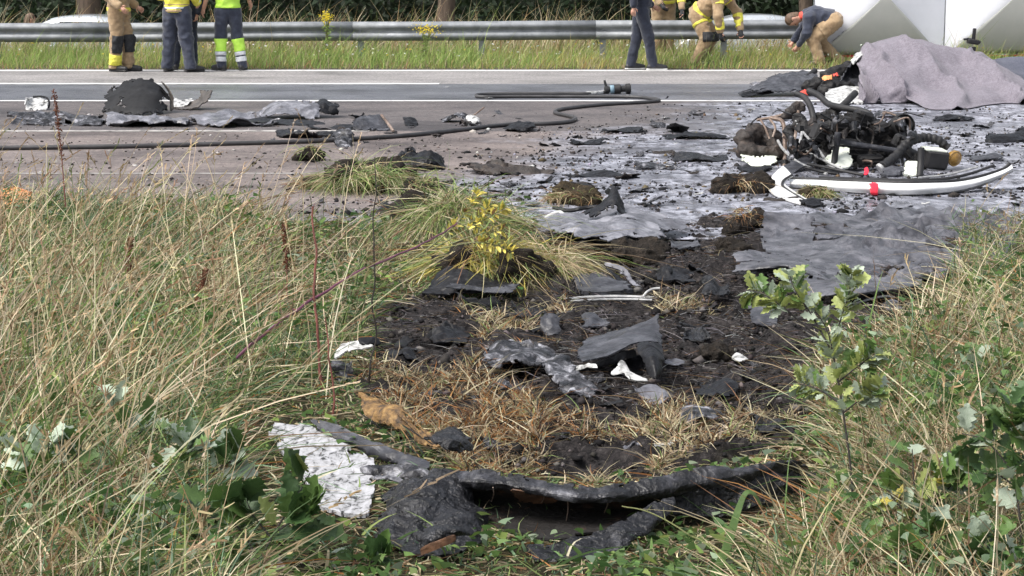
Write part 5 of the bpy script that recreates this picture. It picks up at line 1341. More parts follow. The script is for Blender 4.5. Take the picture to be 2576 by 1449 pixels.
L = np.linalg.norm(c1 - c0)
prof = [(0.05, 0), (0.075, 0.02), (0.08, L * 0.4), (0.092, L * 0.5), (0.092, L * 0.62), (0.084, L * 0.66), (0.096, L * 0.75), (0.098, L * 0.95), (0.085, L), (0.08, L - 0.03), (0.066, L - 0.03), (0.062, L + 0.012), (0.05, L + 0.012), (0.045, L - 0.05), (0.02, L - 0.06)]
mb.lathe(prof, c0, c1 - c0, 22); mb.build('exhaust_drum', M['rubber'], E)
lump('seat_remains', [(at(1872, 350, 405), at(1900, 336, 400), 0.07, 0.08), (at(1900, 336, 400), at(1945, 350, 400), 0.08, 0.07), (at(1870, 380, 408), at(1950, 384, 408), 0.05, 0.06), (at(1945, 350, 402), at(1955, 385, 406), 0.06, 0.05)], M['rustlump'], E, 0.04, 0.012, 0.02, 22,
     clip=lambda P: 0.075 - np.linalg.norm((P + eo - at(1905, 358, 412)) * np.array([0.8, 1, 1.1]), axis=1))
sheet_part('scorched_pan', [[(1850, 384, 404), (1885, 392, 408), (1925, 396, 410), (1968, 388, 406)], [(1860, 400, 412), (1890, 410, 416), (1925, 412, 418), (1962, 402, 412)], [(1866, 408, 418), (1892, 420, 421), (1925, 422, 422), (1955, 414, 416)]], M['foam'], E, nu=8, nv=6, thick=0.006, crumple=0.015, jag=0.05, seed=40)
sheet_part('burnt_flap', [[(1850, 414, 418), (1890, 420, 424), (1940, 420, 424)], [(1856, 430, 432), (1900, 436, 436), (1950, 430, 431)]], M['char'], E, nu=8, nv=6, thick=0.012, crumple=0.03, jag=0.05, seed=41)
for pts, r, mm in (
        ([(2002, 236, 392), (2021, 243, 394), (2037, 264, 398), (2046, 295, 402), (2049, 326, 405), (2047, 352, 408)], 0.026, 'rubber'),
        ([(2034, 228, 388), (2062, 242, 392), (2083, 261, 396), (2115, 270, 402), (2162, 278, 406), (2187, 287, 408), (2194, 306, 410), (2190, 322, 410)], 0.027, 'rubber'),
        ([(2108, 276, 400), (2126, 260, 398), (2140, 246, 396), (2152, 234, 394)], 0.03, 'rubber'),
        ([(2060, 305, 402), (2068, 330, 408), (2084, 345, 412), (2110, 348, 414)], 0.028, 'rubber')):
    tube_part('hose', pts, r, M[mm], E, 10, 6)
for pts, r, mm in (
        ([(1903, 302, 400), (1958, 292, 400), (1999, 275, 398)], 0.013, 'scorched'),
        ([(1940, 296, 402), (1968, 306, 404), (1974, 345, 406), (1974, 402, 410), (1972, 428, 428)], 0.018, 'scorched'),
        ([(1999, 271, 398), (2026, 315, 405), (2049, 354, 412)], 0.013, 'scorched'),
        ([(2049, 354, 412), (2020, 368, 414), (1992, 376, 414)], 0.012, 'scorched'),
        ([(2022, 292, 402), (2018, 330, 408), (2011, 366, 414)], 0.012, 'alu'),
        ([(2008, 280, 400), (2004, 310, 404), (2000, 345, 410), (1990, 372, 414)], 0.013, 'scorched'),
        ([(1935, 298, 402), (1950, 320, 404), (1944, 345, 405)], 0.01, 'scorched'),
        ([(1912, 300, 400), (1924, 320, 402), (1936, 350, 404)], 0.009, 'scorched'),
        ([(1999, 300, 404), (2018, 330, 408), (2037, 352, 412), (2060, 378, 420), (2082, 410, 432), (2100, 424, 436)], 0.011, 'alu'),
        ([(1957, 354, 408), (1966, 370, 414), (1983, 388, 420), (2003, 405, 426), (2040, 424, 434), (2080, 438, 442)], 0.012, 'alu'),
        ([(2012, 366, 414), (2036, 384, 424), (2070, 402, 432), (2120, 426, 438)], 0.009, 'alu'),
        ([(1880, 330, 402), (1890, 310, 401), (1905, 297, 400), (1915, 293, 400)], 0.006, 'char'),
        ([(2030, 412, 436), (2090, 424, 438), (2172, 440, 444)], 0.012, 'rubber'),
        ([(2024, 420, 438), (2060, 430, 440), (2110, 438, 443)], 0.014, 'char')):
    tube_part('strut', pts, r, M[mm], E, 8, 5)
lump('manifold', [(at(1985, 282, 400), at(2005, 272, 398), 0.035, 0.04), (at(2002, 268, 398), at(2018, 270, 398), 0.035, 0.03), (at(1972, 294, 402), at(1990, 290, 400), 0.025, 0.03)], M['rustlump'], E, 0.02, 0.009, 0.012, 40)
tube_part('post', [(2108, 334, 432), (2104, 366, 432), (2096, 428, 434)], 0.026, M['rubber'], E, 12, 3)
tube_part('post_sleeve', [(2109, 333, 432), (2106, 350, 432), (2104, 364, 432)], 0.0285, M['graphite'], E, 12, 3)
tube_part('cross_bar', [(2112, 357, 430), (2180, 367, 430), (2256, 379, 430)], 0.021, M['graphite'], E, 10, 3)
tube_part('short_post', [(2317, 372, 442), (2316, 410, 443), (2313, 446, 446)], 0.026, M['rubber'], E, 10, 3)
fo = sheet_part('foam_board', [[(2096, 374, 424), (2116, 372, 424), (2136, 374, 424)], [(2084, 390, 428), (2114, 392, 430), (2142, 396, 430)], [(2070, 408, 432), (2110, 424, 436), (2150, 420, 434)]], M['foam'], E, nu=8, nv=8, thick=0.02, crumple=0.006, jag=0.03, seed=42)
sheet_part('foam_board', [[(2276, 408, 436), (2292, 408, 436), (2308, 409, 436)], [(2272, 424, 440), (2290, 426, 440), (2309, 426, 440)], [(2270, 440, 444), (2290, 444, 445), (2308, 443, 444)]], M['foam'], E, nu=6, nv=6, thick=0.02, crumple=0.006, jag=0.02, seed=43)
sheet_part('foam_board', [[(2222, 424, 438), (2240, 420, 438), (2274, 422, 438)], [(2214, 442, 446), (2244, 446, 447), (2276, 444, 446)]], M['graphite'], E, nu=6, nv=6, thick=0.02, crumple=0.01, jag=0.03, seed=44)
# ribbed duct with amber lamp
dp = smooth_path(G3([(2218, 420, 438), (2249, 396, 432), (2271, 372, 428), (2297, 353, 426), (2327, 346, 424), (2358, 352, 424), (2384, 372, 424)]), 12)
rib = 0.036 + 0.004 * np.sin(np.arange(len(dp)) * 1.25)
mb = MB(); mb.tube(dp, rib, 12); du = mb.build('ribbed_duct', M['rubber'], E, origin=eo)
mb = MB(); mb.lathe([(0.037, 0), (0.041, 0.005), (0.041, 0.022), (0.037, 0.027)], at(2218, 420, 438) - eo, (-0.5, -0.2, -0.4), 12); mb.build('clamp_ring', M['alu'], du)
mb = MB(); cL = at(2400, 398, 426) - eo
mb.lathe([(0.02, -0.045), (0.045, -0.04), (0.062, -0.015), (0.066, 0.012), (0.06, 0.02), (0.052, 0.018), (0.03, 0.035), (0.005, 0.04)], cL, (0.35, -0.75, -0.15), 20); mb.build('amber_cap', M['amber'], E)
mb = MB(); mb.box(at(2352, 400, 428) - eo, (0.19, 0.14, 0.15), R=euler(0.1, 0.12, 0.2), bev=0.02); bx = mb.build('black_box', M['rubber'], E)
mb = MB(); mb.box(at(2350, 376, 428) - eo, (0.18, 0.13, 0.02), R=euler(0.1, 0.12, 0.2), bev=0.006); mb.build('pale_lid', M['foam'], bx)
sheet_part('grey_plate', [[(2050, 379, 418), (2060, 384, 420), (2070, 390, 422)], [(2012, 398, 424), (2022, 406, 427), (2030, 414, 430)], [(1971, 418, 430), (1980, 430, 434), (1988, 442, 438)]], M['graphite'], E, nu=6, nv=6, thick=0.008, crumple=0.002, jag=0.0, seed=45)

for (u, v, vb, sz, rx, ry, rz, mm) in ((2140, 372, 420, (0.26, 0.16, 0.13), 0.1, 0.08, 0.2, 'engine'), (2060, 330, 412, (0.1, 0.12, 0.16), 0.2, 0.3, 0.4, 'rubber'), (2212, 322, 414, (0.13, 0.12, 0.1), 0.3, -0.2, 0.5, 'engine'), (2030, 372, 420, (0.12, 0.1, 0.13), -0.1, 0.25, 0.1, 'char'), (2190, 404, 428, (0.2, 0.12, 0.09), 0.1, -0.05, 0.1, 'engine'), (2262, 356, 422, (0.1, 0.09, 0.11), 0.2, 0.4, 0.3, 'rubber')):
    mb = MB(); Rm = euler(rx, ry, rz); c_ = at(u, v, vb) - eo
    mb.box(c_, sz, R=Rm, bev=0.018)
    for q in range(3): mb.box(c_ + Rm @ np.array([0, -sz[1] / 2 - 0.004, sz[2] * (-0.3 + 0.3 * q)]), (sz[0] * 0.86, 0.012, 0.012), R=Rm, bev=0.003)
    for q in (-1, 1): mb.lathe([(0.012, 0), (0.012, 0.014), (0.006, 0.016)], c_ + Rm @ np.array([q * sz[0] * 0.38, -sz[1] / 2, sz[2] * 0.36]), Rm @ np.array([0, -1.0, 0]), 6)
    mb.build('casing', M[mm], E)
rw = np.random.default_rng(21)
for k in range(38):
    u0, v0 = rw.uniform(1985, 2290), rw.uniform(285, 415); u1, v1 = u0 + rw.normal(0, 45), min(v0 + rw.normal(25, 35), 432)
    vb = rw.uniform(408, 430)
    tube_part('wire', [(u0, v0, vb), ((u0 + u1) / 2 + rw.normal(0, 14), (v0 + v1) / 2 + rw.normal(0, 14), vb + rw.uniform(-6, 6)), (u1, v1, vb)], rw.uniform(0.003, 0.009), M[str(rw.choice(['rubber', 'char', 'engine', 'scorched', 'rustlump']))], E, 6, 4)
for k in range(40):
    u0, v0 = rw.uniform(1975, 2300), rw.uniform(300, 425); vb = rw.uniform(410, 432); w_, h_ = rw.uniform(10, 26), rw.uniform(8, 22)
    a_ = rw.normal(0, 6, 9)
    sheet_part('bracket', [[(u0 - w_ / 2, v0 - h_ / 2 + a_[0], vb), (u0, v0 - h_ / 2 + a_[1], vb + 3), (u0 + w_ / 2, v0 - h_ / 2 + a_[2], vb)], [(u0 - w_ / 2, v0 + h_ / 2 + a_[3], vb + 3), (u0, v0 + h_ / 2, vb + 6), (u0 + w_ / 2, v0 + h_ / 2 + a_[4], vb)]], M[str(rw.choice(['char', 'engine', 'rustlump', 'sootgrey']))], E, nu=4, nv=4, thick=0.006, crumple=0.012, jag=0.02, seed=200 + k)

# white bent spar
S = root('white_spar', 2200, 490, 'long white curved wreck spar with a red tape band, upturned at its right end', 'wreckage')
top = [(1985, 452), (2050, 454), (2115, 457), (2208, 460), (2302, 462), (2396, 459), (2458, 449), (2521, 430), (2546, 416)]
bot = [(1990, 470), (2050, 473), (2124, 481), (2208, 487), (2302, 488), (2385, 482), (2446, 470), (2508, 448), (2549, 428)]
def vbs(k, u): return float(np.interp(u, [1985, 2124, 2302, 2400, 2470, 2546], [474, 486, 494, 488, 482, 478]))
face = [[(u, v, vbs(0, u) - 2) for (u, v) in top], [((a[0] + b[0]) / 2, (a[1] + b[1]) / 2, vbs(0, a[0]) + 1) for a, b in zip(top, bot)], [(u, v, vbs(0, u)) for (u, v) in bot]]
sheet_part('white_face', face, M['cleanwhite'], S, nu=8, nv=6, thick=0.008, crumple=0.002, cscale=4, jag=0.0, seed=50)
sheet_part('underside', [[(u, v + 0.5, vbs(0, u)) for (u, v) in bot], [(u, v + 6 if u < 2450 else v + 3, vbs(0, u) - 2) for (u, v) in bot], [(u, v + 7 if u < 2450 else v + 3, vbs(0, u) - 5) for (u, v) in bot]], M['alu'], S, nu=8, nv=4, thick=0.006, crumple=0.002, jag=0.0, seed=51)
tube_part('rubber_trim', [(u, v - 3, vbs(0, u) - 4) for u, v in [(1968, 448)] + top[:-1] + [(2540, 414)]], 0.014, M['rubber'], S, 8, 6)
tube_part('rubber_trim', [(2060, 446, 462), (2160, 450, 464), (2300, 453, 468), (2380, 449, 466), (2440, 437, 464), (2500, 416, 460)], 0.011, M['rubber'], S, 8, 6)
tube_part('pale_edge', [(2310, 447, 460), (2380, 440, 458), (2430, 428, 456), (2460, 420, 455)], 0.008, M['alu'], S, 8, 5)
sheet_part('red_tape', [[(2186, 458, 491), (2198, 458, 491), (2210, 459, 491)], [(2187, 474, 494), (2198, 475, 494), (2210, 475, 494)], [(2190, 489, 494), (2199, 490.5, 494), (2209, 490, 494)], [(2192, 494, 488), (2200, 495, 488), (2207, 494, 488)]], M['tape'], S, nu=5, nv=5, thick=0.004, crumple=0.001, jag=0.012, seed=52, jscale=40)
sheet_part('red_tape', [[(2174, 424, 444), (2180, 420, 444), (2185, 424, 444)], [(2172, 440, 448), (2179, 442, 448), (2186, 438, 448)]], M['tape'], S, nu=4, nv=4, thick=0.006, crumple=0.006, jag=0.01, seed=53)
sheet_part('curled_end', [[(1970, 418, 470), (1944, 442, 474), (1931, 470, 482), (1946, 490, 494), (1980, 504, 508), (2014, 518, 518)], [(1982, 430, 472), (1960, 450, 476), (1952, 466, 482), (1966, 480, 492), (1996, 496, 504), (2022, 510, 514)], [(1994, 444, 474), (1978, 454, 476), (1975, 464, 480), (1986, 474, 486), (2010, 490, 498), (2030, 502, 508)]], M['cleanwhite'], S, nu=8, nv=6, thick=0.01, crumple=0.0, jag=0.0, seed=54)
tube_part('rubber_trim', [(1992, 440, 474), (1972, 453, 478), (1968, 466, 484), (1984, 480, 492), (2010, 496, 504), (2034, 510, 514)], 0.009, M['rubber'], S, 8, 5)
flat('black_rag', 'small black rag under the curled white spar end', [[(2010, 510, 512), (2040, 508, 511), (2070, 514, 515)], [(2015, 520, 520), (2045, 524, 524), (2072, 520, 520)]], M['char'], 0.01, 0.02, 10, 0.04, 55)

# ------------------------------------------------------------------ wreckage on the verge
t = root('torn_sheet', 1530, 610, 'crumpled silver and black torn sheet at the road edge, with an upright black peak', 'wreckage')
sheet_part('sheet', [[(1345, 552, 572), (1420, 535, 570), (1490, 542, 570), (1560, 522, 568), (1640, 534, 572), (1738, 566, 586)], [(1352, 572, 598), (1430, 556, 596), (1500, 556, 596), (1570, 540, 594), (1640, 552, 594), (1722, 578, 600)], [(1378, 588, 616), (1440, 584, 618), (1510, 586, 622), (1570, 566, 618), (1630, 584, 618), (1692, 588, 612)], [(1402, 600, 626), (1455, 608, 634), (1530, 624, 642), (1582, 594, 632), (1645, 608, 630), (1682, 598, 618)]], M['foil'], t, nu=10, nv=10, thick=0.005, crumple=0.022, cscale=7, jag=0.07, seed=60, jscale=10, holes=0.05)
sheet_part('shade_layer', [[(1420, 600, 606), (1500, 602, 612), (1600, 596, 606)], [(1440, 622, 624), (1520, 634, 636), (1610, 614, 616)]], M['char'], t, nu=8, nv=6, thick=0.006, crumple=0.01, jag=0.04, seed=160)  # black sheet painting the shade below the overhanging front edge
sheet_part('black_peak', [[(1462, 540, 580), (1512, 506, 580), (1547, 470, 580), (1560, 498, 580), (1576, 530, 582)], [(1470, 556, 590), (1510, 540, 592), (1545, 522, 592), (1562, 534, 592), (1580, 546, 592)]], M['char'], t, nu=8, nv=8, thick=0.008, crumple=0.012, cscale=10, jag=0.04, seed=61, hard=True)
sheet_part('white_edge', [[(1212, 498, 512), (1250, 506, 518), (1300, 528, 538), (1350, 566, 574)], [(1222, 512, 526), (1262, 524, 536), (1308, 552, 562), (1340, 580, 586)]], M['white'], t, nu=9, nv=7, thick=0.006, crumple=0.014, cscale=9, jag=0.05, seed=62)
sheet_part('black_underside', [[(1262, 520, 536), (1290, 545, 556), (1316, 566, 576)], [(1268, 540, 546), (1290, 568, 572), (1312, 580, 584)]], M['char'], t, nu=7, nv=6, thick=0.008, crumple=0.012, jag=0.03, seed=63)
tube_part('bent_strap', [(1372, 548, 560), (1392, 538, 560), (1410, 534, 560), (1420, 546, 564), (1428, 560, 566)], 0.012, M['white'], t, 8, 5)
tube_part('black_strut', [(1392, 522, 545), (1430, 530, 548), (1480, 522, 548), (1520, 520, 550)], 0.014, M['char'], t, 7, 4)

t = root('hollow_wreckage', 1185, 745, 'black hollow panel buried under the turf mound', 'wreckage')
sheet_part('skin', [[(1088, 690, 728), (1122, 668, 726), (1200, 690, 728), (1265, 712, 732), (1300, 716, 734)], [(1066, 716, 738), (1120, 712, 740), (1200, 716, 742), (1265, 724, 742), (1308, 722, 740)], [(1052, 732, 744), (1120, 738, 748), (1200, 742, 750), (1260, 744, 750), (1310, 734, 744)]], M['char'], t, nu=10, nv=8, thick=0.008, crumple=0.012, cscale=8, jag=0.03, seed=64)  # its black also carries the shade below the turf
sheet_part('bright_lip', [[(1130, 716, 744), (1200, 722, 746), (1260, 720, 746), (1308, 712, 742)], [(1120, 728, 750), (1200, 734, 752), (1262, 738, 752), (1312, 728, 748)]], M['graphite'], t, nu=10, nv=5, thick=0.004, crumple=0.008, jag=0.03, seed=65)
t = root('bent_strip', 1560, 712, 'thin bent grey strip sticking up from the black soil', 'wreckage')
sheet_part('strip', [[(1515, 654, 700), (1545, 664, 704), (1575, 676, 708), (1592, 700, 714), (1612, 722, 724)], [(1518, 664, 702), (1546, 676, 706), (1568, 686, 710), (1582, 706, 716), (1600, 722, 724)]], M['foil'], t, nu=7, nv=5, thick=0.005, crumple=0.012, jag=0.02, seed=66)
sheet_part('black_flap', [[(1520, 668, 704), (1550, 690, 712), (1575, 704, 716)], [(1530, 690, 712), (1552, 706, 718), (1572, 712, 720)]], M['char'], t, nu=6, nv=5, thick=0.005, crumple=0.012, jag=0.03, seed=67)
flat('soil_slab', 'flat grey crusted slab on the black soil below the bent strip', [[(1440, 705, 712), (1500, 698, 708), (1580, 708, 714)], [(1430, 726, 728), (1500, 724, 728), (1590, 730, 732)], [(1455, 745, 745), (1520, 748, 748), (1596, 744, 744)]], M['graphite'], 0.02, 0.02, 6, 0.04, 68)
t = root('pale_rods', 1540, 760, 'pair of pale rods with a hooked end lying on the black soil', 'wreckage')
tube_part('rod', [(1418, 760, 762), (1480, 754, 758), (1560, 752, 757), (1662, 756, 760)], 0.008, M['alu'], t, 7, 5, dz=0.012)
tube_part('rod', [(1430, 764, 766), (1500, 759, 763), (1580, 758, 762), (1640, 760, 764)], 0.006, M['alu'], t, 7, 5, dz=0.01)
tube_part('hook', [(1618, 752, 758), (1628, 740, 757), (1642, 733, 756), (1660, 731, 756)], 0.006, M['alu'], t, 7, 5, dz=0.012)

# big grey fabric skin at right
t = root('grey_skin_sheet', 2140, 700, 'large wrinkled grey sheet spread on the soil at right', 'wreckage')
gs = [[(1924, 535, 560), (2010, 536, 556), (2110, 538, 552), (2220, 531, 546), (2340, 526, 541), (2460, 532, 545), (2560, 545, 552)],
      [(1914, 585, 596), (2010, 584, 594), (2120, 582, 592), (2230, 570, 584), (2350, 574, 584), (2470, 584, 590), (2570, 590, 594)],
      [(1918, 634, 642), (2020, 646, 652), (2110, 630, 648), (2230, 626, 640), (2360, 632, 640), (2470, 644, 648), (2560, 648, 650)],
      [(1960, 658, 668), (2040, 668, 678), (2130, 664, 676), (2240, 668, 676), (2350, 674, 680), (2450, 680, 682), (2540, 690, 690)],
      [(1990, 705, 716), (2060, 715, 724), (2140, 722, 732), (2240, 712, 722), (2340, 708, 716), (2420, 706, 710), (2510, 715, 715)]]
C = np.array([[at(*p) for p in row] for row in gs]); Gg = smooth_grid(C, 14, 14)
r_, c_ = Gg.shape[:2]
Ii, Jj = np.meshgrid(np.linspace(0, 1, r_), np.linspace(0, 1, c_), indexing='ij')
Nn = grid_normals(Gg); Nn = Nn * np.sign(Nn[..., 2:3])
wr = np.clip((Jj - 0.28) * 4, 0.12, 1)
ph = (Gg[..., 0] * 2.0 + Gg[..., 1] * 5.2) + 0.8 * fbm(Gg * 2.6, 3)
wv = (1 - np.abs(np.sin(ph * 2.9))) ** 1.8 * np.clip(0.4 + fbm(Gg * 2.2 + 9, 2), 0, 1.2)
Gg = Gg + Nn * (wr * (0.085 * wv + 0.034 * facets(Gg * 5, 70) + 0.012 * facets(Gg * 14, 71)) + 0.006 * fbm(Gg * 6, 2))[..., None]
cen = Gg.mean((0, 1))
jg = 0.09 * np.abs(fbm(Gg * 3.5, 2)) * (np.exp(-Ii * 16) + np.exp(-(1 - Ii) * 16) + np.exp(-Jj * 20) + np.exp(-(1 - Jj) * 16))
Gg = Gg + unit(cen - Gg) * jg[..., None]
V, Fc = shell(Gg, 0.005)
link('sheet', mesh('sheet', V - np.array(t.location), Fc), t, M['sheet'], smooth=False)
sheet_part('upright_panel', [[(1920, 534, 590), (1985, 536, 588), (2050, 546, 590)], [(1912, 585, 604), (1985, 588, 606), (2052, 590, 606)], [(1920, 636, 640), (1985, 644, 648), (2040, 636, 642)]], M['sheet'], t, nu=10, nv=8, thick=0.006, crumple=0.006, cscale=5, jag=0.02, seed=71)
sheet_part('folded_flap', [[(2046, 572, 606), (2080, 568, 604), (2130, 558, 598)], [(2048, 592, 612), (2084, 588, 610), (2124, 586, 606)], [(2054, 604, 616), (2084, 604, 616), (2110, 602, 612)]], M['sheet'], t, nu=8, nv=6, thick=0.005, crumple=0.008, jag=0.02, seed=72)
sheet_part('rolled_edge', [[(1842, 636, 668), (1880, 630, 664), (1940, 636, 664), (2040, 648, 668)], [(1838, 648, 676), (1884, 646, 674), (1940, 650, 674), (2045, 660, 676)], [(1846, 660, 680), (1890, 660, 680), (1945, 660, 680), (2040, 668, 682)]], M['sheet'], t, nu=8, nv=6, thick=0.006, crumple=0.006, jag=0.03, seed=73)
sheet_part('front_fold', [[(1862, 660, 690), (1920, 658, 690), (1990, 660, 692), (2080, 672, 700)], [(1848, 680, 712), (1920, 670, 714), (1995, 666, 716), (2080, 694, 724)], [(1838, 690, 716), (1920, 680, 718), (1996, 674, 720), (2090, 718, 744)]], M['sheet'], t, nu=8, nv=6, thick=0.005, crumple=0.008, jag=0.02, seed=74)
sheet_part('front_hem', [[(1990, 690, 728), (2080, 700, 734), (2180, 700, 736), (2320, 692, 726)], [(1980, 724, 762), (2060, 736, 772), (2150, 732, 772), (2320, 714, 748)], [(1990, 738, 766), (2060, 752, 778), (2120, 746, 780), (2310, 722, 756)]], M['sheet'], t, nu=8, nv=6, thick=0.005, crumple=0.008, jag=0.02, seed=75)
tube_part('pale_cord', [(2090, 772, 774), (2140, 766, 770), (2190, 752, 766), (2225, 745, 764), (2250, 748, 762)], 0.006, M['alu'], t, 7, 5)
flat('white_tatter', 'small white-edged black scrap under the grey sheet at right', [[(2216, 768, 776), (2240, 756, 774), (2266, 764, 776)], [(2222, 780, 786), (2244, 788, 790), (2270, 782, 786)]], M['sootgrey'], 0.004, 0.012, 12, 0.02, 76)
flat('grey_scrap', 'small dark grey panel half hidden by the oak sapling', [[(1880, 765, 800), (1930, 758, 800), (1956, 775, 805)], [(1885, 800, 815), (1925, 800, 818), (1958, 810, 820)], [(1890, 822, 826), (1930, 828, 830), (1955, 826, 828)]], M['graphite'], 0.006, 0.012, 8, 0.03, 77)

# curled black shell in the middle
t = root('curled_shell', 1570, 955, 'curled black shell with white lining and a pointed fin in the burnt patch', 'wreckage')
sheet_part('outer_skin', [[(1468, 858, 908), (1530, 840, 902), (1600, 814, 900), (1640, 796, 900), (1659, 779, 898)], [(1452, 880, 932), (1525, 862, 926), (1596, 840, 920), (1640, 834, 914), (1662, 828, 910)], [(1450, 902, 950), (1525, 882, 944), (1592, 858, 934), (1640, 852, 926), (1664, 860, 922)], [(1452, 918, 962), (1530, 898, 956), (1592, 872, 946), (1640, 866, 938), (1666, 878, 934)]], M['graphite'], t, nu=10, nv=10, thick=0.006, crumple=0.007, cscale=7, jag=0.02, seed=80, tear=0.02)
sheet_part('side_lobe', [[(1596, 866, 942), (1630, 858, 942), (1662, 862, 936)], [(1606, 892, 956), (1642, 886, 962), (1674, 896, 952)], [(1616, 922, 966), (1650, 922, 974), (1674, 928, 962)], [(1624, 944, 968), (1650, 956, 978), (1664, 952, 968)]], M['char'], t, nu=8, nv=8, thick=0.006, crumple=0.006, cscale=8, jag=0.02, seed=81, tear=0.02)
sheet_part('black_lip', [[(1442, 926, 962), (1500, 908, 958), (1560, 886, 950), (1600, 876, 944)], [(1440, 942, 960), (1505, 928, 958), (1565, 908, 950), (1602, 894, 944)]], M['char'], t, nu=8, nv=5, thick=0.005, crumple=0.006, jag=0.015, seed=82)
sheet_part('cavity_shade', [[(1450, 930, 940), (1530, 912, 930), (1610, 890, 926), (1655, 890, 926)], [(1455, 948, 950), (1530, 944, 946), (1610, 944, 946), (1655, 942, 944)]], M['char'], t, nu=7, nv=6, thick=0.005, crumple=0.006, jag=0.01, seed=84)  # black sheet added as the shade inside the curl
sheet_part('white_lining', [[(1528, 940, 968), (1550, 920, 962), (1564, 910, 958), (1580, 932, 964), (1604, 948, 968)], [(1536, 948, 970), (1560, 944, 970), (1580, 954, 974), (1602, 961, 976), (1642, 957, 974)]], M['white'], t, nu=8, nv=5, thick=0.004, crumple=0.004, jag=0.02, seed=83)
sheet_part('white_lining', [[(1450, 922, 966), (1475, 914, 966), (1500, 912, 966)], [(1448, 934, 968), (1475, 928, 968), (1504, 926, 970)]], M['white'], t, nu=6, nv=4, thick=0.004, crumple=0.004, jag=0.015, seed=85)
flat('burnt_skin', 'long curved sheet of burnt layered grey skin beside the curled shell', [[(1216, 872, 900), (1295, 854, 892), (1365, 862, 898), (1426, 900, 924), (1472, 944, 962), (1514, 982, 994)], [(1208, 898, 932), (1290, 880, 928), (1352, 890, 932), (1402, 920, 952), (1442, 960, 984), (1492, 996, 1010)], [(1212, 930, 962), (1290, 922, 962), (1342, 928, 964), (1378, 946, 976), (1412, 982, 1000), (1428, 1006, 1016)]], M['sootgrey'], 0.006, 0.018, 10, 0.07, 85, nu=13, nv=13, hard=True)
flat('burnt_skin', 'upper flake of brownish burnt skin lying on the curved grey skin', [[(1222, 880, 900), (1300, 862, 892), (1370, 874, 900)], [(1230, 892, 908), (1310, 884, 906), (1380, 898, 916)]], M['rustlump'], 0.005, 0.012, 11, 0.06, 86, hard=True)
flat('grey_scrap', 'small grey scorched panel standing in the dry tuft left of centre', [[(1360, 790, 845), (1385, 784, 846), (1410, 800, 848)], [(1352, 822, 852), (1385, 820, 854), (1412, 826, 854)], [(1370, 848, 856), (1390, 852, 858), (1408, 846, 856)]], M['graphite'], 0.005, 0.008, 9, 0.03, 87)
t = root('silver_arch', 890, 960, 'silver arched scrap with dark crumpled foot at the left of the burnt patch', 'wreckage')
sheet_part('arch', [[(838, 905, 950), (852, 878, 948), (890, 858, 946), (940, 848, 948)], [(846, 912, 956), (866, 892, 954), (902, 876, 952), (950, 868, 952)]], M['white'], t, nu=8, nv=5, thick=0.006, crumple=0.0180, cscale=9, jag=0.03, seed=88)
sheet_part('dark_foot', [[(836, 905, 955), (862, 900, 956), (888, 905, 956)], [(832, 935, 962), (862, 930, 964), (892, 935, 962)], [(838, 968, 970), (866, 970, 972), (894, 955, 960)]], M['sootgrey'], t, nu=7, nv=7, thick=0.006, crumple=0.02, cscale=13, jag=0.03, seed=89, hard=True)
sheet_part('black_end', [[(905, 866, 952), (930, 858, 952), (950, 872, 952)], [(910, 884, 958), (932, 880, 958), (950, 886, 958)]], M['char'], t, nu=6, nv=5, thick=0.006, crumple=0.0210, cscale=9, jag=0.02, seed=90)
GS = 'small crumpled scraps on the burnt patch'
flat('crumpled_scrap', 'crumpled whitish scrap on dry stubble below the curled shell', [[(1596, 990, 1004), (1640, 978, 1002), (1685, 988, 1006)], [(1600, 1004, 1012), (1640, 998, 1014), (1690, 1004, 1014)], [(1620, 1020, 1020), (1650, 1024, 1024), (1685, 1018, 1020)]], M['foil'], 0.004, 0.03, 14, 0.03, 91, GS)
flat('crumpled_scrap', 'white scrap on black soil right of the curled shell', [[(1836, 900, 912), (1856, 890, 912), (1880, 898, 914)], [(1838, 914, 920), (1858, 918, 922), (1880, 912, 918)]], M['white'], 0.004, 0.012, 14, 0.02, 92, GS)
flat('crumpled_scrap', 'pale torn scrap just above the big hull piece', [[(1556, 1130, 1140), (1582, 1122, 1138), (1612, 1116, 1138)], [(1566, 1144, 1146), (1588, 1142, 1146), (1614, 1136, 1144)]], M['foil'], 0.004, 0.014, 14, 0.02, 93, GS)
flat('crumpled_scrap', 'curled white ribbon scrap right of the pale torn scrap', [[(1640, 1126, 1138), (1680, 1114, 1136), (1735, 1116, 1138)], [(1644, 1134, 1142), (1682, 1128, 1142), (1738, 1128, 1142)]], M['white'], 0.003, 0.016, 14, 0.03, 94, GS)
flat('crumpled_scrap', 'silver flakes between the curled shell and the sapling', [[(1668, 905, 916), (1700, 895, 915), (1730, 902, 916)], [(1672, 918, 922), (1702, 920, 924), (1728, 916, 920)]], M['foil'], 0.003, 0.015, 14, 0.03, 95, GS)

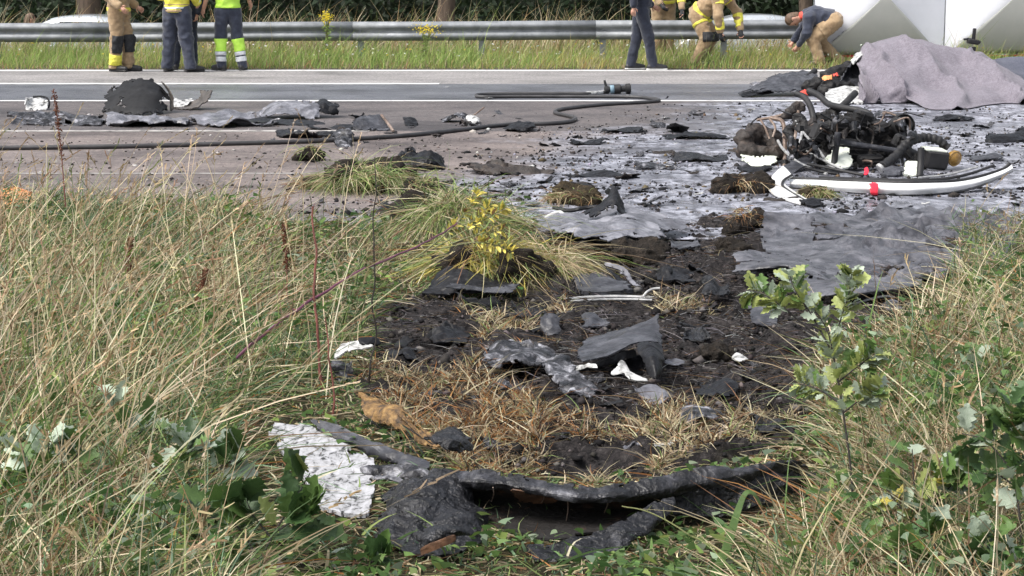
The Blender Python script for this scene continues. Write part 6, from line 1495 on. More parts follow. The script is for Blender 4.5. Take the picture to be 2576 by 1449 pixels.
# ------------------------------------------------------------------ big hull piece in front
H = root('hull_section', 1450, 1400, 'large charred hull section curving across the foreground', 'wreckage')
lipA = [(1135, 1186, 1300), (1240, 1186, 1310), (1340, 1204, 1320), (1480, 1226, 1328), (1620, 1204, 1318), (1760, 1178, 1300), (1900, 1166, 1286), (2000, 1158, 1262), (2050, 1188, 1240)]
lipB = [(1150, 1208, 1312), (1240, 1212, 1322), (1340, 1230, 1332), (1480, 1250, 1340), (1620, 1238, 1330), (1760, 1212, 1312), (1880, 1192, 1296), (1960, 1184, 1272), (2045, 1196, 1246)]
lipC = [(1160, 1222, 1310), (1240, 1228, 1320), (1340, 1246, 1330), (1480, 1266, 1338), (1620, 1258, 1328), (1760, 1236, 1310), (1870, 1214, 1294), (1950, 1202, 1270), (2040, 1206, 1246)]
M['lipsoot'] = mat('sooty_torn_rim', [(0.36, (0.005, 0.005, 0.006)), (0.5, (0.014, 0.014, 0.016)), (0.6, (0.045, 0.045, 0.052)), (0.72, (0.2, 0.2, 0.22))], 8, (0.26, 0.55), bump=0.7, bscale=70, bdist=0.006, dist=0.6, crease=14, cs=0.6, spec=0.35)
sheet_part('upper_lip', [lipA, lipB, lipC], M['lipsoot'], H, nu=10, nv=6, thick=0.006, crumple=0.009, cscale=12, jag=0.015, seed=100, hard=True)
sheet_part('inner_wall', [[(1165, 1214, 1308), (1240, 1216, 1316), (1340, 1233, 1326), (1480, 1250, 1332), (1620, 1244, 1324), (1740, 1226, 1308)], [(1170, 1262, 1276), (1250, 1268, 1282), (1350, 1276, 1286), (1480, 1284, 1290), (1600, 1282, 1290), (1700, 1262, 1284)], [(1190, 1330, 1330), (1260, 1352, 1352), (1350, 1366, 1366), (1480, 1360, 1360), (1590, 1330, 1332), (1660, 1296, 1306)]], M['copper'], H, nu=8, nv=8, thick=0.006, crumple=0.012, cscale=9, jag=0.01, seed=101, hard=True)
sheet_part('left_lobe', [[(1000, 1212, 1290), (1060, 1190, 1288), (1120, 1184, 1288), (1165, 1204, 1296), (1195, 1250, 1306)], [(950, 1268, 1318), (1040, 1236, 1322), (1120, 1228, 1324), (1185, 1252, 1324), (1222, 1300, 1328)], [(930, 1318, 1348), (1030, 1300, 1362), (1130, 1304, 1366), (1200, 1318, 1360), (1238, 1342, 1352)], [(945, 1366, 1378), (1035, 1370, 1396), (1130, 1372, 1402), (1205, 1368, 1390), (1236, 1364, 1372)], [(985, 1404, 1408), (1050, 1420, 1424), (1140, 1418, 1422), (1200, 1396, 1402), (1226, 1374, 1380)]], M['blister'], H, nu=9, nv=9, thick=0.008, crumple=0.016, cscale=10, jag=0.012, seed=102, hard=True)
sheet_part('burst_layer', [[(1030, 1346, 1420), (1080, 1330, 1426), (1150, 1318, 1424), (1208, 1326, 1416)], [(1048, 1366, 1430), (1095, 1346, 1438), (1150, 1334, 1434), (1198, 1342, 1422)], [(1056, 1384, 1434), (1098, 1362, 1440), (1150, 1348, 1436), (1190, 1350, 1424)]], M['blister'], H, nu=8, nv=6, thick=0.005, crumple=0.0120, cscale=9, jag=0.02, seed=103)
M['brownflap'] = mat('scorched_brown_flap', [(0.3, (0.03, 0.014, 0.007)), (0.55, (0.11, 0.05, 0.022)), (0.8, (0.2, 0.1, 0.045))], 16, (0.6, 0.85), bump=0.6, bscale=60, crease=14)
sheet_part('brown_layer', [[(1280, 1226, 1330), (1340, 1234, 1332), (1410, 1246, 1336)], [(1292, 1250, 1318), (1345, 1256, 1320), (1402, 1264, 1322)], [(1304, 1266, 1304), (1350, 1276, 1306), (1392, 1276, 1306)]], M['brownflap'], H, nu=8, nv=6, thick=0.004, crumple=0.006, jag=0.015, seed=108, tear=0.03)
sheet_part('brown_layer', [[(1050, 1380, 1444), (1100, 1356, 1446), (1156, 1338, 1442)], [(1058, 1398, 1446), (1106, 1382, 1448), (1150, 1360, 1444)]], M['brownflap'], H, nu=8, nv=5, thick=0.004, crumple=0.0090, cscale=9, jag=0.012, seed=104, tear=0.02)
sheet_part('right_wing', [[(1700, 1226, 1300), (1800, 1204, 1290), (1900, 1186, 1278), (2000, 1178, 1258), (2050, 1192, 1242)], [(1690, 1256, 1306), (1800, 1236, 1300), (1900, 1214, 1288), (2000, 1202, 1266), (2056, 1204, 1246)], [(1690, 1286, 1310), (1800, 1280, 1308), (1900, 1262, 1294), (1990, 1230, 1270), (2040, 1216, 1248)], [(1710, 1304, 1314), (1810, 1300, 1312), (1900, 1284, 1298), (1980, 1248, 1276), (2030, 1226, 1252)]], M['blister'], H, nu=9, nv=7, thick=0.007, crumple=0.014, cscale=9, jag=0.02, seed=105, hard=True)
sheet_part('bottom_strip', [[(1322, 1376, 1396), (1400, 1368, 1392), (1480, 1346, 1384), (1580, 1300, 1360), (1650, 1262, 1336), (1694, 1256, 1326)], [(1326, 1400, 1414), (1400, 1402, 1416), (1495, 1382, 1406), (1595, 1336, 1378), (1662, 1290, 1348), (1692, 1264, 1330)], [(1332, 1424, 1428), (1405, 1430, 1434), (1510, 1410, 1418), (1610, 1358, 1384), (1668, 1310, 1352), (1690, 1274, 1332)]], M['blister'], H, nu=8, nv=7, thick=0.007, crumple=0.009, cscale=11, jag=0.02, seed=106, hard=True)
sheet_part('charred_knot', [[(1090, 1092, 1215), (1130, 1084, 1212), (1160, 1100, 1212), (1186, 1104, 1216)], [(1084, 1120, 1230), (1130, 1112, 1234), (1160, 1128, 1234), (1184, 1130, 1230)], [(1075, 1150, 1244), (1120, 1156, 1250), (1150, 1166, 1250), (1180, 1160, 1244)], [(1080, 1176, 1264), (1120, 1188, 1268), (1150, 1190, 1268), (1172, 1182, 1262)]], M['blister'], H, nu=7, nv=7, thick=0.008, crumple=0.0374, cscale=9, jag=0.03, seed=107, tear=0.02)
for k, (a, b) in enumerate((((1240, 1226, 1326), (1236, 1262, 1300)), ((1426, 1246, 1334), (1424, 1312, 1320)), ((1530, 1244, 1334), (1520, 1290, 1316)), ((1368, 1238, 1332), (1362, 1264, 1312)))):
    tube_part('hanging_fibre', [a, ((a[0] + b[0]) / 2 + 4, (a[1] + b[1]) / 2, a[2] - 6), b], 0.0018, M['scorched'], H, 5, 3)

Bd = root('white_board', 850, 1300, 'flaking white painted board with charred upper edge, left of the hull', 'wreckage')
sheet_part('painted_face', [[(690, 1066, 1100), (770, 1072, 1106), (860, 1112, 1140), (950, 1162, 1186)], [(676, 1100, 1128), (750, 1140, 1164), (850, 1190, 1210), (945, 1232, 1248)], [(738, 1180, 1200), (800, 1238, 1256), (860, 1278, 1292), (935, 1298, 1308)], [(784, 1292, 1302), (822, 1302, 1312), (872, 1316, 1324), (935, 1322, 1330)]], M['flaked'], Bd, nu=10, nv=10, thick=0.012, crumple=0.001, cscale=9, jag=0.03, seed=110, jscale=20)
sheet_part('charred_edge', [[(774, 1050, 1110), (870, 1078, 1134), (980, 1128, 1172), (1085, 1166, 1196)], [(790, 1072, 1118), (880, 1106, 1146), (985, 1154, 1184), (1080, 1186, 1206)], [(796, 1084, 1116), (886, 1120, 1146), (990, 1168, 1186), (1072, 1198, 1210)]], M['graphite'], Bd, nu=9, nv=6, thick=0.01, crumple=0.008, cscale=13, jag=0.02, seed=111, hard=True)
sheet_part('splintered_layer', [[(905, 1166, 1206), (980, 1168, 1208), (1050, 1176, 1214), (1105, 1186, 1222)], [(900, 1182, 1214), (980, 1188, 1220), (1050, 1192, 1224), (1096, 1196, 1228)], [(908, 1200, 1220), (985, 1210, 1226), (1046, 1208, 1228), (1080, 1206, 1230)]], M['sootgrey'], Bd, nu=8, nv=6, thick=0.006, crumple=0.012, cscale=14, jag=0.03, seed=112, hard=True)
sheet_part('splintered_layer', [[(930, 1205, 1236), (990, 1208, 1240), (1030, 1214, 1244)], [(934, 1222, 1244), (985, 1226, 1248), (1020, 1228, 1250)]], M['sootgrey'], Bd, nu=7, nv=5, thick=0.005, crumple=0.0180, cscale=9, jag=0.02, seed=113)
t = root('amber_fibre_roll', 1020, 1100, 'scorched amber fibreglass tongue beside the black knot', 'wreckage')
sheet_part('fibre_tongue', [[(900, 998, 1070), (960, 1004, 1080), (1030, 1050, 1110), (1110, 1118, 1160)], [(912, 1030, 1090), (970, 1036, 1100), (1030, 1076, 1128), (1116, 1136, 1170)], [(930, 1064, 1098), (980, 1072, 1112), (1034, 1104, 1136), (1110, 1148, 1174)]], M['honey'], t, nu=10, nv=8, thick=0.008, crumple=0.0240, cscale=9, jag=0.04, seed=114)
rs = np.random.default_rng(5)
for k in range(9):
    a = (905 + rs.uniform(0, 40), 992 + rs.uniform(0, 50), 1070); b = (1085 + rs.uniform(-30, 40), 1120 + rs.uniform(-15, 35), 1165)
    tube_part('fibre_strand', [a, ((a[0] + b[0]) / 2 + rs.uniform(-8, 14), (a[1] + b[1]) / 2 + rs.uniform(-18, 4), 1116), b], 0.0022, M['honey'] if k % 2 else M['char'], t, 5, 4)
flat('bark_slab', 'rough tan bark slab at the bottom left edge', [[(505, 1378, 1390), (560, 1385, 1398), (640, 1402, 1412), (710, 1425, 1430)], [(530, 1410, 1416), (590, 1420, 1428), (650, 1432, 1438), (720, 1442, 1446)], [(550, 1460, 1462), (610, 1470, 1472), (670, 1476, 1478), (740, 1470, 1472)]], mat('tan_bark', [(0.3, (0.12, 0.09, 0.065)), (0.6, (0.3, 0.24, 0.19)), (0.8, (0.42, 0.36, 0.3))], 14, (0.8, 0.95), bump=1.0, bscale=50, bdist=0.01), 0.02, 0.01, 10, 0.03, 115)
flat('orange_cloth', 'orange cloth lying on the road edge behind the tall grass at far left', [[(-80, 492, 500), (-10, 480, 498), (40, 476, 498), (95, 492, 502)], [(-80, 505, 508), (-10, 498, 508), (45, 496, 509), (100, 508, 511)], [(-70, 520, 520), (0, 522, 522), (50, 520, 520), (90, 518, 518)]], M['orange'], 0.006, 0.02, 7, 0.03, 116)

def rag(label, u, v, w, h, up, m, seed, name='burnt_rag'):
    rs = np.random.default_rng(seed); a = rs.normal(0, 0.16, (3, 4, 2))
    C = [[(u + w * (j / 3 - 0.5 + a[i, j, 0] * 0.5), v + h * (i / 2 - 0.5) + h * a[i, j, 1] - up * (0.4 + 0.6 * math.sin(j * 1.9 + seed)) * (1 if i == 1 else 0.35), v + h * (i / 2 - 0.5) + 2) for j in range(4)] for i in range(3)]
    flat(name, label, C, m, 0.006, 0.014, 10, 0.05, seed, 'burnt rags of skin around the crash', nu=7, nv=7, hard=bool(seed % 2))
for q in (('torn black rag on the soil right of the bent grey strip', 1700, 700, 110, 26, 22, 'char', 301), ('curled black rag left of the big grey sheet fold', 1800, 735, 90, 26, 26, 'blister', 302), ('black scorched flap left of the pale rods', 1330, 790, 90, 26, 20, 'char', 303),
          ('dark torn flap between the curled shell and the clod', 1745, 850, 90, 34, 30, 'blister', 304), ('black crumpled rag below the black earth clod', 1800, 985, 130, 34, 24, 'char', 305), ('sooty rag right of the crumpled whitish scrap', 1760, 1060, 110, 30, 22, 'sootgrey', 306),
          ('black rag left of the burnt curved skin', 1130, 850, 100, 34, 24, 'char', 307), ('dark flake above the curled shell fin', 1500, 815, 80, 24, 18, 'graphite', 308), ('black rag near the foot of the light green sapling', 1940, 1075, 110, 36, 24, 'blister', 309),
          ('grey burnt rag at the top of the soil by the road', 1720, 620, 90, 22, 20, 'graphite', 310), ('black rag at the left rim of the burnt patch', 1010, 900, 80, 30, 22, 'char', 311),
          ('long black shred on wet road right of the hose loop', 1560, 330, 120, 8, 8, 'char', 312), ('black shred halfway between hose bend and engine wreck', 1740, 345, 150, 9, 10, 'char', 313), ('jagged black shred in front of the scorched seat', 1760, 400, 140, 14, 18, 'blister', 314),
          ('bent sooty shred on foam left of the seat remains', 1650, 420, 120, 12, 14, 'sootgrey', 315), ('thin black shred behind the dry turf clump', 1500, 470, 120, 9, 8, 'char', 316), ('black shred on the wet road under the hose end', 1480, 360, 90, 8, 9, 'char', 317),
          ('dark shred right of the amber lens', 2480, 400, 90, 10, 10, 'graphite', 318), ('black shred near the blanket front hem', 2400, 300, 110, 8, 12, 'char', 319), ('sooty shred between the blanket and the engine hoses', 2240, 292, 90, 8, 10, 'sootgrey', 320),
          ('dark box-like scrap by the puddle left of the turf mound', 985, 535, 90, 26, 26, 'char', 321), ('black shred left of the grille fragment', 830, 322, 110, 7, 9, 'char', 322), ('black shred beneath the standing hull shell', 400, 312, 150, 8, 8, 'char', 323)):
    rag(q[0], q[1], q[2], q[3], q[4], q[5], M[q[6]], q[7])

# ------------------------------------------------------------------ clods of earth and turf
def clod(name, label, u, v, vb, w, h, m, seed, tuft=None):
    c = at(u, v, vb); base = at(u, vb)
    t = empty(name, (c[0], c[1], 0.0), label, 'clod', 'clods of earth thrown up by the impact')
    rs = np.random.default_rng(seed)
    caps = []
    for k in range(6):
        a = np.array([rs.uniform(-w, w) * 0.3, rs.uniform(-w, w) * 0.25, rs.uniform(0.0, 0.42) * h]); b = a + np.array([rs.uniform(-w, w) * 0.2, rs.uniform(-w, w) * 0.15, rs.uniform(-0.2, 0.2) * h])
        caps.append((a, b, w * 0.2 * rs.uniform(0.7, 1.2), w * 0.2 * rs.uniform(0.7, 1.2)))
    body_mesh('earth', caps, m, t, 0.03, max(0.007, w / 40), wrinkle=w * 0.1, wscale=7 / w, clip=lambda P: -0.02 - P[:, 2])
    if tuft:
        n = tuft[0]
        a = rs.uniform(0, 6.28, n); rad = rs.uniform(0, 0.42, n) * w
        kc = 16; ca = rs.uniform(0, 6.28, kc); cr = rs.uniform(0.05, 0.45, kc) * w; cd = rs.normal(0, 0.75, (kc, 2)); k = rs.integers(0, kc, n)
        px_ = np.cos(ca[k]) * cr[k] + rs.normal(0, 0.06 * w, n); py_ = np.sin(ca[k]) * cr[k] * 0.8 + rs.normal(0, 0.06 * w, n)
        q = np.hypot(px_, py_) / w
        un = rs.random(n) < 0.55; ua, ur = rs.uniform(0, 6.28, n), np.sqrt(rs.random(n)) * 0.5 * w
        px_ = np.where(un, np.cos(ua) * ur, px_); py_ = np.where(un, np.sin(ua) * ur * 0.8, py_); q = np.hypot(px_, py_) / w
        rt = np.stack([px_, py_, np.maximum(h * 0.85 * (1 - q ** 2 * 2.6), 0.0)], 1)
        d = unit(np.stack([cd[k, 0] + tuft[1] + rs.normal(0, 0.35, n) + px_ / w, cd[k, 1] - 0.2 + rs.normal(0, 0.35, n) + py_ / w, rs.uniform(-0.1, 0.8, n)], 1))
        blades('turf_grass', rt, d, rs.gamma(4, tuft[2] / 4, n), rs.uniform(0.003, 0.007, n), np.stack([rs.normal(0, 0.3, n), rs.normal(-0.15, 0.3, n), -rs.uniform(0.3, 1.3, n)], 1), pick(n, tuft[3]), M['grass'], seg=4, kind=None, parent=t)
    return t
TS = [(STRAW, 3), (LIME * 1.2, 4), (GREEN, 3), (PALE, 2), (BROWN, 1)]
TD = [(STRAW, 3), (BROWN, 3), (CHAR, 2), (RUST, 1)]
TY = [(STRAW, 3), (np.array([0.52, 0.44, 0.12]), 4), (LIME * 1.2, 3), (GREEN, 1), (BROWN, 0.6)]
clod('earth_clod', 'rounded brown clod on the road in front of the hose', 778, 395, 404, 0.24, 0.14, M['clod'], 1, (120, 0.4, 0.12, TS))
clod('turf_clod', 'large grassy turf lump at the road edge, furthest of the turf', 930, 455, 480, 0.62, 0.2, M['clod'], 2, (2400, 0.1, 0.22, TS))
clod('turf_clod', 'small turf lump right of the large grassy one', 1060, 475, 490, 0.3, 0.12, M['clod'], 3, (500, 0.2, 0.16, TS))
clod('turf_clod', 'brown litter heap left of the large grassy turf lump', 770, 465, 474, 0.25, 0.06, M['turf'], 4, (260, -0.2, 0.1, TD))
clod('turf_clod', 'tall pale-topped turf mound at the head of the burnt patch', 1150, 560, 610, 0.62, 0.26, M['clod'], 5, (5200, 0.0, 0.24, TS))
clod('turf_clod', 'yellowing turf brow hanging over the black hollow panel', 1240, 655, 700, 0.6, 0.17, M['clod'], 6, (5200, 0.1, 0.24, TY))
clod('turf_clod', 'drooping straw turf at the right end of the black hollow panel', 1380, 665, 700, 0.3, 0.14, M['turf'], 7, (700, 0.3, 0.26, [(STRAW, 4), (PALE, 2), (LIME, 1)]))
clod('earth_clod', 'big dark earth clod beside the grey sheet', 1878, 560, 590, 0.26, 0.2, M['clod'], 8, (160, 0, 0.06, TD))
clod('earth_clod', 'dark clod with dry grass left of the white spar', 1872, 468, 482, 0.34, 0.11, M['clod'], 9, (380, 0, 0.12, TD))
clod('turf_clod', 'flat dry turf clump behind the crumpled silver sheet', 1440, 500, 512, 0.35, 0.1, M['turf'], 10, (500, 0, 0.1, [(STRAW, 3), (BROWN, 2), (LIME, 1)]))
clod('turf_clod', 'small yellow-green grass clump inside the curled white spar', 2055, 488, 496, 0.22, 0.06, M['turf'], 11, (420, 0, 0.12, [(STRAW, 3), (LIME, 3), (BROWN, 1)]))
clod('earth_clod', 'soil clod in front of the big dark clod beside the grey sheet', 1850, 620, 640, 0.2, 0.12, M['clod'], 12)
clod('earth_clod', 'black earth clod right of the curled shell', 1790, 880, 905, 0.16, 0.07, M['clod'], 13)
clod('earth_clod', 'broad black earth clod under the crumpled silver sheet', 1600, 640, 655, 0.3, 0.09, M['clod'], 14)
clod('earth_clod', 'reddish brown root clod left of the bent grey strip', 1450, 650, 672, 0.26, 0.1, M['clod'], 15, (260, 0.1, 0.1, TD))

# ------------------------------------------------------------------ broad-leaved plants
def leaf_mat(name, a, b_):
    m, nt, b = _new_mat(name)
    oi = nt.nodes.new('ShaderNodeObjectInfo')
    n1 = _noise(nt, 30, 4, 0.6)
    col = _ramp(nt, n1, [(0.3, a), (0.7, b_)])
    hs = nt.nodes.new('ShaderNodeHueSaturation')
    mr = nt.nodes.new('ShaderNodeMapRange'); mr.inputs[3].default_value = 0.65; mr.inputs[4].default_value = 1.35
    nt.links.new(oi.outputs['Random'], mr.inputs[0]); nt.links.new(mr.outputs[0], hs.inputs['Value']); nt.links.new(col, hs.inputs['Color'])
    nt.links.new(hs.outputs[0], b.inputs['Base Color'])
    b.inputs['Roughness'].default_value = 0.42; b.inputs['Specular IOR Level'].default_value = 0.5
    tr = nt.nodes.new('ShaderNodeBsdfTranslucent'); mx = nt.nodes.new('ShaderNodeMixShader'); mx.inputs[0].default_value = 0.22
    nt.links.new(hs.outputs[0], tr.inputs[0]); nt.links.new(b.outputs[0], mx.inputs[1]); nt.links.new(tr.outputs[0], mx.inputs[2]); nt.links.new(mx.outputs[0], nt.nodes['Material Output'].inputs[0])
    _bump(nt, b, _noise(nt, 90, 3, 0.5), 0.3, 0.003)
    return m
M['leaf_mid'] = leaf_mat('oak_leaf_green', (0.075, 0.14, 0.035), (0.12, 0.2, 0.055))
M['leaf_dark'] = leaf_mat('oak_leaf_dark', (0.035, 0.075, 0.025), (0.06, 0.115, 0.035))
M['leaf_pale'] = leaf_mat('mildewed_leaf', (0.28, 0.35, 0.25), (0.44, 0.5, 0.4))
M['leaf_lime'] = leaf_mat('young_oak_leaf', (0.26, 0.31, 0.09), (0.38, 0.42, 0.15))
M['leaf_yellow'] = leaf_mat('yellow_leaf', (0.5, 0.42, 0.07), (0.68, 0.58, 0.15))
M['leaf_brown'] = leaf_mat('brown_leaf', (0.16, 0.09, 0.04), (0.28, 0.17, 0.08))
M['cane'] = mat('purple_cane', [(0.3, (0.07, 0.018, 0.04)), (0.7, (0.2, 0.06, 0.1))], 12, (0.4, 0.6), bump=0.2)
M['redstem'] = mat('red_brown_stem', [(0.3, (0.1, 0.03, 0.025)), (0.7, (0.28, 0.1, 0.075))], 12, (0.5, 0.7), bump=0.2)
M['darkstem'] = mat('dark_stem', [(0.3, (0.012, 0.01, 0.009)), (0.7, (0.04, 0.032, 0.026))], 12, (0.6, 0.8), bump=0.3)
M['greenstem'] = mat('green_stem', [(0.3, (0.09, 0.1, 0.035)), (0.7, (0.19, 0.2, 0.07))], 12, (0.5, 0.7), bump=0.2)

def leaf_mesh(name, kind, seed):
    """unit-long leaf along +y, lobed for oak, cupped about its midrib"""
    rs = np.random.default_rng(seed)
    n = 15
    t = np.linspace(0, 1, n)
    if kind == 'oak':
        w = 0.30 * np.sin(np.pi * np.clip(t, 0.02, 0.985) ** 1.15) ** 0.75 * (1 + 0.34 * np.cos(2 * np.pi * 4 * t + rs.uniform(-0.5, 0.5)))
        w = np.where(t < 0.12, 0.012, w)
    elif kind == 'oval':
        w = 0.2 * np.sin(np.pi * t ** 0.85) ** 0.8 + 0.004
    else:
        w = 0.34 * np.sin(np.pi * t ** 0.7) ** 0.7 * (1 + 0.1 * np.cos(2 * np.pi * 6 * t)) + 0.004
    cup, bendy, tw = rs.uniform(0.15, 0.55), rs.uniform(-0.5, 0.15), rs.uniform(-0.4, 0.4)
    V = []
    for i, q in enumerate(t):
        zc = bendy * q * q * 0.6
        for sx in (-1, -0.5, 0, 0.5, 1):
            x = sx * w[i] * (1 + 0.06 * rs.normal()); z = zc + abs(sx) * w[i] * cup + sx * q * tw * 0.25 * w[i] + 0.02 * rs.normal() * abs(sx)
            V.append((x, q, z))
    F = [(i * 5 + k, i * 5 + k + 1, (i + 1) * 5 + k + 1, (i + 1) * 5 + k) for i in range(n - 1) for k in range(4)]
    return mesh(name, V, F)
LEAF = {}
for kind in ('oak', 'oval', 'broad'):
    for mm in ('leaf_mid', 'leaf_dark', 'leaf_pale', 'leaf_lime', 'leaf_yellow', 'leaf_brown'):
        LEAF[(kind, mm)] = []
        for k in range(3):
            me = leaf_mesh('leaf', kind, k * 7 + len(kind)); me.materials.append(M[mm]); LEAF[(kind, mm)].append(me)

def put_leaf(par, p, d, nrm, size, kind, mm, rs):
    me = LEAF[(kind, mm)][int(rs.integers(0, 3))]
    o = bpy.data.objects.new('leaf', me); COL.objects.link(o); o.parent = par
    d = unit(d); x = unit(np.cross(d, nrm)); z = np.cross(x, d)
    Mx = Matrix(((x[0], d[0], z[0]), (x[1], d[1], z[1]), (x[2], d[2], z[2])))
    o.rotation_mode = 'QUATERNION'; o.rotation_quaternion = Mx.to_quaternion()
    o.location = tuple(np.array(p) - np.array(par.location)); o.scale = (size * rs.uniform(0.8, 1.2), size, size)
    return o

def plant(name, label, cat, base, stems_, nleaf, size, kind, tints, seed, r=0.004, stem_mat='darkstem', group=None, upness=0.25, cluster=True, tip=(0.35, 1.0)):
    """stems_: lists of (u, v, ground row); leaves set along the outer part of each"""
    rs = np.random.default_rng(seed)
    pb = at(*base); pb[2] = 0
    t = empty(name, pb, label, cat, group)
    mats_, wts = [a for a, _ in tints], np.array([b for _, b in tints], float); wts /= wts.sum()
    paths = []
    for k, st in enumerate(stems_):
        P = smooth_path(G3(st), 5); paths.append(P)
        mb = MB(); mb.tube(P, np.linspace(r if k == 0 else r * 0.75, r * 0.35, len(P)), 6); mb.build('stem', M[stem_mat], t, origin=t.location)
    for i in range(nleaf):
        P = paths[int(rs.integers(0, len(paths)))]
        q = rs.uniform(*tip); f = q * (len(P) - 1); j = min(int(f), len(P) - 2)
        p = P[j] + (P[j + 1] - P[j]) * (f - j); tan = unit(P[j + 1] - P[j])
        a = rs.uniform(0, 6.28)
        side = unit(np.cross(tan, [math.cos(a), math.sin(a), 0.3]))
        d = unit(side + tan * rs.uniform(0.1, 0.9) + np.array([0, -0.15, upness]))
        put_leaf(t, p + d * 0.006, d, unit(np.array([rs.normal(0, 0.4), -0.35 + rs.normal(0, 0.4), 1.0])), size * rs.uniform(0.6, 1.2), kind, rs.choice(mats_, p=wts), rs)
    return t

OAK = 'oak saplings on the verge'
plant('oak_sapling', 'light green oak sapling standing against the grey sheet', 'sapling', (2150, 1330), [
    [(2150, 1330, 1330), (2140, 1180, 1320), (2120, 1030, 1310), (2098, 900, 1300), (2080, 830, 1296), (2050, 780, 1290)],
    [(2090, 880, 1300), (2040, 790, 1290), (2000, 730, 1285), (1988, 695, 1280)],
    [(2095, 900, 1300), (2110, 820, 1300), (2135, 740, 1300), (2142, 690, 1300)],
    [(2060, 850, 1296), (1990, 790, 1290), (1930, 745, 1285), (1885, 730, 1280)],
    [(2110, 960, 1306), (2160, 920, 1310), (2200, 890, 1312)],
    [(2120, 1020, 1310), (2060, 980, 1302), (2010, 965, 1296)],
    [(2120, 1040, 1310), (2170, 1000, 1316), (2210, 975, 1320)]], 420, 0.05, 'oak', [('leaf_lime', 5), ('leaf_mid', 1.5), ('leaf_pale', 3.5)], 3, group=OAK)
plant('oak_sapling', 'dark oak sapling with a bare branch at the right edge', 'sapling', (2560, 1500), [
    [(2560, 1500, 1500), (2570, 1380, 1490), (2560, 1260, 1480), (2540, 1180, 1470), (2480, 1110, 1460), (2420, 1090, 1450)],
    [(2560, 1240, 1480), (2590, 1150, 1480), (2600, 1060, 1480)],
    [(2550, 1220, 1475), (2500, 1190, 1460), (2450, 1200, 1450)],
    [(2540, 1170, 1470), (2550, 1090, 1470), (2540, 1020, 1470)]], 80, 0.075, 'oak', [('leaf_mid', 4), ('leaf_dark', 4), ('leaf_pale', 2)], 4, group=OAK)
plant('oak_sapling', 'low yellow-green oak sapling in front of the right grass', 'sapling', (2330, 1420), [
    [(2330, 1420, 1420), (2320, 1330, 1412), (2300, 1220, 1404), (2295, 1130, 1398)],
    [(2320, 1320, 1412), (2370, 1250, 1405), (2410, 1200, 1400), (2440, 1180, 1400)],
    [(2325, 1340, 1412), (2260, 1270, 1402), (2230, 1230, 1396)],
    [(2315, 1300, 1410), (2350, 1230, 1404), (2360, 1180, 1400)]], 60, 0.08, 'oak', [('leaf_mid', 4), ('leaf_lime', 2), ('leaf_pale', 2), ('leaf_yellow', 1)], 5, group=OAK)
plant('oak_sapling', 'bushy dark oak sapling at the bottom right corner', 'sapling', (2400, 1560), [
    [(2400, 1560, 1560), (2390, 1460, 1550), (2350, 1370, 1540), (2330, 1320, 1530)],
    [(2395, 1500, 1552), (2450, 1410, 1545), (2490, 1340, 1540)],
    [(2392, 1480, 1552), (2300, 1420, 1540), (2250, 1390, 1530)],
    [(2400, 1520, 1555), (2520, 1460, 1550), (2580, 1400, 1545)]], 75, 0.075, 'oak', [('leaf_dark', 5), ('leaf_mid', 3), ('leaf_pale', 1)], 6, group=OAK)
plant('oak_sapling', 'glossy dark green oak sapling in front of the white board', 'sapling', (640, 1470), [
    [(640, 1470, 1470), (650, 1420, 1462), (690, 1340, 1450), (740, 1260, 1440), (780, 1190, 1432)],
    [(652, 1410, 1462), (610, 1340, 1450), (560, 1290, 1440), (530, 1250, 1435)],
    [(690, 1340, 1450), (740, 1310, 1446), (800, 1290, 1440)],
    [(680, 1350, 1452), (640, 1300, 1444), (620, 1260, 1440)],
    [(650, 1420, 1462), (630, 1420, 1470), (620, 1440, 1476)]], 64, 0.105, 'oak', [('leaf_dark', 5), ('leaf_mid', 5), ('leaf_lime', 1)], 7, group=OAK)
plant('oak_sapling', 'mildewed pale oak sapling low in the grass at far left', 'sapling', (90, 1330), [
    [(90, 1330, 1330), (85, 1250, 1322), (70, 1170, 1316), (50, 1110, 1310)],
    [(88, 1270, 1324), (140, 1200, 1316), (190, 1150, 1310), (210, 1110, 1306)],
    [(86, 1240, 1322), (120, 1160, 1316), (120, 1110, 1312)]], 44, 0.085, 'oak', [('leaf_pale', 5), ('leaf_mid', 4), ('leaf_lime', 1)], 8, group=OAK)
plant('oak_sapling', 'thin oak seedling with grey-green leaves left of centre in the straw', 'sapling', (330, 1210), [
    [(330, 1210, 1210), (320, 1120, 1204), (300, 1050, 1198), (290, 990, 1194)],
    [(322, 1130, 1204), (360, 1080, 1198), (380, 1060, 1194)]], 24, 0.075, 'oak', [('leaf_pale', 4), ('leaf_mid', 3)], 9, group=OAK)
plant('oak_sapling', 'sprawling oak seedling between the straw and the white board', 'sapling', (470, 1300), [
    [(470, 1300, 1300), (480, 1220, 1294), (470, 1160, 1290), (480, 1120, 1288)],
    [(476, 1250, 1296), (530, 1190, 1290), (580, 1160, 1286), (610, 1130, 1284)],
    [(474, 1260, 1296), (420, 1200, 1290), (390, 1170, 1286)]], 54, 0.08, 'oak', [('leaf_mid', 4), ('leaf_dark', 3), ('leaf_pale', 3)], 10, group=OAK)
plant('ground_weed', 'leafy green weed low in the straw at far lower left', 'weed', (200, 1400), [
    [(200, 1400, 1400), (190, 1330, 1394), (170, 1280, 1390)], [(200, 1400, 1400), (240, 1330, 1394), (270, 1290, 1390)], [(200, 1400, 1400), (150, 1370, 1396)]], 40, 0.07, 'broad', [('leaf_mid', 4), ('leaf_lime', 2), ('leaf_pale', 2)], 21, r=0.003, stem_mat='greenstem')
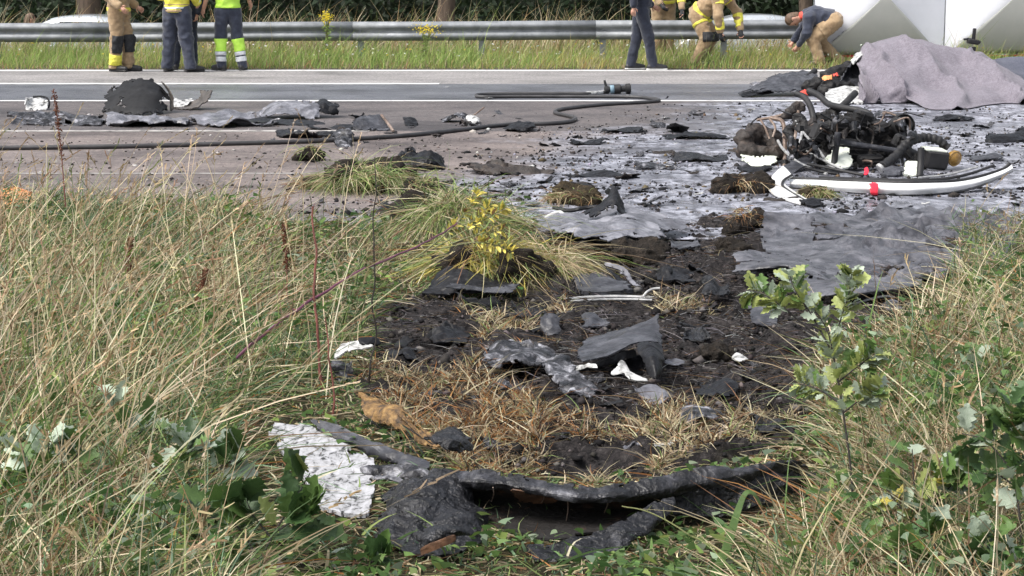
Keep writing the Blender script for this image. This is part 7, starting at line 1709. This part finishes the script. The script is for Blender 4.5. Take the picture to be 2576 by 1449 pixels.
plant('ground_weed', 'pale leafy weed below the sprawling oak seedling', 'weed', (400, 1440), [
    [(400, 1440, 1440), (390, 1370, 1434), (380, 1320, 1430)], [(400, 1440, 1440), (450, 1380, 1434), (480, 1340, 1430)], [(400, 1440, 1440), (350, 1400, 1436)]], 40, 0.065, 'broad', [('leaf_mid', 3), ('leaf_pale', 4), ('leaf_lime', 2)], 22, r=0.003, stem_mat='greenstem')
plant('ground_weed', 'green leafy weed in the right grass beside the oak sapling', 'weed', (2480, 1000), [
    [(2480, 1000, 1000), (2470, 930, 994), (2450, 880, 990)], [(2480, 1000, 1000), (2510, 930, 994), (2530, 890, 990)]], 34, 0.07, 'broad', [('leaf_mid', 4), ('leaf_lime', 3), ('leaf_pale', 2)], 23, r=0.003, stem_mat='greenstem')
plant('ground_weed', 'broad-leaved weed at the bottom edge below the white board', 'weed', (900, 1440), [
    [(900, 1440, 1440), (890, 1400, 1436), (870, 1370, 1432)], [(900, 1440, 1440), (940, 1410, 1436), (970, 1400, 1434)], [(900, 1450, 1450), (960, 1450, 1455), (1020, 1440, 1450)]], 20, 0.075, 'broad', [('leaf_dark', 3), ('leaf_mid', 4), ('leaf_pale', 2)], 11, r=0.003)
plant('ground_weed', 'bright green dock leaves in the grass at left', 'weed', (90, 1090), [
    [(90, 1090, 1090), (80, 1050, 1086), (60, 1010, 1082)], [(90, 1090, 1090), (120, 1030, 1086), (150, 1000, 1082)]], 12, 0.1, 'oval', [('leaf_mid', 3), ('leaf_lime', 4)], 12, r=0.003, stem_mat='greenstem')
plant('ground_weed', 'dark broad-leaved weed below the low right sapling', 'weed', (2200, 1480), [
    [(2200, 1480, 1480), (2190, 1400, 1474), (2170, 1340, 1468)], [(2200, 1480, 1480), (2240, 1400, 1474), (2260, 1350, 1468)], [(2200, 1480, 1480), (2150, 1440, 1476)]], 24, 0.075, 'oval', [('leaf_dark', 4), ('leaf_mid', 3), ('leaf_lime', 1)], 13, r=0.003)
plant('yellow_weed', 'uprooted yellow-leaved weed lying on the turf mound', 'weed', (1180, 700), [
    [(1000, 680, 720), (1090, 615, 720), (1150, 560, 715), (1190, 505, 710), (1205, 478, 706)],
    [(1090, 625, 722), (1170, 580, 722), (1240, 540, 718), (1275, 520, 716)],
    [(1110, 625, 724), (1190, 610, 726), (1250, 618, 728), (1295, 640, 730)],
    [(1150, 570, 716), (1200, 550, 716), (1235, 512, 712)],
    [(1130, 615, 722), (1200, 590, 724), (1265, 580, 724)]], 230, 0.042, 'oval', [('leaf_yellow', 6), ('leaf_lime', 3), ('leaf_brown', 1)], 14, r=0.005, stem_mat='greenstem', upness=0.1)

# canes and single stems
def cane(name, label, pts, r, m, cat='stem'):
    P = G3(pts); t = empty(name, (P[0][0], P[0][1], 0), label, cat)
    P = smooth_path(P, 6); P = P + 0.012 * np.stack([fbm(P * 9 + 3, 2), fbm(P * 9 + 33, 2), 0 * P[:, 0]], 1); mb = MB(); mb.tube(P, np.linspace(r, r * 0.5, len(P)), 7); mb.build('stalk', M[m], t, origin=t.location)
    rs = np.random.default_rng(int(pts[0][0]))
    for k in range(6):
        i = int(rs.integers(2, len(P) - 1)); mb = MB(); mb.tube([P[i], P[i] + rs.normal(0, 0.012, 3) + [0, 0, 0.012]], [r * 0.5, r * 0.1], 5); mb.build('thorn', M[m], t, origin=t.location)
    return t
cane('bramble_cane', 'purple bramble cane slanting up across the grass from lower left', [(505, 985, 1010), (600, 895, 985), (700, 815, 960), (790, 752, 935), (900, 685, 900), (1000, 640, 860), (1090, 600, 820), (1150, 560, 790)], 0.007, 'cane', 'cane')
cane('reddish_stem', 'upright reddish stem left of the burnt patch, dark at its tip', [(806, 985, 990), (800, 880, 988), (795, 760, 986), (790, 660, 984), (784, 560, 982), (783, 520, 982)], 0.006, 'redstem')
cane('black_stalk', 'thin straight black stem standing at the edge of the burnt patch', [(930, 965, 985), (938, 860, 984), (942, 700, 982), (943, 540, 980), (944, 395, 980)], 0.004, 'darkstem')
cane('reddish_stem', 'short rust-red stem in front of the silver arched scrap', [(838, 1060, 1064), (832, 960, 1062), (822, 870, 1060), (815, 800, 1058)], 0.004, 'redstem')
cane('charred_twig', 'knotted black twig lying in the straw at left', [(130, 1090, 1100), (190, 1075, 1095), (240, 1060, 1090), (300, 1120, 1110), (340, 1150, 1120)], 0.006, 'darkstem', 'twig')
cane('charred_twig', 'crooked dark twig above the sprawling oak seedling', [(360, 1130, 1150), (440, 1120, 1146), (500, 1110, 1142), (560, 1090, 1136), (650, 1080, 1130)], 0.005, 'darkstem', 'twig')
cane('dry_stalk', 'long slanting straw stalk crossing the hull at lower right', [(1990, 1520, 1520), (1850, 1420, 1500), (1740, 1350, 1480), (1640, 1290, 1460), (1565, 1270, 1450)], 0.003, 'greenstem', 'stalk')

def dock(label, base, top, vb, seed):
    rs = np.random.default_rng(seed)
    P = smooth_path(G3([(base[0], base[1], vb), ((base[0] + top[0]) / 2 + 3, (base[1] + top[1]) / 2, vb), (top[0], top[1], vb)]), 8)
    t = empty('dock_stem', (P[0][0], P[0][1], 0), label, 'dock', 'dead dock stems in the grass')
    mb = MB(); mb.tube(P, np.linspace(0.004, 0.0015, len(P)), 6); mb.build('stalk', M['redstem'], t, origin=t.location)
    n = 240
    f = rs.uniform(0.4, 1, n) * (len(P) - 1); j = np.minimum(f.astype(int), len(P) - 2)
    rt = P[j] + (P[j + 1] - P[j]) * (f - j)[:, None] + rs.normal(0, 0.007, (n, 3)) - np.array(t.location)
    blades('seed_head', rt, unit(rs.normal(size=(n, 3)) + [0, 0, 0.5]), rs.uniform(0.008, 0.018, n), rs.uniform(0.006, 0.011, n), rs.normal(0, 0.2, (n, 3)), pick(n, [(np.array([0.12, 0.05, 0.03]), 3), (np.array([0.2, 0.09, 0.05]), 2)]), M['grass'], seg=2, kind=None, parent=t)
dock('dead brown dock stem at the left road edge, tallest of its kind', (315, 760), (330, 600), 770, 1)
dock('dead brown dock stem left of the reddish upright stem', (722, 760), (714, 560), 775, 2)
dock('dead dock stem in front of the road, above the fallen straw', (165, 520), (135, 225), 620, 3)
dock('dead dock stem lying into the straw left of the purple cane', (470, 820), (520, 680), 830, 4)
# strap leaf
t = root('strap_leaf', 1790, 1450, 'single bent bright green strap leaf in front of the hull', 'leaf')
sheet_part('leaf', [[(1780, 1455, 1455), (1815, 1380, 1452), (1845, 1290, 1448), (1872, 1236, 1444), (1900, 1240, 1440), (1918, 1275, 1436)], [(1800, 1458, 1456), (1838, 1382, 1454), (1862, 1296, 1450), (1878, 1248, 1446), (1894, 1246, 1444), (1916, 1278, 1440)]], M['leaf_mid'], t, nu=6, nv=3, thick=0.001, crumple=0, jag=0, drape=False)

def ragwort(label, u, vtop, Y, seed, w=0.13):
    rs = np.random.default_rng(seed); p = at(u, vtop, Y=Y)
    t = empty('ragwort', (p[0], Y, 0.02), label, 'flower', 'yellow ragwort by the guard rail')
    hh = p[2]
    mb = MB()
    for k in range(6): mb.tube(smooth_path([(0, 0, 0), (rs.normal(0, 0.02), 0, hh * 0.5), (rs.normal(0, w * 0.5), rs.normal(0, 0.04), hh * 0.95)], 4), [0.008] * 8 + [0.004], 5)
    mb.build('stem', M['greenstem'], t)
    n = 160
    rt = np.stack([rs.normal(0, w * 0.55, n), rs.normal(0, 0.05, n), hh + rs.normal(0, 0.05, n)], 1)
    blades('flower_head', rt, unit(rs.normal(size=(n, 3))), rs.uniform(0.014, 0.024, n), rs.uniform(0.012, 0.02, n), np.zeros((n, 3)), pick(n, [(np.array([0.75, 0.6, 0.05]), 1)]), M['grass'], seg=1, tipw=0.8, kind='stuff', parent=t)
    n = 120
    rt = np.stack([rs.normal(0, 0.03, n), rs.normal(0, 0.03, n), rs.uniform(0, hh * 0.85, n)], 1)
    blades('foliage', rt, unit(rs.normal(size=(n, 3)) * [1, 1, 0.5]), rs.uniform(0.06, 0.12, n), rs.uniform(0.012, 0.022, n), rs.normal(0, 0.2, (n, 3)), pick(n, [(np.array([0.2, 0.28, 0.08]), 1)]), M['grass'], seg=2, kind=None, parent=t)
ragwort('small yellow ragwort in front of the rail, left of the pair', 822, 48, 30.4, 1, 0.09)
ragwort('spreading yellow ragwort in front of the rail, right of the pair', 1072, 76, 30.3, 2, 0.2)

# ------------------------------------------------------------------ scattered fragments
frag_mesh = []
for k in range(12):
    rs = np.random.default_rng(500 + k)
    gx, gy = np.meshgrid(np.linspace(-0.5, 0.5, 6), np.linspace(-0.3, 0.3, 5))
    G = np.stack([gx + rs.normal(0, 0.05, gx.shape), gy + rs.normal(0, 0.05, gx.shape), 0.16 * facets(np.stack([gx, gy, 0 * gx], -1) * 3, k) + 0.15 * rs.random() * gx ** 2 * 4 + 0.1], -1)
    V, Fc = shell(G, 0.03); me = mesh('debris_fragment', V, Fc, False)
    frag_mesh.append(me)
FM = {}
for mm in ('char', 'sootgrey', 'rustlump', 'white', 'foil', 'hullblack'):
    FM[mm] = []
    for me in frag_mesh:
        c = me.copy(); c.materials.append(M[mm]); FM[mm].append(c)
rs = np.random.default_rng(77)
LANDMARKS = [('the engine wreck', 2120, 415), ('the white spar', 2280, 495), ('the red tape band', 2200, 500), ('the amber lens', 2405, 430), ('the burnt seat remains', 1900, 415), ('the curled spar end', 1960, 505), ('the hose coupling', 1550, 238), ('the hose bend by the white line', 1655, 257), ('the hose loop', 1420, 300), ('the scrap cluster with the rod', 1150, 308), ('the grille fragment', 935, 325), ('the standing hull shell', 345, 290), ('the tarpaulin heap', 735, 300), ('the blanket', 2300, 280), ('the burnt black wing', 1960, 245), ('the long sooty strip', 1270, 435), ('the crumpled silver sheet', 1540, 570), ('the grey wrinkled sheet', 2140, 540), ('the large grassy turf lump', 930, 480), ('the rounded brown clod', 778, 400), ('the black plank', 1500, 445), ('the black burnt strip', 1060, 420), ('the far right black slab', 2560, 355),
             ('the curled shell', 1560, 950), ('the curved burnt skin', 1340, 930), ('the pale rods', 1540, 760), ('the bent grey strip', 1560, 715), ('the hollow black panel', 1185, 745), ('the light green sapling', 2050, 980), ('the crumpled whitish scrap', 1640, 1010), ('the big hull section', 1500, 1180), ('the silver arched scrap', 890, 950)]
ORD = 'nearest,second nearest,third nearest,fourth nearest,fifth nearest,sixth nearest,seventh nearest,eighth nearest,ninth nearest,tenth nearest,eleventh nearest,twelfth nearest,thirteenth nearest,fourteenth nearest,fifteenth nearest,sixteenth nearest,seventeenth nearest,eighteenth nearest,nineteenth nearest,twentieth nearest'.split(',')
LOOK = {'char': 'black charred fragment', 'sootgrey': 'sooty grey fragment', 'rustlump': 'burnt brown fragment', 'white': 'small white scrap', 'foil': 'dull silvery scrap', 'hullblack': 'matt black shard'}
frags = []
def scatter(n, box, size, kinds, where, group, cond=None):
    k = 0
    while k < n:
        u, v = rs.uniform(box[0], box[2]), rs.uniform(box[1], box[3])
        if cond and not cond(u, v): continue
        p = at(u, v); z = max(0.0, float(hgt(p[0], p[1]))) if p[1] < 13 else 0.0
        mm = kinds[int(rs.integers(0, len(kinds)))]
        o = bpy.data.objects.new('debris_fragment', FM[mm][int(rs.integers(0, 12))]); COL.objects.link(o)
        s_ = size * rs.lognormal(0, 0.5)
        o.location = (p[0], p[1], z + 0.002); o.rotation_euler = (rs.normal(0, 0.2), rs.normal(0, 0.2), rs.uniform(0, 6.28)); o.scale = (s_, s_ * rs.uniform(0.4, 1), s_ * rs.uniform(0.25, 0.9))
        dd = [(np.hypot(p[0] - q[0], p[1] - q[1]), nm) for nm, q in LMP]
        d_, nm = min(dd)
        frags.append((o, LOOK[mm], nm, d_, where)); tag(o, None, 'debris', group); k += 1
LMP = [(nm, at(u, v)) for nm, u, v in LANDMARKS]
wetc = lambda u, v: u > np.interp(v, [230, 260, 300, 400, 520], [1900, 1680, 1500, 1230, 800]) and not (1960 < u < 2400 and 330 < v < 490) and not (u > 2150 and v < 285)
scatter(84, (800, 262, 2576, 530), 0.1, ['char', 'char', 'sootgrey', 'rustlump'], 'on the wet road', 'burnt fragments on the wet road', wetc)
scatter(14, (1200, 262, 2576, 530), 0.07, ['white', 'foil'], 'on the wet road', 'pale scraps on the wet road', wetc)
scatter(26, (560, 285, 1400, 360), 0.09, ['char', 'sootgrey', 'rustlump'], 'on the dry road', 'burnt fragments on the dry road', lambda u, v: u < 1400 and v > 262)
scatter(10, (1000, 215, 2000, 250), 0.06, ['white', 'char', 'foil'], 'on the far lanes', 'scraps on the far lanes')
scatter(18, (600, 380, 1300, 540), 0.07, ['char', 'rustlump', 'sootgrey'], 'on the near lane', 'chips on the near lane')
scatter(110, (1000, 600, 2050, 1140), 0.06, ['char', 'char', 'sootgrey', 'hullblack'], 'on the burnt soil', 'charred flakes on the burnt soil', lambda u, v: bool(inpoly(np.array(u), np.array(v), BURN)))
for key in sorted({(f[1], f[2], f[4]) for f in frags}):
    for k, f in enumerate(sorted([f for f in frags if (f[1], f[2], f[4]) == key], key=lambda f: f[3])):
        f[0]['label'] = '%s %s, %s to %s' % (f[1], f[4], ORD[min(k, 19)], f[2])
# uncountable ash and crumbs on the road
n = 6500
v_ = 262 + 290 * RNG.random(n) ** 0.8; lo_ = np.interp(v_, [262, 300, 400, 520, 560], [1640, 1420, 1120, 700, 700])
u_ = lo_ + (2700 - lo_) * RNG.random(n) ** 0.8
dep = CAM_H * (FOC * CP - (v_ - CV) * SP) / (FOC * SP + (v_ - CV) * CP)
x = (u_ - CU) / (FOC * CP - (v_ - CV) * SP) * dep; y = dep
keep = fbm(xyz(x * 1.3, y * 1.3, 4), 3) > -0.25
x, y = x[keep], y[keep]; n = len(x)
crumbs('ash_litter', x, y, np.full(n, 0.004), RNG.gamma(1.5, 0.0055, n) + 0.002, pick(n, [(np.array([0.012, 0.012, 0.013]), 6), (np.array([0.04, 0.036, 0.034]), 3), (np.array([0.22, 0.22, 0.25]), 1.0), (np.array([0.12, 0.09, 0.055]), 1)]), 'ash, soot crumbs and wet litter over the road', 'ash')
n = 2600
x = RNG.uniform(-5, 1.5, n); y = RNG.uniform(12.0, 20.5, n); keep = fbm(xyz(x, y, 14), 3) > 0.05; x, y = x[keep], y[keep]; n = len(x)
crumbs('road_grit', x, y, np.full(n, 0.003), RNG.gamma(2, 0.004, n) + 0.002, pick(n, [(np.array([0.03, 0.027, 0.026]), 4), (np.array([0.12, 0.1, 0.09]), 3), (np.array([0.4, 0.38, 0.36]), 1)]), 'fine grit and soot crumbs on the dry road', 'grit')
